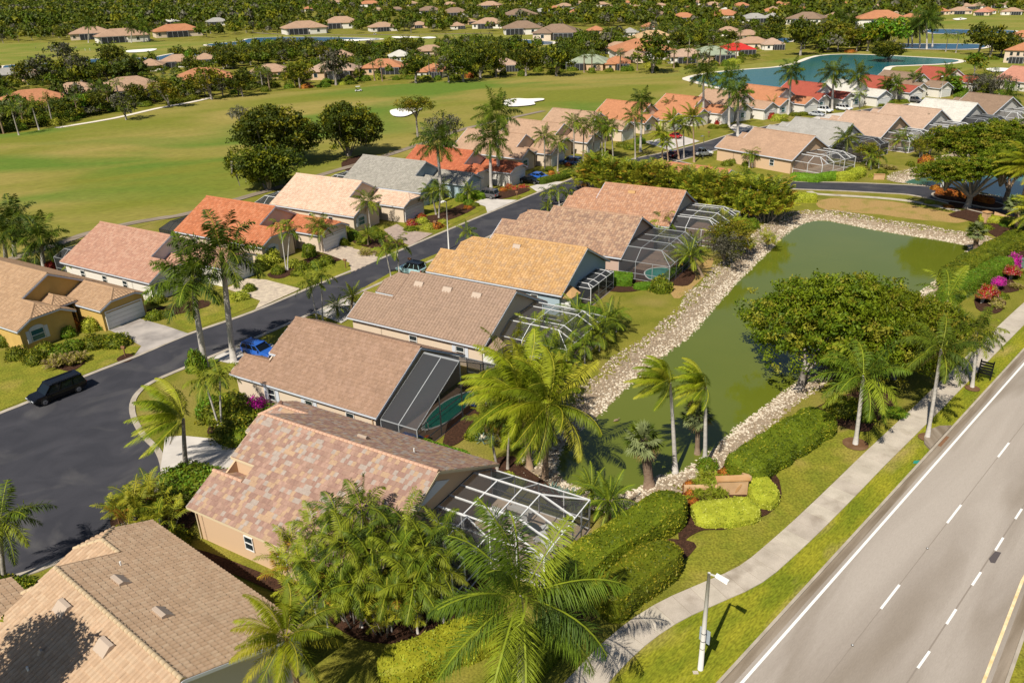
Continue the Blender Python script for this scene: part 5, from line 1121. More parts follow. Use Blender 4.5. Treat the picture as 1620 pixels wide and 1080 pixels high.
def tree(kind, xy, h, s=1.0, sz=None, trunk=.25, bark='barkgrey', rot=None, words=None, cz=None, single=False):
    """broadleaf tree at world xy, crown centre at height h, crown scaled by s"""
    z0 = gz(xy[0], xy[1]) if abs(xy[1]) < 200 else 0; root = empty({'faroak': 'oak_tree', 'oak': 'oak_tree', 'fargrey': 'mossy_tree', 'grey': 'mossy_tree', 'farlime': 'leafy_tree'}.get(kind, 'shade_tree'), (xy[0], xy[1], z0)); sz = sz or s
    key = (bark, round(trunk, 2))
    if key not in TRUNKS:
        b = MB(); b.tube([(0, 0, -.015), (.02, 0, .25), (.05, .03, .7), (0, 0, 1)], [1.35, 1, .8, .6], bark, 7); TRUNKS[key] = b.mesh('trunk', True)
    link('trunk', TRUNKS[key], root, (0, 0, 0), pr.uniform(0, 6), (trunk, trunk, max(.5, h - sz * 1.9)))
    link('crown', G[kind][pr.randrange(len(G[kind]))], root, (0, 0, h), pr.uniform(0, 6.28) if rot is None else rot, (s, s, sz))
    one, many = words or TK[kind]; reg(root, one, many, 'tree', many); return root
def shrub(kind, p, r, h, ry=None, words=None, cat='shrub', ang=None, name='shrub'):
    q = at(*p) if not isinstance(p, Vector) else p; z = gz(q.x, q.y) if q.y < 200 else 0
    o = link(name, G[kind][pr.randrange(len(G[kind]))], None, (q.x, q.y, z), pr.uniform(0, 6.28) if ang is None else ang, (r, ry or r, h))
    one, many = words; reg(o, one, many, cat, many); return o
def hedge(pts, width, h, mats=('hedge1', 'hedge2', 'hedge3'), mw=(.3, .45, .25), size=.115, dens=85, label=None, lump=.22, z0=0, name='hedge', taper=.85, wl=None):
    """clipped hedge along a world polyline: leafy skin over a dark core"""
    r = np.random.default_rng(int(abs(pts[0][0]) * 13 + abs(pts[0][1]) * 7)); P = [Vector((p[0], p[1], 0)) for p in pts]; kb = KB(); prof = [(-.5, 0), (-.5 * 1.0, .55), (-.5 * taper, .93), (-.25, 1.0), (.25, 1.0), (.5 * taper, .93), (.5, .55), (.5, 0)]
    S = resample([tuple(p[:2]) for p in P], .6); S.append(tuple(P[-1][:2])); S = [Vector((a, b, 0)) for a, b in S]; n = len(S); cen = S[n // 2].copy(); ring = []
    ws = wl or (lambda t: 1.0)
    for i, p in enumerate(S):
        d = (S[min(i + 1, n - 1)] - S[max(i - 1, 0)]).normalized(); sd = Vector((-d.y, d.x, 0)); e = min(i, n - 1 - i); f = .55 if e == 0 else (.85 if e == 1 else 1.0); f *= ws(i / (n - 1)); lm = 1 + lump * .35 * math.sin(i * .9 + p.x) * math.sin(i * .37 + 1)
        ring.append([np.array((p - cen + sd * (q[0] * width * f * lm) + Vector((0, 0, z0 + q[1] * h * (.9 if e == 0 else 1) * (1 + .06 * math.sin(i * .5 + 2 * q[0])))))[:]) for q in prof])
    ring = np.array(ring); quads = []
    for i in range(n - 1):
        for k in range(len(prof) - 1): quads.append([ring[i, k], ring[i, k + 1], ring[i + 1, k + 1], ring[i + 1, k]])
    m = len(prof)
    for i in (0, n - 1):
        for k in range(m // 2 - 1): quads.append([ring[i, k], ring[i, k + 1], ring[i, m - 2 - k], ring[i, m - 1 - k]])
    Q = np.array(quads); c = Q.mean(1).mean(0); core = Q * 1.0; ar = np.linalg.norm(np.cross(Q[:, 2] - Q[:, 0], Q[:, 3] - Q[:, 1]), axis=1) / 2
    cnt = r.poisson(ar * dens); idx = np.repeat(np.arange(len(Q)), cnt); u, v = r.uniform(0, 1, (2, len(idx)))[:, :, None]; q = Q[idx]; pt = (q[:, 0] * (1 - u) + q[:, 3] * u) * (1 - v) + (q[:, 1] * (1 - u) + q[:, 2] * u) * v
    pt += rand_dirs(r, len(pt)) * r.uniform(0, .11, (len(pt), 1)); patch = np.sin(pt[:, 0] * 1.3 + 2) * np.sin(pt[:, 1] * 1.1) + r.normal(0, .9, len(pt)); base = np.cumsum(mw); mi = np.searchsorted(base, np.clip((patch + 1.6) / 3.2, 0, .999)); mi = np.minimum(mi, len(mw) - 1)
    leaf_cloud(kb, r, pt, size, mi, .5); kb.V.append(core * 1.0); kb.m.append(np.ones(len(core), int))
    o = link(name, kb.mesh('foliage', list(mats)), None, cen); return tag(o, label, 'hedge')
# ---------------------------------------------------------------- vegetation: placement
SCL = {'royal': 1.34, 'breezecoco': 1.12, 'queen': 1.14, 'adonidia': 1.28, 'coconut': 1.15, 'date': 1.12, 'alexander': 1.1, 'windcoco': 1.15}
_palm = palm
def palm(kind, base=None, crown=None, h=None, s=1.0, **k): return _palm(kind, base, crown, h, s * SCL.get(kind, 1), **k)
def pl(*a): return [tuple(at(x, y, 0)[:2]) for x, y in a]
# royal palms
palm('royal', (325, 580), (303, 445), s=1.05, var=0); palm('royal', (370, 572), (350, 400), s=1.05, var=1)
palm('royal', (699, 321), (692, 228), s=1.0); palm('royal', (777, 301), (775, 225), s=1.0); palm('royal', (789, 291), (786, 182), s=1.15)
palm('royal', (1112.6, 195), (1113, 118), s=1.1); palm('royal', (1153, 202), (1154, 128), s=1.1); palm('royal', (1167, 215), (1168, 150), s=1.1)
for b, c, s in (((1247, 182), (1252, 114), 1), ((1316, 175), (1319, 117), 1.1), ((1359, 165), (1358, 120), 1.0), ((1448, 152), (1449, 126), .8), ((1497, 150), (1499, 121), .95), ((1592, 185), (1594, 153), .9), ((1401, 162), (1404, 134), .75), ((1418, 162), (1418, 135), .75)):
    palm('royal', b, c, s=s)
palm('royal', (23, 404), (19, 350), s=1.0); palm('royal', (70, 427), (63, 378), s=1.0, words=('royal palm with dark crown', 'royal palms')); palm('royal', (12, 428), (4, 372), s=.95)
for x, yb, yt in ((140, 68, 38), (208, 68, 42), (228, 67, 44), (1325, 62, 30), (1335, 61, 33), (1345, 63, 35), (1437, 74, 42), (1455, 77, 38), (1466, 79, 30), (1475, 75, 34), (1443, 76, 44)):
    palm('royal', (x, yb), (x, yt), s=1.5)
# big ones near the camera
palm('bigqueen', None, (822, 945), h=8.5, s=1.62, var=0, words=('very large feather palm', 'very large feather palms'))
palm('windcoco', (295, 748), (290, 662), s=.92, rot=0, words=('windblown feather palm', 'windblown feather palms'), bark='barkgrey')
palm('coconut', None, (452, 1008), h=6.6, s=.66, words=('windblown feather palm', 'windblown feather palms'))
palm('breezecoco', (838, 740), (822, 625), s=1.08, var=0); palm('breezecoco', (862, 755), (868, 640), s=1.12, var=1); palm('breezecoco', (836, 700), (815, 590), s=1.0, var=0, rot=1.9)
palm('windcoco', (1068, 745), (1060, 606), s=.72, rot=0, var=0, bark='barkroyal'); palm('windcoco', (1115, 735), (1116, 612), s=.66, rot=0, var=1, bark='barkroyal')
palm('sabal', (1103, 718), (1104, 655), s=.85); palm('sabal', (1027, 768), (1018, 694), s=.98, trunkw=1.6); palm('sabal', (1543, 398), (1545, 365), s=.92, trunkw=1.5)
palm('alexander', (787, 742), (772, 668), s=.95); palm('alexander', (803, 742), (806, 660), s=.85)
palm('date', (938, 800), (936, 775), s=1.1); palm('date', (965, 826), (963, 794), s=1.35); palm('date', (905, 800), (905, 792), s=.5, words=('small date palm sprout', 'small date palms'))
palm('queen', (1353, 703), (1366, 595), s=1.15, var=1, bark='barkroyal'); palm('queen', (1467, 693), (1489, 553), s=.95, var=2, bark='barkroyal'); palm('queen', (1538, 613), (1545, 524), s=.85, var=0, bark='barkroyal')
palm('alexander', (1500, 540), (1500, 470), h=4, s=1.5, words=('bright green feather palm', 'bright green feather palms')); palm('alexander', (1415, 600), (1420, 545), s=1.3)
palm('adonidia', (1547, 560), (1550, 523), s=1.0)
palm('windcoco', None, (1630, 262), h=9.5, s=1.1, var=1); palm('coconut', None, (1640, 330), h=5.5, s=.8)
palm('sabal', (1607, 365), (1608, 322), s=.95); palm('sabal', (1622, 385), (1625, 342), s=.9)
palm('queen', (8, 925), (0, 822), s=.9)
palm('adonidia', (347, 678), (325, 604), s=1.05); palm('adonidia', (351, 680), (347, 596), s=1.0)
palm('adonidia', (503, 512), (490, 448), s=1.05); palm('adonidia', (511, 512), (508, 436), s=1.1)
palm('date', (535, 500), (533, 487), s=1.0); palm('date', (556, 490), (558, 470), s=1.15)
palm('adonidia', (619, 440), (610, 396), s=1.05); palm('adonidia', (632, 437), (628, 388), s=1.15); palm('adonidia', (742, 400), (739, 370), s=1.0, words=('small yellowing palm', 'small yellowing palms'))
palm('adonidia', (453, 428), (444, 360), s=.9); palm('adonidia', (455, 428), (458, 366), s=.95)
palm('queen', (506, 398), (505, 358), s=.78, words=('drooping yellow green palm', 'drooping yellow green palms')); palm('queen', (586, 362), (582, 318), s=.82); palm('date', (583, 388), (582, 372), s=1.0)
palm('queen', (690, 340), (683, 305), s=.75); palm('queen', (694, 345), (698, 300), s=.7); palm('date', (741, 318), (742, 303), s=1.2)
palm('adonidia', (872, 322), (868, 306), s=.95); palm('adonidia', (885, 326), (883, 303), s=1.0); palm('adonidia', (897, 322), (899, 306), s=.95); palm('date', (868, 335), (866, 328), s=.9)
for b, c, k, s in (((862, 270), (861, 215), 'queen', .85), ((882, 271), (884, 225), 'queen', .8), ((908, 262), (908, 193), 'queen', .85), ((922, 256), (924, 200), 'queen', .85), ((937, 248), (943, 190), 'queen', .8), ((953, 251), (951, 198), 'queen', .9),
                   ((957, 252), (958, 205), 'queen', .8), ((970, 254), (967, 200), 'queen', .8), ((1005, 252), (1004, 186), 'queen', .95), ((1013, 240), (1016, 160), 'royal', .8), ((1048, 254), (1046, 210), 'coconut', .62), ((1057, 256), (1054, 225), 'coconut', .5),
                   ((1074, 252), (1064, 190), 'coconut', .62), ((1082, 250), (1081, 198), 'queen', .8), ((1098, 257), (1096, 185), 'coconut', .75), ((1060, 190), (1060, 165), 'queen', .8), ((1221, 181), (1221, 165), 'alexander', 1.1), ((1341, 254), (1340, 218), 'queen', .95),
                   ((1360, 172), (1360, 150), 'alexander', 1.1), ((1185, 265), (1186, 245), 'adonidia', 1.0), ((1190, 265), (1192, 246), 'adonidia', .9), ((1427, 240), (1427, 220), 'queen', .85), ((1462, 216), (1460, 195), 'queen', .95), ((1378, 268), (1378, 252), 'adonidia', 1.1),
                   ((1390, 266), (1390, 247), 'adonidia', 1.1), ((1447, 240), (1447, 228), 'date', 1.3), ((1005, 350), (1003, 330), 'adonidia', 1.0), ((1050, 382), (1050, 352), 'adonidia', 1.2), ((1088, 408), (1094, 390), 'date', 1.5), ((1112, 438), (1092, 405), 'date', 1.6),
                   ((120, 440), (118, 425), 'adonidia', .9), ((142, 436), (142, 424), 'adonidia', .8), ((180, 405), (122, 415), 'adonidia', .01), ((1560, 445), (1490, 462), 'date', .01), ((1180, 305), (1178, 275), 'adonidia', 1.0), ((1085, 215), (1128, 214), 'date', .01)):
    if s > .1: palm(k, b, c, s=s)
palm('date', (905, 560), (903, 535), s=1.6); palm('date', (935, 545), (933, 520), s=1.7); palm('date', (960, 530), (960, 508), s=1.7); palm('date', (885, 585), (884, 560), s=1.6); palm('date', (912, 520), (912, 498), s=1.5)
palm('alexander', (845, 560), (843, 528), s=1.1); palm('alexander', (868, 592), (868, 556), s=1.1)
# areca clusters in the foreground
ar = ('clumping areca palm', 'clumping areca palms')
for x, y, k, s in ((500, 960, 'areca', 1.0), (478, 925, 'areca', 1.0), (560, 985, 'areca', 1.0), (660, 990, 'areca', 1.0), (610, 1000, 'areca', .9), (700, 930, 'areca', .85), (530, 900, 'arecatall', .85), (590, 930, 'arecatall', .85), (640, 935, 'arecatall', .8)):
    o = shrub(k, (x, y), s, s, words=ar, cat='palm clump', name='areca_palm')
for i, (x, y, h) in enumerate(((496, 838, 5.4), (532, 812, 6.3), (572, 806, 6.6), (603, 838, 5.6), (640, 826, 6.0), (488, 890, 4.4), (545, 862, 5.4), (585, 880, 4.8), (628, 882, 5.0), (672, 868, 5.2), (700, 838, 5.0), (510, 935, 3.4), (655, 925, 4.0), (695, 905, 4.2), (562, 925, 3.6), (612, 935, 3.4))):
    palm('clustered', None, (x, y), h=h, s=.95 + .28 * ((i * 7) % 5) / 4, words=('clustered feather palm', 'clustered feather palms'))
for x, y, s in ((230, 838, 1.05), (262, 850, .9), (205, 830, .8), (245, 818, .9)): shrub('areca', (x, y), s, s * .85, words=('glossy green areca clump', 'glossy green areca clumps'), cat='palm clump', name='areca_palm')
for x, y, k, s in ((778, 690, 'areca', .8), (828, 678, 'areca', 1.0), (852, 655, 'areca', .9), (800, 700, 'areca', .7), (880, 620, 'areca', .95), (848, 625, 'areca', .95), (985, 770, 'areca', .01), (1068, 430, 'areca', .8), (1135, 372, 'areca', 1.0), (1118, 350, 'areca', .9)):
    if s > .1: shrub(k, (x, y), s, s * .9, words=('leafy areca clump', 'leafy areca clumps'), cat='palm clump', name='areca_palm')
for x, y, c, s in ((770, 655, (768, 618), 1.0), (812, 690, (812, 640), 1.0), (890, 650, (888, 600), .9), (895, 605, (894, 570), .95), (862, 560, (862, 530), 1.0), (925, 575, (925, 545), .9), (948, 555, (950, 528), .9), (975, 525, (975, 500), .9)):
    palm('clustered', (x, y), c, s=1.15 * s, words=('slim arching palm', 'slim arching palms'))
# the long areca screen
A_, B_ = at(930, 300), at(1222, 352)
n_ = 0
for row_ in range(2):
    for k in range(17):
        t = (k + .5 * row_) / 16.5; p = A_ + (B_ - A_) * t + Vector((.45, .9, 0)) * (row_ * 2.6 - .8) + Vector((pr.uniform(-.5, .5), pr.uniform(-.5, .5), 0)); s = pr.uniform(1.15, 1.4)
        shrub('hedgepalm', Vector((p.x, p.y, 0)), s * 1.1, s * 1.0, words=('screening areca palm', 'screening areca palms'), cat='palm clump', name='areca_palm')
for x, y, s in ((945, 300, .7), (925, 292, .75)): shrub('areca', (x, y), s, s * 1.3, words=('slim areca clump', 'slim areca clumps'), cat='palm clump', name='areca_palm')
shrub('areca', (1040, 392), .9, .8, words=('yellow green areca clump', 'yellow green areca clumps'), cat='palm clump', name='areca_palm'); shrub('areca', (1215, 388), .8, .7, words=('yellow green areca clump', 'yellow green areca clumps'), cat='palm clump', name='areca_palm')
for x, y, s in ((1140, 395, 1.0), (1160, 372, 1.0), (1180, 400, .7)): shrub('areca', (x, y), s, s * .8, words=('rounded areca clump', 'rounded areca clumps'), cat='palm clump', name='areca_palm')
# shade trees
p = at(437, 262); tree('oak', (p.x, p.y), 7.0, 2.1, 2.0, .45); p = at(425, 300); tree('oak', (p.x, p.y), 4.2, 1.6, 1.5, .3)
p = at(552, 247); tree('oak', (p.x, p.y), 6.6, 1.72, 1.85, .45); p = at(661, 218); tree('olive', (p.x, p.y), 8.2, 1.5, 1.1, .28); p = at(703, 232); tree('grey', (p.x, p.y), 5.0, 1.7, 1.45, .3, words=('dark feathery round tree', 'dark feathery round trees')); p = at(382, 205); tree('grey', (p.x, p.y), 4.5, 1.15, .9, .15)
def bigtree(base, crowns, tr, words, bark='barkgrey', kind='rain'):
    B = at(*base); B = at(base[0], base[1], gz(B.x, B.y)); root = empty('spreading_tree', B); b = MB()
    fork = Vector((.3, .2, 2.0)); b.tube([(0, 0, -.2), (.05, 0, .5), fork], [tr * 1.4, tr, tr * .85], bark, 9)
    for cx, cy_, cz, s, sz in crowns:
        c = at(cx, cy_, cz) - B
        for k in range(4):
            e = c + Vector((math.cos(k * 1.57 + 1) * 3.2 * s, math.sin(k * 1.57 + 1) * 3.2 * s, .2)); m = fork.lerp(e, .5) + Vector((0, 0, .3)); b.tube([fork - Vector((0, 0, .3)), fork.lerp(m, .5) + Vector((0, 0, -.1)), m, e], [tr * .6, tr * .45, tr * .3, tr * .1], bark, 6)
    b.build('trunk', root, smooth=True)
    for cx, cy_, cz, s, sz in crowns: link('crown', G[kind][pr.randrange(len(G[kind]))], root, at(cx, cy_, cz) - B, pr.uniform(0, 6), (s, s, sz))
    reg(root, words[0], words[1], 'tree', words[1]); return root
bigtree((1265, 614), [(1325, 515, 4.9, 1.02, 1.12)], .38, ('huge spreading tree with a pale trunk on the bank', 'huge spreading trees'), kind='bigrain')
bigtree((1385, 612), [(1425, 530, 5.0, .68, 1.0)], .3, ('wide spreading tree shading the sidewalk lawn', 'wide spreading trees'), kind='bigrain')
bigtree((1530, 328), [(1500, 275, 6.5, .9, .8), (1540, 230, 9.0, 1.25, 1.1), (1590, 262, 8.0, 1.0, .95)], .5, ('big gate tree with branching pale trunk', 'big gate trees'))
bigtree((1590, 318), [(1600, 225, 9.0, 1.1, 1.1)], .45, ('leaning dark tree by the second pond', 'leaning dark trees'), bark='barkbrown')
for x, y, k, h, s, sz, tr in ((1370, 262, 'olive', 3.0, .8, .8, .12), (1455, 250, 'olive', 2.6, .75, .9, .1), (1470, 246, 'grey', 2.8, .8, .9, .1), (1155, 405, 'olive', 3.2, 1.05, .9, .15), (1145, 420, 'grey', 2.8, 1.0, .8, .12), (432, 465, 'olive', 2.4, .01, .01, .1),
                         (1216, 245, 'oak', 2.6, .55, .5, .15), (1405, 98, 'oak', 5, 1.6, 1.2, .3), (1540, 122, 'farlime', 5.5, 1.5, 1.3, .2), (1545, 150, 'grey', 4, 1.5, 1.0, .2), (1580, 152, 'grey', 4, 1.5, 1.0, .2), (1506, 150, 'farlime', 3.5, 1.2, 1.0, .2)):
    if s > .1: p = at(x, y); tree(k, (p.x, p.y), h, s, sz, tr)
# small clipped topiary tree by the pick-up and flowering standards by the highway
for x, y, k, r_, h in ((1601, 433, 'magenta', .95, 1.3), (1588, 462, 'redmix', 1.15, 1.3), (1578, 455, 'magenta', .95, 1.6), (1562, 470, 'redmix', .95, 1.1), (1552, 476, 'redmix', .8, 1.1)):
    pass
for (x, y, k, r_, lab) in ((1598, 442, 'redmix', 1.0, 'red flowering standard bush farthest up the mulch bed'), (1577, 459, 'magenta', .8, 'magenta flowering standard bush in the mulch bed'), (1562, 474, 'redmix', 1.05, 'red and green flowering standard bush on pale stems'), (1553, 480, 'redmix', .8, 'small pink flowering standard bush lowest in the mulch bed')):
    p = at(x, y); root = empty('flowering_bush', p, 0, lab, 'shrub'); b = MB()
    for q in (-.15, 0, .16): b.tube([(q, q * .5, -.05), (q * 1.4, 0, 1.0)], [.05, .04], 'barkroyal', 5)
    b.build('stem', root); link('foliage', G[k][0], root, (0, 0, .9), 0, (r_, r_, r_ * 1.05)); link('foliage', G[k][0], root, (0, 0, 1.0), 1, (r_ * .9, r_ * .9, -r_ * .3))
p = at(1600, 424); tag(link('shrub', G['magenta'][0], None, p, 0, (1.0, 1.0, 1.9)), 'magenta topped bush behind the red standard bush in the mulch bed', 'shrub')
# hedges
hedge(pl((1072, 812), (1035, 836), (980, 872), (925, 910), (880, 945)), 2.9, 2.1, mw=(.22, .42, .36), label='tall clipped hedge running beside the white pool cage')
hedge(pl((1066, 892), (1030, 912), (985, 945), (950, 975)), 2.9, 2.0, mw=(.18, .42, .40), label='lower clipped hedge along the curving sidewalk, near the lamp post')
hedge(pl((900, 995), (850, 1040), (800, 1085)), 2.4, 1.6, mw=(.3, .45, .25), label='dark hedge under the very large palm at the bottom edge')
hedge(pl((605, 1085), (660, 1062), (720, 1030), (790, 1010)), 2.6, 1.7, ('lime1', 'hedge3', 'lime2'), (.35, .35, .3), label='yellow green hedge at the bottom edge right of the areca palms')
hedge(pl((1168, 765), (1200, 735), (1250, 705), (1300, 672)), 3.5, 1.7, mw=(.42, .44, .14), label='thick dark green hedge between the pond rocks and the lawn')
hedge(pl((1498, 452), (1530, 430), (1570, 408), (1640, 370)), 3.4, 2.0, mw=(.4, .42, .18), label='long olive hedge at the far corner of the pond')
hedge(pl((1490, 482), (1520, 462), (1555, 442), (1590, 425)), 2.6, 1.8, ('hedge2', 'brightg1', 'brightg2'), (.35, .4, .25), label='brighter green hedge behind the flowering standards')
hedge(pl((1096, 822), (1150, 818), (1195, 810)), 2.7, .95, ('lime1', 'lime2', 'lime3'), (.22, .40, .38), size=.09, label='variegated yellow hedge in front of the tan monument wall')
hedge(pl((1206, 806), (1208, 785), (1190, 765), (1175, 752)), 2.3, .95, ('lime1', 'lime2', 'lime3'), (.25, .42, .33), size=.09, label='variegated yellow hedge curling round the right end of the monument')
hedge(pl((640, 712), (680, 722), (740, 738)), 1.9, 1.2, ('hedge2', 'brightg1', 'brightg2'), (.3, .4, .3), label='bright green hedge between the tile house roof and the dark pool cage')
hedge(pl((958, 448), (1000, 450)), 2.2, 1.5, ('hedge2', 'brightg1', 'brightg2'), (.3, .4, .3), label='bright green hedge block at the corner of the grey pool cage')
hedge(pl((1003, 458), (1040, 455), (1062, 437), (1090, 415)), 1.1, .8, ('hedge2', 'brightg1', 'brightg2'), (.3, .4, .3), label='low clipped green hedge round the grey pool cage')
hedge(pl((870, 482), (905, 490), (950, 502)), 1.7, 1.0, ('hedge2', 'brightg1', 'brightg2'), (.3, .4, .3), label='green hedge between the golden roof house and the white cage')
hedge(pl((1250, 285), (1290, 287), (1325, 283)), 2.4, 1.4, ('brightg1', 'brightg2', 'lime1'), (.35, .4, .25), label='bright green hedge below the tan house cage')
hedge(pl((1322, 286), (1345, 284), (1362, 276)), 2.6, 1.5, ('lime1', 'lime2', 'lime2'), (.3, .4, .3), label='yellow hedge right of the bright green hedge by the entry road')
hedge(pl((1252, 318), (1290, 318)), 2.6, 1.3, ('lime1', 'lime2', 'lime2'), (.3, .4, .3), label='rounded yellow hedge at the left end of the inner footpath')
hedge(pl((1480, 307), (1520, 312), (1570, 324)), 1.4, 1.1, ('redleaf2', 'orangeleaf', 'hedge1'), (.45, .25, .3), label='rust red hedge on the traffic island')
hedge(pl((1548, 350), (1580, 352), (1625, 358)), 2.2, 1.0, ('lime1', 'lime2', 'hedge3'), (.3, .3, .4), label='yellow green hedge behind the gate monument')
hedge(pl((748, 311), (765, 316)), 1.6, 1.2, ('brightg1', 'brightg2', 'hedge2'), label='bright green hedge beside the grey vehicle')
hedge(pl((615, 340), (645, 334)), 1.3, .8, ('lime1', 'lime2', 'lime2'), label='yellow clipped hedge before the pale peach garage')
hedge(pl((1005, 228), (1018, 226)), 2.5, 1.2, ('hedge2', 'brightg1', 'hedge3'), label='clipped round hedge island on the lawn behind the queen palms')
hedge(pl((852, 292), (885, 284), (905, 276)), 2.2, 1.1, ('hedge2', 'hedge1', 'hedge3'), label='wide clipped green hedge right of the blue sedan')
# shrubs, each a thing
S_ = {'g': ('shrub', ('dark green shrub', 'dark green shrubs')), 'b': ('greenshrub', ('bright green shrub', 'bright green shrubs')), 'y': ('limeshrub', ('yellow green shrub', 'yellow green shrubs')), 'r': ('redshrub', ('dark red leaved shrub', 'dark red leaved shrubs')),
      'o': ('orangeshrub', ('orange leaved shrub', 'orange leaved shrubs')), 'm': ('magenta', ('magenta flowering shrub', 'magenta flowering shrubs')), 't': ('tawny', ('tawny grass clump', 'tawny grass clumps')), 'a': ('agave', ('blue grey agave', 'blue grey agaves')), 'x': ('redmix', ('pink and red flowering shrub', 'pink and red flowering shrubs'))}
for t in """g,28,566,1.0,1.2 g,58,572,1.1,1.2 g,75,562,1.2,1.3 b,100,562,1.2,1.2 b,118,556,1.1,1.2 g,150,547,1.4,1.1 g,185,545,1.4,1.1 t,95,578,1.3,1.3 t,118,574,1.3,1.3 y,145,522,.9,1.4 o,118,522,.8,1.5 b,168,518,.8,1.0 b,108,532,.8,1.1 g,10,545,.9,1.3 r,118,430,1.0,1.1 r,85,425,1.2,1.3 r,218,458,.8,1.2
g,246,503,1.0,.9 g,262,500,.8,.7 y,380,472,1.1,.8 y,368,475,.9,.8 g,395,460,.8,.9 g,250,478,.9,.9 y,430,415,1.2,1.8 g,440,432,.9,1.0 y,466,422,.9,1.0 g,478,425,.9,.9 b,490,405,1.0,1.7 g,515,418,1.1,1.1 g,500,424,.9,.9 g,545,388,.7,1.2 y,415,425,.9,1.8 g,470,435,.8,.7
g,550,372,1.3,1.4 b,560,378,1.2,1.3 g,575,385,1.1,1.2 t,580,402,1.2,.9 g,600,376,1.2,1.2 b,592,370,1.1,1.2 o,645,347,.7,1.0 r,660,338,.9,.8 y,668,352,1.1,.9 y,678,362,1.1,1.0 o,690,360,1.3,.9 y,700,355,1.0,.9 g,650,364,1.3,.6 r,667,345,.9,.8 g,630,320,1.1,1.2 x,652,356,.9,1.0
b,730,318,1.2,1.5 b,742,324,1.0,1.0 o,740,330,.9,.6 g,752,326,.8,.7 y,772,296,1.0,.9 x,805,298,.8,.9 x,815,300,.7,.8 o,796,302,.9,.7 x,828,296,1.0,.5 g,875,286,1.3,1.1 g,868,270,1.0,1.0 o,872,276,.8,.9 o,958,244,1.2,1.2 o,900,262,.8,.9 r,1137,196,1.2,1.8 g,1128,203,1.4,.9 g,1145,202,1.4,.9
o,926,296,.7,1.2 g,985,232,1.6,1.2 g,1000,236,1.8,1.2 y,838,330,.01,.01 g,745,405,.01,.01 r,752,400,.8,.8 g,660,410,.01,.01 b,790,388,.9,.9
g,365,688,1.5,1.3 g,378,697,1.3,1.1 g,350,660,1.6,1.5 g,370,650,1.7,1.4 b,340,650,1.5,1.3 g,385,665,1.6,1.4 m,407,655,1.1,1.6 b,428,660,1.3,1.0 b,475,668,1.0,.8 t,512,668,.8,1.6 b,540,682,.9,.7 b,305,760,1.5,1.3 b,320,772,1.6,1.3 b,285,762,1.4,1.2 b,300,785,1.5,1.1 b,335,765,1.3,1.1 b,312,585,.9,2.0 g,278,858,1.0,1.0 g,460,670,.7,.7
b,200,855,.8,.6 g,190,862,.7,.6 g,5,935,1.0,1.0 g,22,942,.8,.8 g,35,935,.9,.8
a,873,773,1.3,1.0 a,884,778,1.2,1.0 a,905,780,1.3,1.1 a,762,698,1.2,1.2 a,778,702,1.1,1.2 g,752,690,.8,.9 b,905,455,.01,.01 g,1045,460,1.2,1.6 g,1170,345,1.5,1.4 b,1185,360,1.6,1.5 g,1195,345,1.5,1.3 y,805,745,.01,.01 y,800,760,.8,.5 g,820,765,.6,.4
b,1120,735,.8,.9 g,1150,262,1.2,1.1 g,1160,258,1.0,1.0 b,1185,278,1.4,.7 g,1180,262,.9,1.0 b,1240,300,1.0,1.0 o,1480,300,.9,1.0 y,1340,308,.01,.01 y,1470,322,.9,.5 o,1500,328,.9,.5 y,1380,280,.8,.7 g,1345,272,1.0,.9 o,1465,258,1.6,1.7 r,1220,188,1.5,1.6 y,1240,186,1.2,.9 g,1258,183,1.8,.9 g,1270,182,1.6,.9 g,1240,192,1.2,.7
g,1416,162,1.6,1.0 b,1405,166,1.5,1.3 g,1430,162,1.4,.9 g,1390,168,1.5,1.0 g,1560,362,1.0,.7 b,1592,358,1.0,.8 g,1585,470,.7,.5 t,1572,478,.9,.7 t,1606,455,.8,.6 t,1578,486,.8,.6 g,1618,440,.8,.8 b,1416,655,.9,.5 g,1335,650,1.5,1.2 g,1365,660,1.0,.5 t,430,690,.01,.01 g,990,455,.01,.01
r,1385,250,.9,1.0 g,1395,275,1.1,.8 t,1408,268,1.2,.9 g,1440,262,.9,.9 g,1455,278,.8,.5""".split():
    k, x, y, r_, h = t.split(','); r_ = float(r_); h = float(h)
    if r_ < .1: continue
    kk, wd = S_[k]; f_ = 1.25 if float(y) > 400 and k in 'gby' else 1.08; shrub(kk, (float(x), float(y)), r_ * f_, h * f_, words=wd, cat='grass clump' if k == 't' else 'shrub')
for x, y, r_ in ((1112, 778, .95), (1128, 776, .95), (1118, 764, .9), (1138, 768, .9), (1130, 787, .9), (1105, 790, .8)): shrub('fountain', (x, y), r_ * 1.2, r_ * 1.25, words=('fountain grass tuft', 'fountain grass tufts'), cat='grass tuft', name='grass_tuft'); PLANTS[-1][0].data = None or PLANTS[-1][0].data
for x, y in ((1092, 785), (1150, 762), (1145, 752), (1090, 772), (1098, 800)): shrub('orangeshrub', (x, y), .55, .8, words=('orange flowering plant', 'orange flowering plants'), cat='flowering plant', name='flowering_plant')

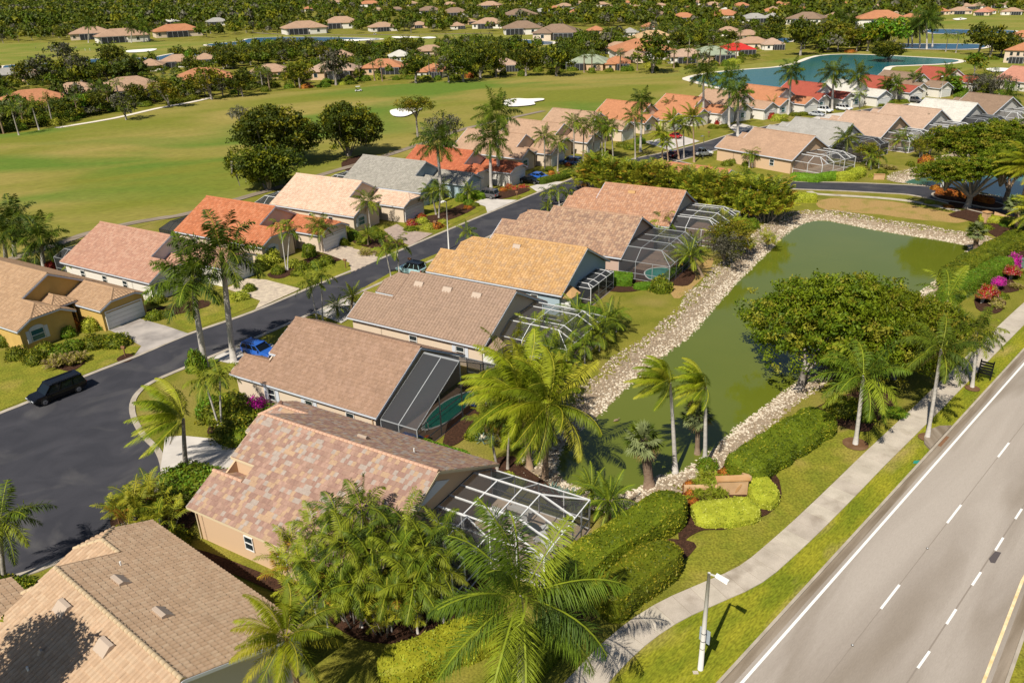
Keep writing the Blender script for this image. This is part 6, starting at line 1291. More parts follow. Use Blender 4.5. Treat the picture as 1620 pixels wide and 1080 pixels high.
# ---------------------------------------------------------------- the distance
KL = []
for P in (SL + SR[::-1], EU + EL[::-1]): KL.append(P)
LAKES = [smooth_poly(px(P), 2) for P in ([(1085,124),(1129,114),(1180,109),(1232,105),(1261,99),(1298,87),(1357,85),(1463,90),(1516,94),(1440,106),(1400,125),(1300,144),(1200,148),(1105,132)], [(5,102),(152,92),(235,90),(316,80),(332,84),(290,91),(160,105),(12,114)],
         [(326,72),(377,64),(407,59),(500,58),(600,61),(540,67),(350,75)], [(760,66),(810,61),(872,66),(860,72),(780,70)], [(1270,47),(1350,45),(1424,47),(1400,51),(1280,51)], [(1466,48),(1540,46),(1606,49),(1590,55),(1480,55)], [(1396,72),(1500,69),(1560,72),(1550,79),(1420,79)])]
def free(x, y, rad, front=.55):
    for P in LAKES + [POND, POND2]:
        if inpoly(np.array([x]), np.array([y]), P)[0]: return False
    for P in KL:
        if inpoly(np.array([x]), np.array([y]), P)[0] or segdist(np.array([x]), np.array([y]), P)[0] < 2: return False
    dd = math.hypot(x, y); ux, uy = x / dd, y / dd
    for q in (12, 26, 42):
        for P in LAKES:
            if inpoly(np.array([x + ux * q]), np.array([y + uy * q]), P)[0]: return False
    for fx, fy, fr in FOOT:
        dx, dy = fx - x, fy - y; q = math.hypot(dx, dy)
        if q < fr + rad * .6: return False
        if q < fr + max(40, 7 * dd / 38):                       # standing in front of a house: mostly kept clear
            al = dx * ux + dy * uy; pe = abs(-dx * uy + dy * ux)
            if al > 0 and pe < fr * .95 and pr.random() < front: return False
    return True
used = []
def scatter(poly, n, kinds, smin=.8, smax=1.25, front=.62, gap=.5):
    bx = [p[0] for p in poly]; by = [p[1] for p in poly]; made = 0; tr = 0
    while made < n and tr < n * 25:
        tr += 1; x, y = pr.uniform(min(bx), max(bx)), pr.uniform(min(by), max(by))
        if not inpoly(np.array([x]), np.array([y]), poly)[0]: continue
        p = at(x, y); k = pr.choices([a for a, _ in kinds], [b for _, b in kinds])[0]; s = pr.uniform(smin, smax)
        if not free(p.x, p.y, 3 * s, front): continue
        if any(abs(p.x - a) + abs(p.y - b) < gap * (c + s) * 3.2 for a, b, c in used[-400:]): continue
        used.append((p.x, p.y, s)); made += 1
        if k in ('farpalm', 'farsabal'):
            h = pr.uniform(5.0, 8.5) if k == 'farpalm' else pr.uniform(4, 7.5); root = empty(kind_name(k), (p.x, p.y, 0)); b = 'tp' + k
            if b not in G: m = MB(); m.tube([(0, 0, -.02), (.0, 0, .5), (0, 0, 1)], [1.2, 1, .9], PK[k][4], 6); G[b] = m.mesh('trunk', True)
            link('trunk', G[b], root, (0, 0, 0), 0, (.24, .24, h)); link('crown', G[k][pr.randrange(3)], root, (0, 0, h), pr.uniform(-.6, .6), s * 1.15); reg(root, PK[k][0], PK[k][1], 'palm tree', PK[k][1])
        elif k.startswith('sh_'): shrub(k[3:], Vector((p.x, p.y, 0)), pr.uniform(1.6, 3.0), pr.uniform(1.3, 2.6), words={'shrub': ('dark green bush', 'dark green bushes'), 'greenshrub': ('bright green bush', 'bright green bushes'), 'limeshrub': ('yellow green bush', 'yellow green bushes'), 'orangeshrub': ('orange leaved bush', 'orange leaved bushes')}[k[3:]])
        else: tree(k, (p.x, p.y), pr.uniform(3.9, 4.9) * s, s, s * pr.uniform(.85, 1.1), .28 * s)
MIX = [('faroak', 5), ('farolive', 3), ('fargrey', 2.2), ('farlime', 1.2), ('farpalm', 2.2), ('farsabal', 3)]
SH = [('sh_shrub', 4), ('sh_greenshrub', 3), ('sh_limeshrub', 1.2), ('sh_orangeshrub', .6)]
# left treeline between golf and houses
scatter([(-20,172),(60,172),(120,160),(200,150),(330,140),(420,130),(420,143),(330,152),(190,172),(90,196),(-20,214)], 34, MIX + [('sh_greenshrub', 1)], .75, 1.15, .2)
scatter([(-20,196),(60,192),(120,178),(200,166),(330,148),(420,138),(430,146),(330,156),(190,178),(90,200),(-20,218)], 46, SH + [('farsabal', 2), ('fargrey', 1)], .7, 1.0, .0, .3)
for x, y, k, s in ((200, 190, 'fargrey', 1.2), (268, 170, 'farolive', 1.4), (335, 158, 'farolive', 1.7), (384, 153, 'faroak', 1.3), (30, 214, 'farpalm', 1), (62, 206, 'farpalm', 1.1), (84, 198, 'farpalm', 1), (152, 168, 'farsabal', 1.1), (165, 172, 'farsabal', 1.1), (182, 118, 'faroak', 2.0), (105, 108, 'fargrey', 2.0), (70, 135, 'fargrey', 1.8), (130, 130, 'fargrey', 1.7), (45, 135, 'faroak', 1.4),
                   (475, 140, 'farolive', 1.5), (532, 135, 'fargrey', 1.9), (515, 132, 'farsabal', 1.1), (427, 145, 'farsabal', 1.2), (570, 128, 'farsabal', 1.2), (593, 128, 'farsabal', 1.0), (605, 129, 'farsabal', 1.0), (658, 132, 'faroak', 1.6), (680, 125, 'farpalm', 1), (691, 124, 'farpalm', 1), (710, 131, 'fargrey', 1.5), (733, 130, 'faroak', 1.7), (760, 125, 'faroak', 1.8),
                   (785, 122, 'faroak', 1.5), (832, 121, 'faroak', 1.6), (880, 121, 'faroak', 1.8), (924, 115, 'farsabal', 1.3), (936, 114, 'farsabal', 1.2), (981, 112, 'farsabal', 1.3), (1008, 112, 'farsabal', 1.1), (1032, 116, 'faroak', 2.1), (1066, 108, 'farsabal', 1.3), (1087, 106, 'farsabal', 1.1), (1103, 106, 'farsabal', 1.1), (1121, 104, 'farsabal', 1.1), (1138, 102, 'farsabal', 1.1), (1150, 98, 'farsabal', 1.3),
                   (1164, 98, 'farsabal', 1.0), (1266, 88, 'faroak', 2.2), (1293, 78, 'fargrey', 1.5), (1310, 80, 'farolive', 2.1), (1325, 82, 'farolive', 1.6), (1385, 82, 'farlime', 2.3), (1395, 80, 'farlime', 2.3), (1410, 84, 'farlime', 2.4), (1372, 82, 'farlime', 2.0), (1355, 82, 'farolive', 1.6), (1512, 84, 'farpalm', 1.1), (1496, 82, 'farpalm', 1.1), (1547, 88, 'faroak', 1.8), (1566, 92, 'faroak', 1.7), (1590, 90, 'farlime', 1.4), (1225, 62, 'faroak', 1.8)):
    p = at(x, y); used.append((p.x, p.y, s))
    if k in ('farpalm', 'farsabal'): palm(k, (x, y), None, h=7.5, s=s)
    else: tree(k, (p.x, p.y), 4.3 * s, s, s * .98, .25 * s)
scatter([(-20,110),(20,118),(160,104),(330,88),(420,80),(560,82),(700,80),(860,76),(900,80),(760,98),(560,96),(420,104),(300,118),(130,132),(-20,150)], 105, MIX, .8, 1.3, .8)
scatter([(420,120),(560,104),(700,100),(880,98),(1100,90),(1200,85),(1200,100),(1100,106),(900,112),(800,119),(560,130),(420,143)], 60, MIX + SH, .7, 1.0, .85, .4)
scatter([(430,138),(560,127),(700,122),(790,119),(900,112),(1090,104),(1200,96),(1205,100),(1090,110),(900,117),(790,124),(700,127),(560,134),(430,145)], 52, SH, .7, 1.0, .0, .25)
scatter([(880,80),(960,62),(1100,45),(1230,50),(1230,68),(1120,76),(1040,80),(900,92)], 75, MIX, .8, 1.3, .8)
scatter([(-20,52),(110,48),(330,46),(450,42),(600,42),(760,42),(900,44),(900,54),(760,52),(560,55),(400,55),(330,62),(180,62),(-20,70)], 80, MIX, .8, 1.3, .85)
scatter([(450,22),(640,16),(860,16),(1230,14),(1230,42),(1060,44),(900,42),(640,36),(450,36)], 110, MIX, .9, 1.3, .85)
scatter([(1230,20),(1440,18),(1480,26),(1440,38),(1300,40),(1230,38)], 34, MIX, .9, 1.3, .85)
scatter([(1260,55),(1330,60),(1400,62),(1400,84),(1330,86),(1290,88),(1265,82)], 22, MIX + SH, .9, 1.5, .2)
scatter([(1540,80),(1700,76),(1700,98),(1560,100)], 20, MIX + SH, .9, 1.4, .2)
scatter([(1440,16),(1700,8),(1700,20),(1500,22)], 24, MIX, 1.0, 1.5, .4)
scatter([(1190,165),(1300,160),(1420,148),(1560,140),(1640,145),(1640,160),(1500,160),(1350,172),(1240,184)], 26, MIX[2:] + SH, .55, .8, .7, .4)
scatter([(1100,205),(1240,182),(1380,168),(1500,155),(1500,160),(1300,186),(1200,202)], 10, SH, .6, .8, .5)
# far woods that read as one mass
r = np.random.default_rng(9); TV = []
def far_tree(seed, n, sz=1.0):
    q = np.random.default_rng(seed); d = unit(q.normal(0, 1, (n, 3))); d[:, 2] = np.abs(d[:, 2]); lu = 1 + .28 * np.sin(d[:, 0] * 5 + seed) * np.sin(d[:, 1] * 6 + seed); c = d * lu[:, None] * np.array([4.2, 4.2, 4.2]) * q.uniform(.6, 1, (n, 1)) + np.array([0, 0, 4.2])
    N = unit(d + q.normal(0, .5, (n, 3))); a = unit(np.cross(N, q.normal(0, 1, (n, 3)))); b = np.cross(N, a); s_ = q.uniform(.9, 1.7, (n, 1)) * sz; return np.stack([c - a * s_, c + b * s_ * .7, c + a * s_, c - b * s_ * .7], 1)
FT = [far_tree(k, 70) for k in range(5)]; FN = [far_tree(k + 9, 190, .55) for k in range(5)]; VV = []; MM = []
def free_np(X, Y, rad, front):
    k = np.ones(len(X), bool)
    for P in LAKES + [POND, POND2] + KL: k &= ~inpoly(X, Y, P)
    dd = np.hypot(X, Y); ux, uy = X / dd, Y / dd
    for q in (12, 26, 42):
        for P in LAKES: k &= ~inpoly(X + ux * q, Y + uy * q, P)
    luck = r.random(len(X)) < front
    for fx, fy, fr in FOOT:
        dx, dy = fx - X, fy - Y; q = np.hypot(dx, dy); k &= q > fr + rad * .6; al = dx * ux + dy * uy; pe = np.abs(-dx * uy + dy * ux); k &= ~((q < fr + np.maximum(45, 7 * dd / 38)) & (al > 0) & (pe < fr * .85) & luck)
    return k
def wood(poly, n, lib_=None, smin=.8, smax=1.5, front=.3, hz=1.0):
    T_ = lib_ or FT; bx = [p[0] for p in poly]; by = [p[1] for p in poly]; A = abs(sum(poly[i][0] * poly[(i + 1) % len(poly)][1] - poly[(i + 1) % len(poly)][0] * poly[i][1] for i in range(len(poly)))) / 2
    m = int(n * 6 * (max(bx) - min(bx)) * (max(by) - min(by)) / A) + 50; x = r.uniform(min(bx), max(bx), m); y = r.uniform(min(by), max(by), m); k = inpoly(x, y, poly); x, y = x[k], y[k]
    D = np.stack([x - 810, y - 540, np.full(len(x), FPX)], 1); W3 = np.stack([D @ _x, D @ _y, D @ _n], 1); X = W3[:, 0] * (-CAMH / W3[:, 2]); Y = W3[:, 1] * (-CAMH / W3[:, 2])
    k = (W3[:, 2] < 0) & (np.hypot(X, Y) < 6500) & free_np(X, Y, 5, front); X, Y = X[k][:n], Y[k][:n]
    for c in range(len(X)):
        dist = math.hypot(X[c], Y[c]); s = pr.uniform(smin, smax) * (1 if dist < 1500 else dist / 1500); z = 1.0 if dist < 1500 else (dist / 1500) ** -.7
        t = T_[c % 5] * np.array([s, s, pr.uniform(.9, 1.4) * s * z * hz]); a = pr.uniform(0, 6.28); ca, sa = math.cos(a), math.sin(a); t = np.stack([t[..., 0] * ca - t[..., 1] * sa + X[c], t[..., 0] * sa + t[..., 1] * ca + Y[c], t[..., 2]], -1)
        VV.append(t); mm = pr.choices([0, 1, 2, 3, 4], [5, 2, 3, 3, 1.2])[0]; MM.append(np.where(r.random(len(t)) < .75, mm, [3, 0, 0, 0, 0][mm]))
wood([(-40,-2),(520,-14),(470,20),(440,40),(330,40),(110,44),(-40,50)], 3800, front=.85)
wood([(380,-10),(900,-24),(1700,-50),(1700,12),(1440,16),(1230,14),(860,14),(640,16),(450,24)], 3000, front=.9)
def flush(name, label):
    V = np.concatenate(VV); n = len(V); tag(link(name, mesh_np(name, V.reshape(-1, 3), np.arange(n * 4).reshape(n, 4), ['oakmid', 'oaklight', 'rain1', 'oakdark', 'grey2'], np.concatenate(MM))), label, 'woods', kind='stuff'); VV.clear(); MM.clear()
flush('woods', 'dense green woods filling the flat land at the top')
wood([(-20,196),(60,190),(120,178),(200,166),(330,150),(420,140),(430,144),(330,154),(190,174),(90,198),(-20,216)], 190, FN, .30, .5, .4, .8)
wood([(-20,165),(60,168),(120,160),(200,150),(330,138),(420,128),(420,140),(330,148),(190,165),(90,190),(-20,205)], 60, FN, .5, .8, .3)
wood([(-20,165),(60,168),(120,160),(200,150),(330,138),(420,128),(420,140),(330,148),(190,165),(90,190),(-20,205)], 260, FN, .22, .42, .15, .8)
flush('undergrowth', 'low thicket under the trees at the left edge of the fairway')
wood([(-20,110),(20,118),(160,104),(330,88),(420,80),(560,82),(700,80),(860,76),(900,80),(760,98),(560,96),(420,104),(300,118),(130,132),(-20,150)], 420, FN, .45, .85, .9)
wood([(420,120),(560,104),(700,100),(880,98),(1100,90),(1200,85),(1200,100),(1100,106),(900,112),(800,119),(560,130),(420,143)], 220, FN, .35, .65, .9)
wood([(880,80),(960,62),(1100,45),(1230,50),(1230,68),(1120,76),(1040,80),(900,92)], 260, FN, .5, .9, .9)
wood([(-20,110),(20,118),(160,104),(330,88),(420,80),(560,82),(700,80),(860,76),(900,80),(760,98),(560,96),(420,104),(300,118),(130,132),(-20,150)], 800, FN, .22, .42, .1, .8)
wood([(420,112),(560,98),(700,96),(880,94),(1100,86),(1200,80),(1200,96),(1100,102),(900,107),(799,114),(560,122),(420,134)], 420, FN, .2, .38, .1, .8)
wood([(880,80),(960,62),(1100,45),(1230,50),(1230,68),(1120,76),(1040,80),(900,92)], 500, FN, .25, .5, .1, .8)
flush('thicket', 'thicket filling the gaps between houses along the fairways')
wood([(-20,50),(110,46),(330,44),(450,40),(600,40),(760,40),(900,42),(900,53),(760,51),(560,54),(400,54),(330,61),(180,61),(-20,69)], 480, FT, .6, 1.0, .9)
wood([(450,14),(640,12),(860,12),(1230,10),(1230,42),(1060,44),(900,42),(640,36),(450,36)], 900, FT, .7, 1.0, .9)
wood([(1230,14),(1440,14),(1700,8),(1700,20),(1480,26),(1440,38),(1300,40),(1230,38)], 300, FT, .8, 1.1, .9)
wood([(1260,56),(1330,60),(1395,62),(1395,82),(1330,84),(1290,86),(1265,80)], 90, FN, .6, 1.0, .1)
wood([(450,14),(640,12),(860,12),(1230,10),(1440,14),(1440,34),(1230,40),(1060,42),(900,40),(640,34),(450,34)], 1300, FT, .35, .6, .1, .8)
wood([(-20,38),(110,38),(330,36),(450,34),(600,36),(450,50),(330,54),(110,60),(-20,62)], 260, FT, .35, .6, .1, .8)
flush('thicket', 'darker thicket between the farthest roofs below the top woods')

q = at(60, 1050, 5.0) + SUN * 8; tree('oak', (q.x, q.y), q.z - .5, .75, .7, .25, words=('shade tree just outside the lower left corner', 'shade trees just outside the lower left corner')); PLANTS.pop(); bpy.context.scene.collection.objects[-3]['label'] = 'dark rounded shade tree beyond the lower left corner, shading the sand tile roof'
# ---------------------------------------------------------------- vehicles
def carpaint(n, c, coat=.6): mat('paint_' + n, c, rough=.22, spec=.35, coat=coat * (.25 if n == 'black' else 1))
for n, c in (('black', (.004, .004, .006)), ('blue', (.02, .10, .42)), ('navy', (.012, .035, .10)), ('grey', (.10, .095, .10)), ('white', (.75, .75, .76)), ('silver', (.42, .44, .47)), ('teal', (.30, .47, .50)), ('red', (.35, .02, .02)), ('darkred', (.16, .02, .02))): carpaint(n, c)
mat('carglass', (.006, .009, .012), rough=.05, spec=.45); mat('headlight', (.7, .72, .75), rough=.15); mat('taillight', (.45, .01, .01), rough=.2); mat('plastic', (.02, .02, .022), rough=.5)
def car(px_, ang, paint, label, kind='suv', L=4.8, W=1.9, H=1.72, cat='car', name=None, roof=None):
    c = at(*px_); root = empty(name or ('parked_suv' if kind == 'suv' else 'parked_pickup' if kind == 'pickup' else 'parked_car'), c + Vector((0, 0, .05)), R(ang), label, cat, group='parked vehicles'); pm = 'paint_' + paint
    h, w_ = L / 2, W / 2; zb = .32; sed = kind == 'sedan'
    # lower body: profile loops along x
    prof = {'suv': [(-h, .62, .95), (-h + .12, .45, 1.08), (-h + .9, .32, 1.06), (0, .30, 1.04), (h - 1.35, .30, 1.02), (h - .45, .34, .98), (h - .08, .45, .82), (h, .55, .72)],
            'sedan': [(-h, .55, .82), (-h + .1, .40, .96), (-h + .8, .28, .98), (0, .26, .94), (h - 1.5, .27, .93), (h - .4, .30, .80), (h - .06, .38, .68), (h, .48, .60)],
            'pickup': [(-h, .6, 1.02), (-h + .06, .5, 1.12), (-h + 1.7, .34, 1.12), (0, .32, 1.1), (h - 1.4, .32, 1.1), (h - .4, .36, 1.04), (h - .06, .48, .88), (h, .58, .76)]}[kind]
    b = MB(); V = []; wf = [.80, .93, 1, 1, 1, .97, .90, .78]
    for (x, z0, z1), f in zip(prof, wf):
        for yy, zz in ((-w_ * f * .94, z0), (-w_ * f, (z0 + z1) / 2), (-w_ * f * .93, z1), (w_ * f * .93, z1), (w_ * f, (z0 + z1) / 2), (w_ * f * .94, z0)): V.append((x, yy, zz))
    F = [[i * 6 + k, i * 6 + (k + 1) % 6, (i + 1) * 6 + (k + 1) % 6, (i + 1) * 6 + k] for i in range(7) for k in range(6)] + [[5, 4, 3, 2, 1, 0], [42, 43, 44, 45, 46, 47]]
    b.add(V, F, pm); b.build('body', root, smooth=False, bevel=.05)
    cab = {'suv': (-h + .12, -h + .38, h - 2.0, h - 1.25), 'sedan': (-h + .55, -h + 1.3, h - 2.15, h - 1.35), 'pickup': (-.95, -.75, h - 2.1, h - 1.4)}[kind]
    zr0, zr1 = prof[3][2] - .03, H; xa, xb, xc, xd = cab; wt = w_ * .76
    b = MB(); G_ = [(xa, -w_ * .9, zr0), (xd, -w_ * .9, zr0), (xd, w_ * .9, zr0), (xa, w_ * .9, zr0), (xb, -wt, zr1 - .08), (xc, -wt, zr1 - .08), (xc, wt, zr1 - .08), (xb, wt, zr1 - .08)]
    b.add(G_, [[0, 1, 5, 4], [1, 2, 6, 5], [2, 3, 7, 6], [3, 0, 4, 7]], 'carglass'); b.build('windows', root)
    b = MB(); rm = 'paint_' + (roof or paint); b.prism([(xb - .06, -wt - .03, zr1 - .09), (xc + .08, -wt - .03, zr1 - .09), (xc + .08, wt + .03, zr1 - .09), (xb - .06, wt + .03, zr1 - .09)], (0, 0, .085), rm); b.build('roof', root, bevel=.035)
    b = MB()
    for y in (-1, 1):
        for (x0, x1) in ((xa, xb), (xd, xc)): b.bar((x0, y * w_ * .905, zr0), (x1, y * (wt + .01), zr1 - .08), .07, .07, pm)
        n_ = 3 if kind == 'suv' else 2
        for k in range(1, n_): t = k / n_; b.bar((xa + (xd - xa) * t, y * w_ * .905, zr0), (xb + (xc - xb) * t, y * (wt + .01), zr1 - .08), .07, .05, pm)
    b.build('pillars', root)
    if kind == 'pickup': b = MB(); b.box(-h + .12, -1.0, -w_ * .78, w_ * .78, 1.10, 1.135, 'plastic'); b.build('bed', root)
    if kind == 'suv':
        b = MB()
        for y in (-1, 1): b.bar((xb + .2, y * wt * .9, zr1 + .05), (xc - .2, y * wt * .9, zr1 + .05), .05, .05, 'plastic')
        b.build('roof_rails', root)
    for x in (-h + L * .19, h - L * .19):
        for y in (-1, 1):
            rw = .37 if kind != 'sedan' else .33; tb = MB(); tb.tube([(x, y * (w_ - .24), rw), (x, y * (w_ + .01), rw)], rw, 'tyre', 16); wl_ = tb.build('wheel', root, smooth=False)
            rb = MB(); rb.tube([(x, y * (w_ - .02), rw), (x, y * (w_ + .02), rw)], rw * .66, 'rim', 14)
            for k in range(5): a = k * 1.2566; rb.bar((x, y * (w_ + .025), rw), (x + math.cos(a) * rw * .6, y * (w_ + .025), rw + math.sin(a) * rw * .6), .05, .02, 'plastic')
            rb.build('rim', wl_)
    for y in (-1, 1):
        b = MB(); b.box(h - .16, h - .01, y * w_ * .62 - .2, y * w_ * .62 + .2, prof[6][2] - .20, prof[6][2] - .04, 'headlight'); b.build('headlight', root)
        b = MB(); b.box(-h - .01, -h + .12, y * w_ * .66 - .14, y * w_ * .66 + .14, prof[0][2] - .22, prof[0][2] + .02, 'taillight'); b.build('taillight', root)
        b = MB(); b.box(xd - .35, xd - .15, y * (w_ + .08) - .09, y * (w_ + .08) + .09, zr0, zr0 + .16, pm); b.build('wing_mirror', root)
    b = MB(); b.box(h - .04, h + .02, -w_ * .42, w_ * .42, .50, .72, 'rim' if kind == 'suv' else 'plastic'); b.build('grille', root)
    b = MB(); b.box(-h - .02, -h + .02, -.26, .26, .60, .72, 'white'); b.build('number_plate', root)
    return root
S = 55.0
car((93, 627), 232, 'black', 'large black suv parked along the kerb beside the tawny grass bed', 'suv', 5.5, 2.05, 1.85)
car((412, 563), -31, 'blue', 'bright blue suv behind the pale royal palm trunks on the drive', 'suv', 4.5, 1.85, 1.62)
car((651, 433), 149, 'teal', 'pale teal boxy suv with black roof beside the brown tile house', 'suv', 4.4, 1.9, 1.85, roof='black')
car((770, 313), -31 + 180, 'grey', 'dark grey suv on the white drive under the tall royal palm', 'suv', 4.9, 1.95, 1.75)
car((839, 290), -31, 'black', 'black sedan beside the blue one on the white drive', 'sedan', 4.7, 1.85, 1.42)
car((853, 284), -31, 'blue', 'blue sedan beside the black one on the white drive', 'sedan', 4.7, 1.85, 1.42)
car((903, 261), -35 + 180, 'navy', 'navy suv behind the queen palms in front of the brownish tan house', 'suv', 5.2, 2.0, 1.85)
car((1112, 247), 15, 'white', 'white open pickup style utility vehicle parked beyond the palm trunks', 'pickup', 4.4, 1.9, 1.85, cat='pickup')
car((1292, 184), -50, 'silver', 'silver sedan on the drive of the crimson roofed house', 'sedan', 4.6, 1.85, 1.42)
car((1302, 178), -52, 'white', 'white pickup in front of the crimson roofed house', 'pickup', 5.6, 2.0, 1.9, cat='pickup')
car((1335, 175), -55, 'white', 'white suv near the royal palm in front of the crimson roofed house', 'suv', 4.8, 1.95, 1.75)
car((1446, 162), -60, 'grey', 'grey suv in front of the dark brown lake house', 'suv', 4.8, 1.95, 1.72)
car((1066, 219), 130, 'red', 'small red car behind the palms on the far bend', 'sedan', 4.2, 1.8, 1.45)
car((1065, 248), 60, 'darkred', 'dark red car on the street behind the tall palm trunks', 'sedan', 4.6, 1.85, 1.45)
car((980, 290), 60, 'white', 'white car glimpsed behind the areca palm screen', 'sedan', 4.6, 1.85, 1.45)

# ---------------------------------------------------------------- golf carts and golfers
def cart(p, ang, label):
    root = empty('golf_cart', at(*p), R(ang), label, 'golf cart', group='golf carts on the fairways'); b = MB()
    b.prism([(-1.2, -.6, .3), (1.2, -.6, .3), (1.2, .6, .3), (-1.2, .6, .3)], (0, 0, .25), 'white'); b.prism([(.7, -.55, .55), (1.15, -.5, .55), (1.15, .5, .55), (.7, .55, .55)], (0, 0, .35), 'white'); b.build('body', root, bevel=.06)
    b = MB(); b.box(-.5, .0, -.55, .55, .6, .8, 'plastic'); b.box(-.6, -.5, -.55, .55, .8, 1.2, 'plastic'); b.build('seat', root)
    b = MB(); b.box(-.9, .8, -.62, .62, 1.85, 1.93, 'white'); b.build('roof', root)
    for x, y in ((-.85, -.55), (-.85, .55), (.72, -.55), (.72, .55)): b = MB(); b.bar((x, y, .5), (x, y, 1.86), .05, .05, 'plastic'); b.build('post', root)
    for x in (-.8, .8):
        for y in (-.55, .55): b = MB(); b.tube([(x, y - .1, .25), (x, y + .1, .25)], .25, 'tyre', 10); b.build('wheel', root)
cart((84, 76), 200, 'white golf cart farthest left on the top left fairway'); cart((160, 81), 190, 'white golf cart beside the top left white bunker'); cart((567, 145), 20, 'white golf cart alone on the big fairway'); cart((484, 54), 10, 'small golf cart by the left end of the long pond'); cart((593, 55), 20, 'small golf cart right of the long pond bunkers'); cart((1520, 32), 10, 'distant golf cart on the top right fairway')
def golfer(p, ang, shirt, pants, label, lean=0.0):
    """standing figure grown as one skin from a posed skeleton"""
    o = bpy.data.objects.new('person', bpy.data.meshes.new('person')); C.objects.link(o); J = [(0, 0, .93), (0, 0, 1.15), (.02 + lean * .2, 0, 1.38), (.03 + lean * .25, 0, 1.50), (.05 + lean * .3, 0, 1.62), (.05 + lean * .3, 0, 1.74), (0, .10, .90), (.03, .13, .50), (-.01, .14, .06), (.10, .15, .03), (0, -.10, .90), (.05, -.14, .50), (0, -.16, .06), (.11, -.17, .03),
         (.02, .20, 1.40), (.10, .25, 1.14), (.28, .12, .98), (.02, -.20, 1.40), (.10, -.25, 1.14), (.28, -.06, .98)]
    E_ = [(0, 1), (1, 2), (2, 3), (3, 4), (4, 5), (0, 6), (6, 7), (7, 8), (8, 9), (0, 10), (10, 11), (11, 12), (12, 13), (2, 14), (14, 15), (15, 16), (2, 17), (17, 18), (18, 19)]
    Rr = [.13, .12, .13, .055, .09, .08, .09, .065, .045, .035, .09, .065, .045, .035, .06, .045, .035, .06, .045, .035]
    o.data.from_pydata([(a, b, c) for a, b, c in J], E_, []); m = o.modifiers.new('skin', 'SKIN'); o.modifiers.new('smooth', 'SUBSURF').levels = 1
    for v, q in zip(o.data.skin_vertices[0].data, Rr): v.radius = (q, q)
    o.data.skin_vertices[0].data[0].use_root = True; o.data.materials.append(MATS[shirt]); o.location = at(*p); o.rotation_euler = (0, 0, R(ang)); tag(o, label, 'person', 'golfers on the top left fairway')
    b = MB(); b.tube([(.05 + lean * .3, 0, 1.68), (.05 + lean * .3, 0, 1.78)], [.11, .07], 'whitecloth', 10); b.build('cap', o)
    b = MB(); b.tube([(.28, .03, .98), (.75, .1, .03)], .012, 'steel', 5); tag(b.build('golf_club', None, loc=o.location, rz=R(ang)), 'golf club held by the ' + label, 'golf club')
for v in bpy.data.meshes: pass
golfer((57, 78), 200, 'blackcloth', 'blackcloth', 'person in dark clothes standing alone far left'); golfer((77, 74), 180, 'blackcloth', 'blackcloth', 'person in dark clothes beside the left golf cart'); golfer((135, 81), 20, 'whitecloth', 'bluecloth', 'person in white left of the other'); golfer((143, 81), 160, 'whitecloth', 'bluecloth', 'person in white nearer the bunker')

# ---------------------------------------------------------------- street furniture
def lamp(p, top, label, h=None, r_=.09, arm=1.5, adir=0.0, sign=False, pole='pole'):
    B = at(*p); hh = h or solve_h(B, top[1]); T = at(top[0], top[1], hh) - B if h is None else Vector((0, 0, hh)); root = empty('street_lamp', B, 0, label, 'street lamp', group='street lamps')
    b = MB(); b.tube([(0, 0, 0), T], [r_ * 1.25, r_ * .7], pole, 8); b.build('pole', root, smooth=True); d = Vector((math.cos(R(adir)), math.sin(R(adir)), 0)); e = T + d * arm + Vector((0, 0, -.12))
    b = MB(); b.bar(T + Vector((0, 0, -.05)), T + d * arm * .5, .07, .07, pole); b.build('arm', root)
    b = MB(); q = Vector((-d.y, d.x, 0)); a0 = T + d * arm * .35; b.add([tuple(v) for v in (a0 - q * .16, e - q * .22, e + q * .22, a0 + q * .16, a0 - q * .1 + Vector((0, 0, .16)), e - q * .16 + Vector((0, 0, .12)), e + q * .16 + Vector((0, 0, .12)), a0 + q * .1 + Vector((0, 0, .16)))], [[0, 3, 2, 1], [4, 5, 6, 7], [0, 1, 5, 4], [1, 2, 6, 5], [2, 3, 7, 6], [3, 0, 4, 7]], 'lamp'); b.build('lamp_head', root, bevel=.03)
    return root, T
rt, T = lamp((1108, 1058), (1122, 906), 'tall white street lamp on the highway verge with a sign plate', arm=1.15, adir=-38, r_=.14)
b = MB(); b.box(-.35, .35, -.02, .02, 1.75, 2.75, 'signback'); o = b.build('road_sign', None, loc=rt.location + Vector((.12, .18, .28)), rz=R(-46)); tag(o, 'blue grey back of a road sign strapped to the highway lamp', 'road sign')
b = MB(); b.box(-.16, .16, -.12, .12, 0, .04, 'concrete'); o = b.build('handhole_cover', rt, loc=(-.35, -.25, 0))
for z in (1.7, 2.3, 2.9): b = MB(); b.tube([(T.x * z / 7.6, T.y * z / 7.6, z), (T.x * z / 7.6, T.y * z / 7.6, z + .04)], .16, 'plastic', 8); b.build('strap', rt)
lamp((710, 395), (706, 319), 'grey street lamp standing at the kerb opposite the pale peach house', arm=.9, adir=150)
for i, (p, t, lab) in enumerate((((1306, 184), (1307, 152), 'street lamp in front of the crimson roofed house'), ((1488, 155), (1493, 121), 'street lamp in front of the dark brown lake house'), ((937, 250), (937, 215), 'street lamp among the queen palms by the far street'), ((1112, 248), (1114, 215), 'slim street lamp beside the white pickup style vehicle'))): lamp(p, t, lab, arm=.9, adir=200)
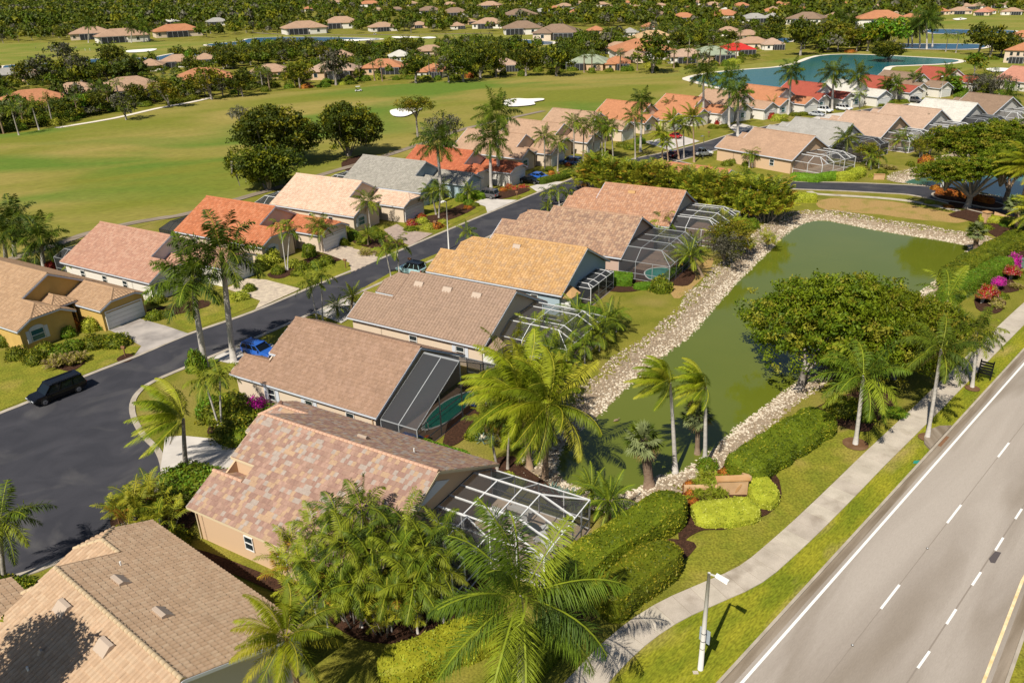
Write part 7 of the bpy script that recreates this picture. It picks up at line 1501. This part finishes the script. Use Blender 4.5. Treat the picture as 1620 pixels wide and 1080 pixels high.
for p, t, lab in (((1496, 303), (1497, 284), 'shorter black gate lamp on the traffic island'), ((1521, 305), (1526, 270), 'taller black gate lamp before the second pond'), ((1545, 312), (1549, 288), 'black gate lamp right of the tree trunk')):
    B = at(*p); hh = solve_h(B, t[1]); root = empty('gate_lamp', B, 0, lab, 'lamp post', group='black gate lamps'); b = MB(); b.tube([(0, 0, 0), (0, 0, hh)], [.09, .05], 'black', 6); b.build('pole', root); b = MB(); b.tube([(0, 0, hh), (0, 0, hh + .35), (0, 0, hh + .5)], [.1, .2, .05], 'black', 6); b.build('lantern', root)
def mailbox(p, label):
    root = empty('mailbox', at(*p), R(-31 + rng.uniform(-8, 8)), label, 'mailbox', group='brown mailboxes along the street'); b = MB(); b.box(-.05, .05, -.05, .05, 0, 1.15, 'signbrown'); b.build('post', root)
    b = MB(); b.box(-.28, .28, -.13, .13, 1.1, 1.28, 'signbrown'); b.tube([(-.28, 0, 1.28), (.28, 0, 1.28)], .13, 'signbrown', 10); b.build('box', root); b = MB(); b.box(-.3, -.285, -.03, .03, 1.2, 1.4, 'red'); b.build('flag', root)
for p, l in (((199, 565), 'brown mailbox in the round mulch bed before the yellow house'), ((547, 424), 'brown mailbox by the drive of the bright orange house'), ((613, 386), 'brown mailbox before the pale peach house'), ((649, 422), 'brown mailbox across from the paved drives'), ((818, 314), 'brown mailbox on the lawn of the dark red house'), ((884, 283), 'brown mailbox beside the wide clipped hedge'), ((837, 344), 'brown mailbox on a white slab by the mottled house'), ((191, 834), 'brown mailbox at the cul-de-sac above the sand tile house'), ((689, 362), 'brown mailbox in the yellow flower bed'), ((1121, 217), 'dark mailbox on the far corner lawn')): mailbox(p, l)
# slatted black sign frame seen from behind
p = at(1546, 597); q = at(1566, 602); root = empty('slatted_sign', p, math.atan2(q.y - p.y, q.x - p.x), 'black slatted sign board on two posts beside the sidewalk', 'sign'); Ls = (q - p).length
for x in (0, Ls): b = MB(); b.bar((x, 0, 0), (x, 0, 2.1), .12, .12, 'black'); b.build('post', root)
for k in range(5): b = MB(); b.box(.06, Ls - .06, -.03, .03, .55 + k * .3, .74 + k * .3, 'black'); b.build('slat', root)
# utility box at the right edge
p = at(1617, 422); root = empty('utility_box', p, R(30), 'pale green utility box at the right edge by the hedges', 'utility box'); b = MB(); b.box(-.5, .5, -.45, .45, 0, 1.1, 'agave'); b.build('cabinet', root, bevel=.05); b = MB(); b.box(-.53, .53, -.48, .48, 1.1, 1.16, 'agave'); b.build('lid', root)
# monument wall with its planter
A = at(1082, 784); Bp = at(1182, 783); Cc = at(1150, 738); root = empty('monument_wall', A, 0, 'tan stucco monument wall with pointed corner and feather emblem', 'monument'); d1 = Bp - A; d2 = Cc - Bp; u1 = d1.normalized(); n1 = Vector((-u1.y, u1.x, 0)); u2 = d2.normalized(); n2 = Vector((-u2.y, u2.x, 0)); L1_ = d1.length
def wedge(a, bb, nn, z0, z1, t, m, name): k = MB(); k.add([tuple(v) for v in (a, bb, bb + nn * t, a + nn * t)] + [tuple(v) for v in (a + Vector((0, 0, z0)), bb + Vector((0, 0, z1)), bb + nn * t + Vector((0, 0, z1)), a + nn * t + Vector((0, 0, z0)))], [[0, 1, 5, 4], [1, 2, 6, 5], [2, 3, 7, 6], [3, 0, 4, 7], [4, 5, 6, 7]], m); return k.build(name, root, bevel=.02)
wedge(Vector((0, 0, 0)), u1 * (L1_ - 2.4), n1, .85, .85, .35, 'monument', 'low_wall'); wedge(u1 * (L1_ - 2.4), u1 * L1_, n1, 1.35, 1.45, .5, 'monument', 'high_wall'); wedge(d1 + n1 * .51, d1 + d2, n2 * -1 if n2.dot(n1) < 0 else n2, 1.4, .7, .4, 'monument', 'side_wall')
k = MB(); a = u1 * (L1_ - 2.5); k.prism([tuple(a - n1 * .08 + Vector((0, 0, 1.36))), tuple(d1 - n1 * .08 + u1 * .08 + Vector((0, 0, 1.46))), tuple(d1 + n1 * .62 + u1 * .08 + Vector((0, 0, 1.46))), tuple(a + n1 * .62 + Vector((0, 0, 1.36)))], (0, 0, .09), 'monumentcap'); k.build('cap_stone', root, bevel=.02)
k = MB(); c0 = u1 * (L1_ - .75) - n1 * .012 + Vector((0, 0, .68)); P = []
for i in range(10): t = i / 9 * math.pi * 2; P.append(tuple(c0 + u1 * (math.cos(t) * .12 + math.sin(t) * .22) + Vector((0, 0, math.sin(t) * .42 - math.cos(t) * .03))))
k.prism(P, tuple(n1 * -.012), 'monumentcap'); k.build('feather_emblem', root)
# gate pillar and angled plaque wall by the entry road
p = at(1558, 352); root = empty('gate_pillar', p, R(20), 'tan stucco gate pillar among yellow shrubs by the entry road', 'pillar'); b = MB(); b.box(-.45, .45, -.45, .45, 0, 1.7, 'monument'); b.build('shaft', root); b = MB(); b.box(-.55, .55, -.55, .55, 1.7, 1.82, 'monumentcap'); b.build('cap_stone', root)
p = at(1588, 352); root = empty('gate_wall', p, R(-25), 'sloping tan gate wall with white letters near the pillar', 'wall'); b = MB(); b.prism([(-1.6, 0, 0), (1.6, 0, 0), (1.6, 0, .7), (-1.6, 0, 1.6)], (0, .3, 0), 'monument'); b.build('slab', root); b = MB()
for k in range(4): b.box(-1.2 + k * .55, -.9 + k * .55, -.02, -.003, .45, .95 - k * .12, 'white')
b.build('lettering', root)
p = at(1385, 282) if False else at(1390, 284); root = empty('low_wall', p, R(-10), 'small tan stucco wall beside the yellow hedge by the entry road', 'wall'); b = MB(); b.box(-1, 1, -.2, .2, 0, 1.0, 'monument'); b.build('slab', root); b = MB(); b.box(-1.06, 1.06, -.26, .26, 1.0, 1.08, 'monumentcap'); b.build('cap_stone', root)
p = at(1488, 306); root = empty('island_sign', p, R(200), 'small white keep right sign at the tip of the traffic island', 'sign'); b = MB(); b.bar((0, 0, 0), (0, 0, 1.5), .05, .05, 'steel'); b.build('post', root); b = MB(); b.box(-.35, .35, -.02, .02, 1.2, 2.1, 'white'); b.build('panel', root)
# ---------------------------------------------------------------- pool deck furniture
def lounger(H, x, y, a, label):
    c = H.w(x, y, .075); root = empty('sun_lounger', c, R(a), label, 'sun lounger', group='sun loungers on the pale deck'); b = MB(); b.prism([(-.9, -.33, .32), (.25, -.33, .32), (.25, .33, .32), (-.9, .33, .32)], (0, 0, .07), 'white'); b.build('seat', root)
    b = MB(); b.prism([(.25, -.33, .34), (.85, -.33, .85), (.85, .33, .85), (.25, .33, .34)], (0, 0, .06), 'white'); b.build('backrest', root)
    for qx, qy in ((-.8, -.28), (-.8, .28), (.3, -.28), (.3, .28)): b = MB(); b.bar((qx, qy, 0), (qx, qy, .33), .04, .04, 'cagegrey'); b.build('leg', root)
lounger(PIN, -6.9, 4.0, 120, 'upper white sun lounger on the deck near the cage corner'); lounger(PIN, -7.0, 2.3, 150, 'lower white sun lounger on the deck near the cage corner')
def ptable(H, x, y, r_, label):
    root = empty('patio_table', H.w(x, y, .075), 0, label, 'table'); b = MB(); b.tube([(0, 0, .70), (0, 0, .74)], r_, 'glass', 16); b.build('tabletop', root); b = MB(); b.tube([(0, 0, 0), (0, 0, .7)], .06, 'cagegrey', 6); b.build('leg', root)
    for k in range(4):
        a = k * 1.57 + .4; q = H.w(x, y, .075) + Vector((math.cos(a) * (r_ + .45), math.sin(a) * (r_ + .45), 0)); ch = empty('patio_chair', q, a, ['white patio chair nearest the house wall', 'white patio chair on the upper side', 'white patio chair on the cage side', 'white patio chair on the lower side'][k] + ' of the round table', 'chair', group='patio chairs round the glass table')
        b = MB(); b.box(-.24, .24, -.25, .25, .40, .45, 'white'); b.build('seat', ch); b = MB(); b.box(.2, .25, -.25, .25, .45, .95, 'white'); b.build('backrest', ch)
        for i, j in ((-.2, -.2), (-.2, .2), (.2, -.2), (.2, .2)): b = MB(); b.bar((i, j, 0), (i, j, .4), .035, .035, 'cagegrey'); b.build('leg', ch)
ptable(PIN, -5.2, 4.6, .65, 'round glass patio table under the white cage')
root = empty('grill_counter', PIN.w(-2.0, 4.6, .075), R(149), 'beige grill counter block on the deck by the house wall', 'counter'); b = MB(); b.box(-.5, .5, -.6, .6, 0, .95, 'wallgrey'); b.build('cabinet', root); b = MB(); b.box(-.55, .55, -.65, .65, .95, 1.0, 'white'); b.build('worktop', root)
root = empty('patio_sofa', PIN.w(-3.2, 6.4, .075), R(149), 'beige outdoor sofa against the far side of the white cage', 'sofa'); b = MB(); b.box(-1.0, 1.0, -.4, .4, .1, .45, 'wallgrey'); b.build('seat', root); b = MB(); b.box(-1.0, 1.0, .3, .45, .45, .85, 'wallgrey'); b.build('backrest', root)
# rose tan house pool: tarpaulin, floats, ladder
o = shrub('shrub', (668, 684), .01, .01, words=('x', 'x')); PLANTS.pop(); bpy.data.objects.remove(o)
q = CH.w(-2.6, -5.4, .08); b = MB(); r8 = random.Random(4)
grid = [[(i * .45 - 1.3, j * .4 - .9, (.55 if 0 < i < 6 and 0 < j < 4 else .02) + r8.uniform(-.12, .12) * (1 if 0 < i < 6 and 0 < j < 4 else 0)) for i in range(7)] for j in range(5)]
b.add([v for row_ in grid for v in row_], [[j * 7 + i, j * 7 + i + 1, (j + 1) * 7 + i + 1, (j + 1) * 7 + i] for j in range(4) for i in range(6)], 'blueplastic'); tag(b.build('tarpaulin', None, loc=q, rz=R(149)), 'crumpled blue tarpaulin in the near corner of the dark pool cage', 'tarpaulin')
for k, (x, y, c, l) in enumerate(((-4.1, 3.6, 'blueplastic', 'blue pool float lying behind the pink one'), (-4.15, 4.2, 'pinkflower', 'pink pool float between the blue one and the cage'), (-4.0, -4.6, 'orange', 'orange plant pot in the dark pool cage corner'))):
    b = MB()
    if c == 'orange': b.tube([(0, 0, 0), (0, 0, .3), (0, 0, .45)], [.15, .24, .26], c, 10)
    else: b.prism([(-.8, -.3, 0), (.8, -.3, 0), (.8, .3, 0), (-.8, .3, 0)], (0, 0, .25), c)
    tag(b.build('pool_float' if c != 'orange' else 'plant_pot', None, loc=CH.w(x, y, .09), rz=R(60), bevel=.08 if c != 'orange' else 0), l, 'pool float' if c != 'orange' else 'plant pot')
root = empty('pool_ladder', CH.w(-2.7, -3.3, .09), R(149), 'white curved pool ladder at the near end of the dark pool', 'pool ladder')
for y in (-.25, .25): b = MB(); b.tube([(-.3, y, 0), (-.3, y, .7), (-.1, y, .9), (.25, y, .85), (.4, y, .5), (.4, y, -.1)], .03, 'white', 6); b.build('handrail', root)
# boulders in the mulch, duck on the pond
for i, (x, y, s) in enumerate(((761, 694, .55), (757, 690, .3))):
    v = IV * nr.uniform(.85, 1.15, (len(IV), 1)) * np.array([1, .8, .8]) * s; tag(link('boulder', mesh_np('boulder', v, IF, ['rockwhite'], smooth=True), None, at(x, y) + Vector((0, 0, .15))), ('larger' if i == 0 else 'smaller') + ' pale boulder in the mulch beside the agaves', 'boulder')
p = at(975, 666, WZ); b = MB(); b.tube([(-.3, 0, .05), (-.15, 0, .12), (.1, 0, .13), (.25, 0, .08)], [.03, .12, .12, .04], 'barkbrown', 8); b.tube([(.18, 0, .1), (.26, 0, .3), (.34, 0, .32)], [.05, .05, .03], 'barkbrown', 6); tag(b.build('duck', None, loc=p, rz=.3), 'small brown duck swimming on the green pond', 'duck')
# ---------------------------------------------------------------- descriptions of the plants, from what stands nearest to each
def nearest_lm(x, y):
    b = None; bd = 1e9
    for lx, ly, ph in LANDMARKS:
        d = (lx - x) ** 2 + (ly - y) ** 2
        if d < bd: bd, b = d, (lx, ly, ph)
    return b
def describe():
    K = {}
    for o, one, many in PLANTS:
        x, y = o.location.x, o.location.y; lx, ly, ph = nearest_lm(x, y); a, b = topx((x, y, 1)), topx((lx, ly, 1)); dx, dy = a[0] - b[0], a[1] - b[1]
        rel = ('right of' if dx > 0 else 'left of') if abs(dx) > abs(dy) * 1.3 else ('in front of' if dy > 0 else 'behind')
        K.setdefault((one, many, rel, ph), []).append((a[0], o))
    for (one, many, rel, ph), L in K.items():
        L.sort(key=lambda t: t[0]); n = len(L)
        if len(f'x of {n} {many} {rel} {ph}'.split()) > 16: ph = ph.replace(' house,', ',').replace('in front of', 'before'); rel = rel.replace('in front of', 'before')
        if len(f'x of {n} {many} {rel} {ph}'.split()) > 16: ph = ph.replace(' roofed', '').replace('the ', '', 1)
        for k, (_, o) in enumerate(L):
            if n == 1: s = f'{one} {rel} {ph}'
            else: s = f'{ordl(k, n).replace(" ", "-")} of {n} {many} {rel} {ph}'
            o['label'] = s
            if len(s.split()) > 16: print('LONG', s)
describe()
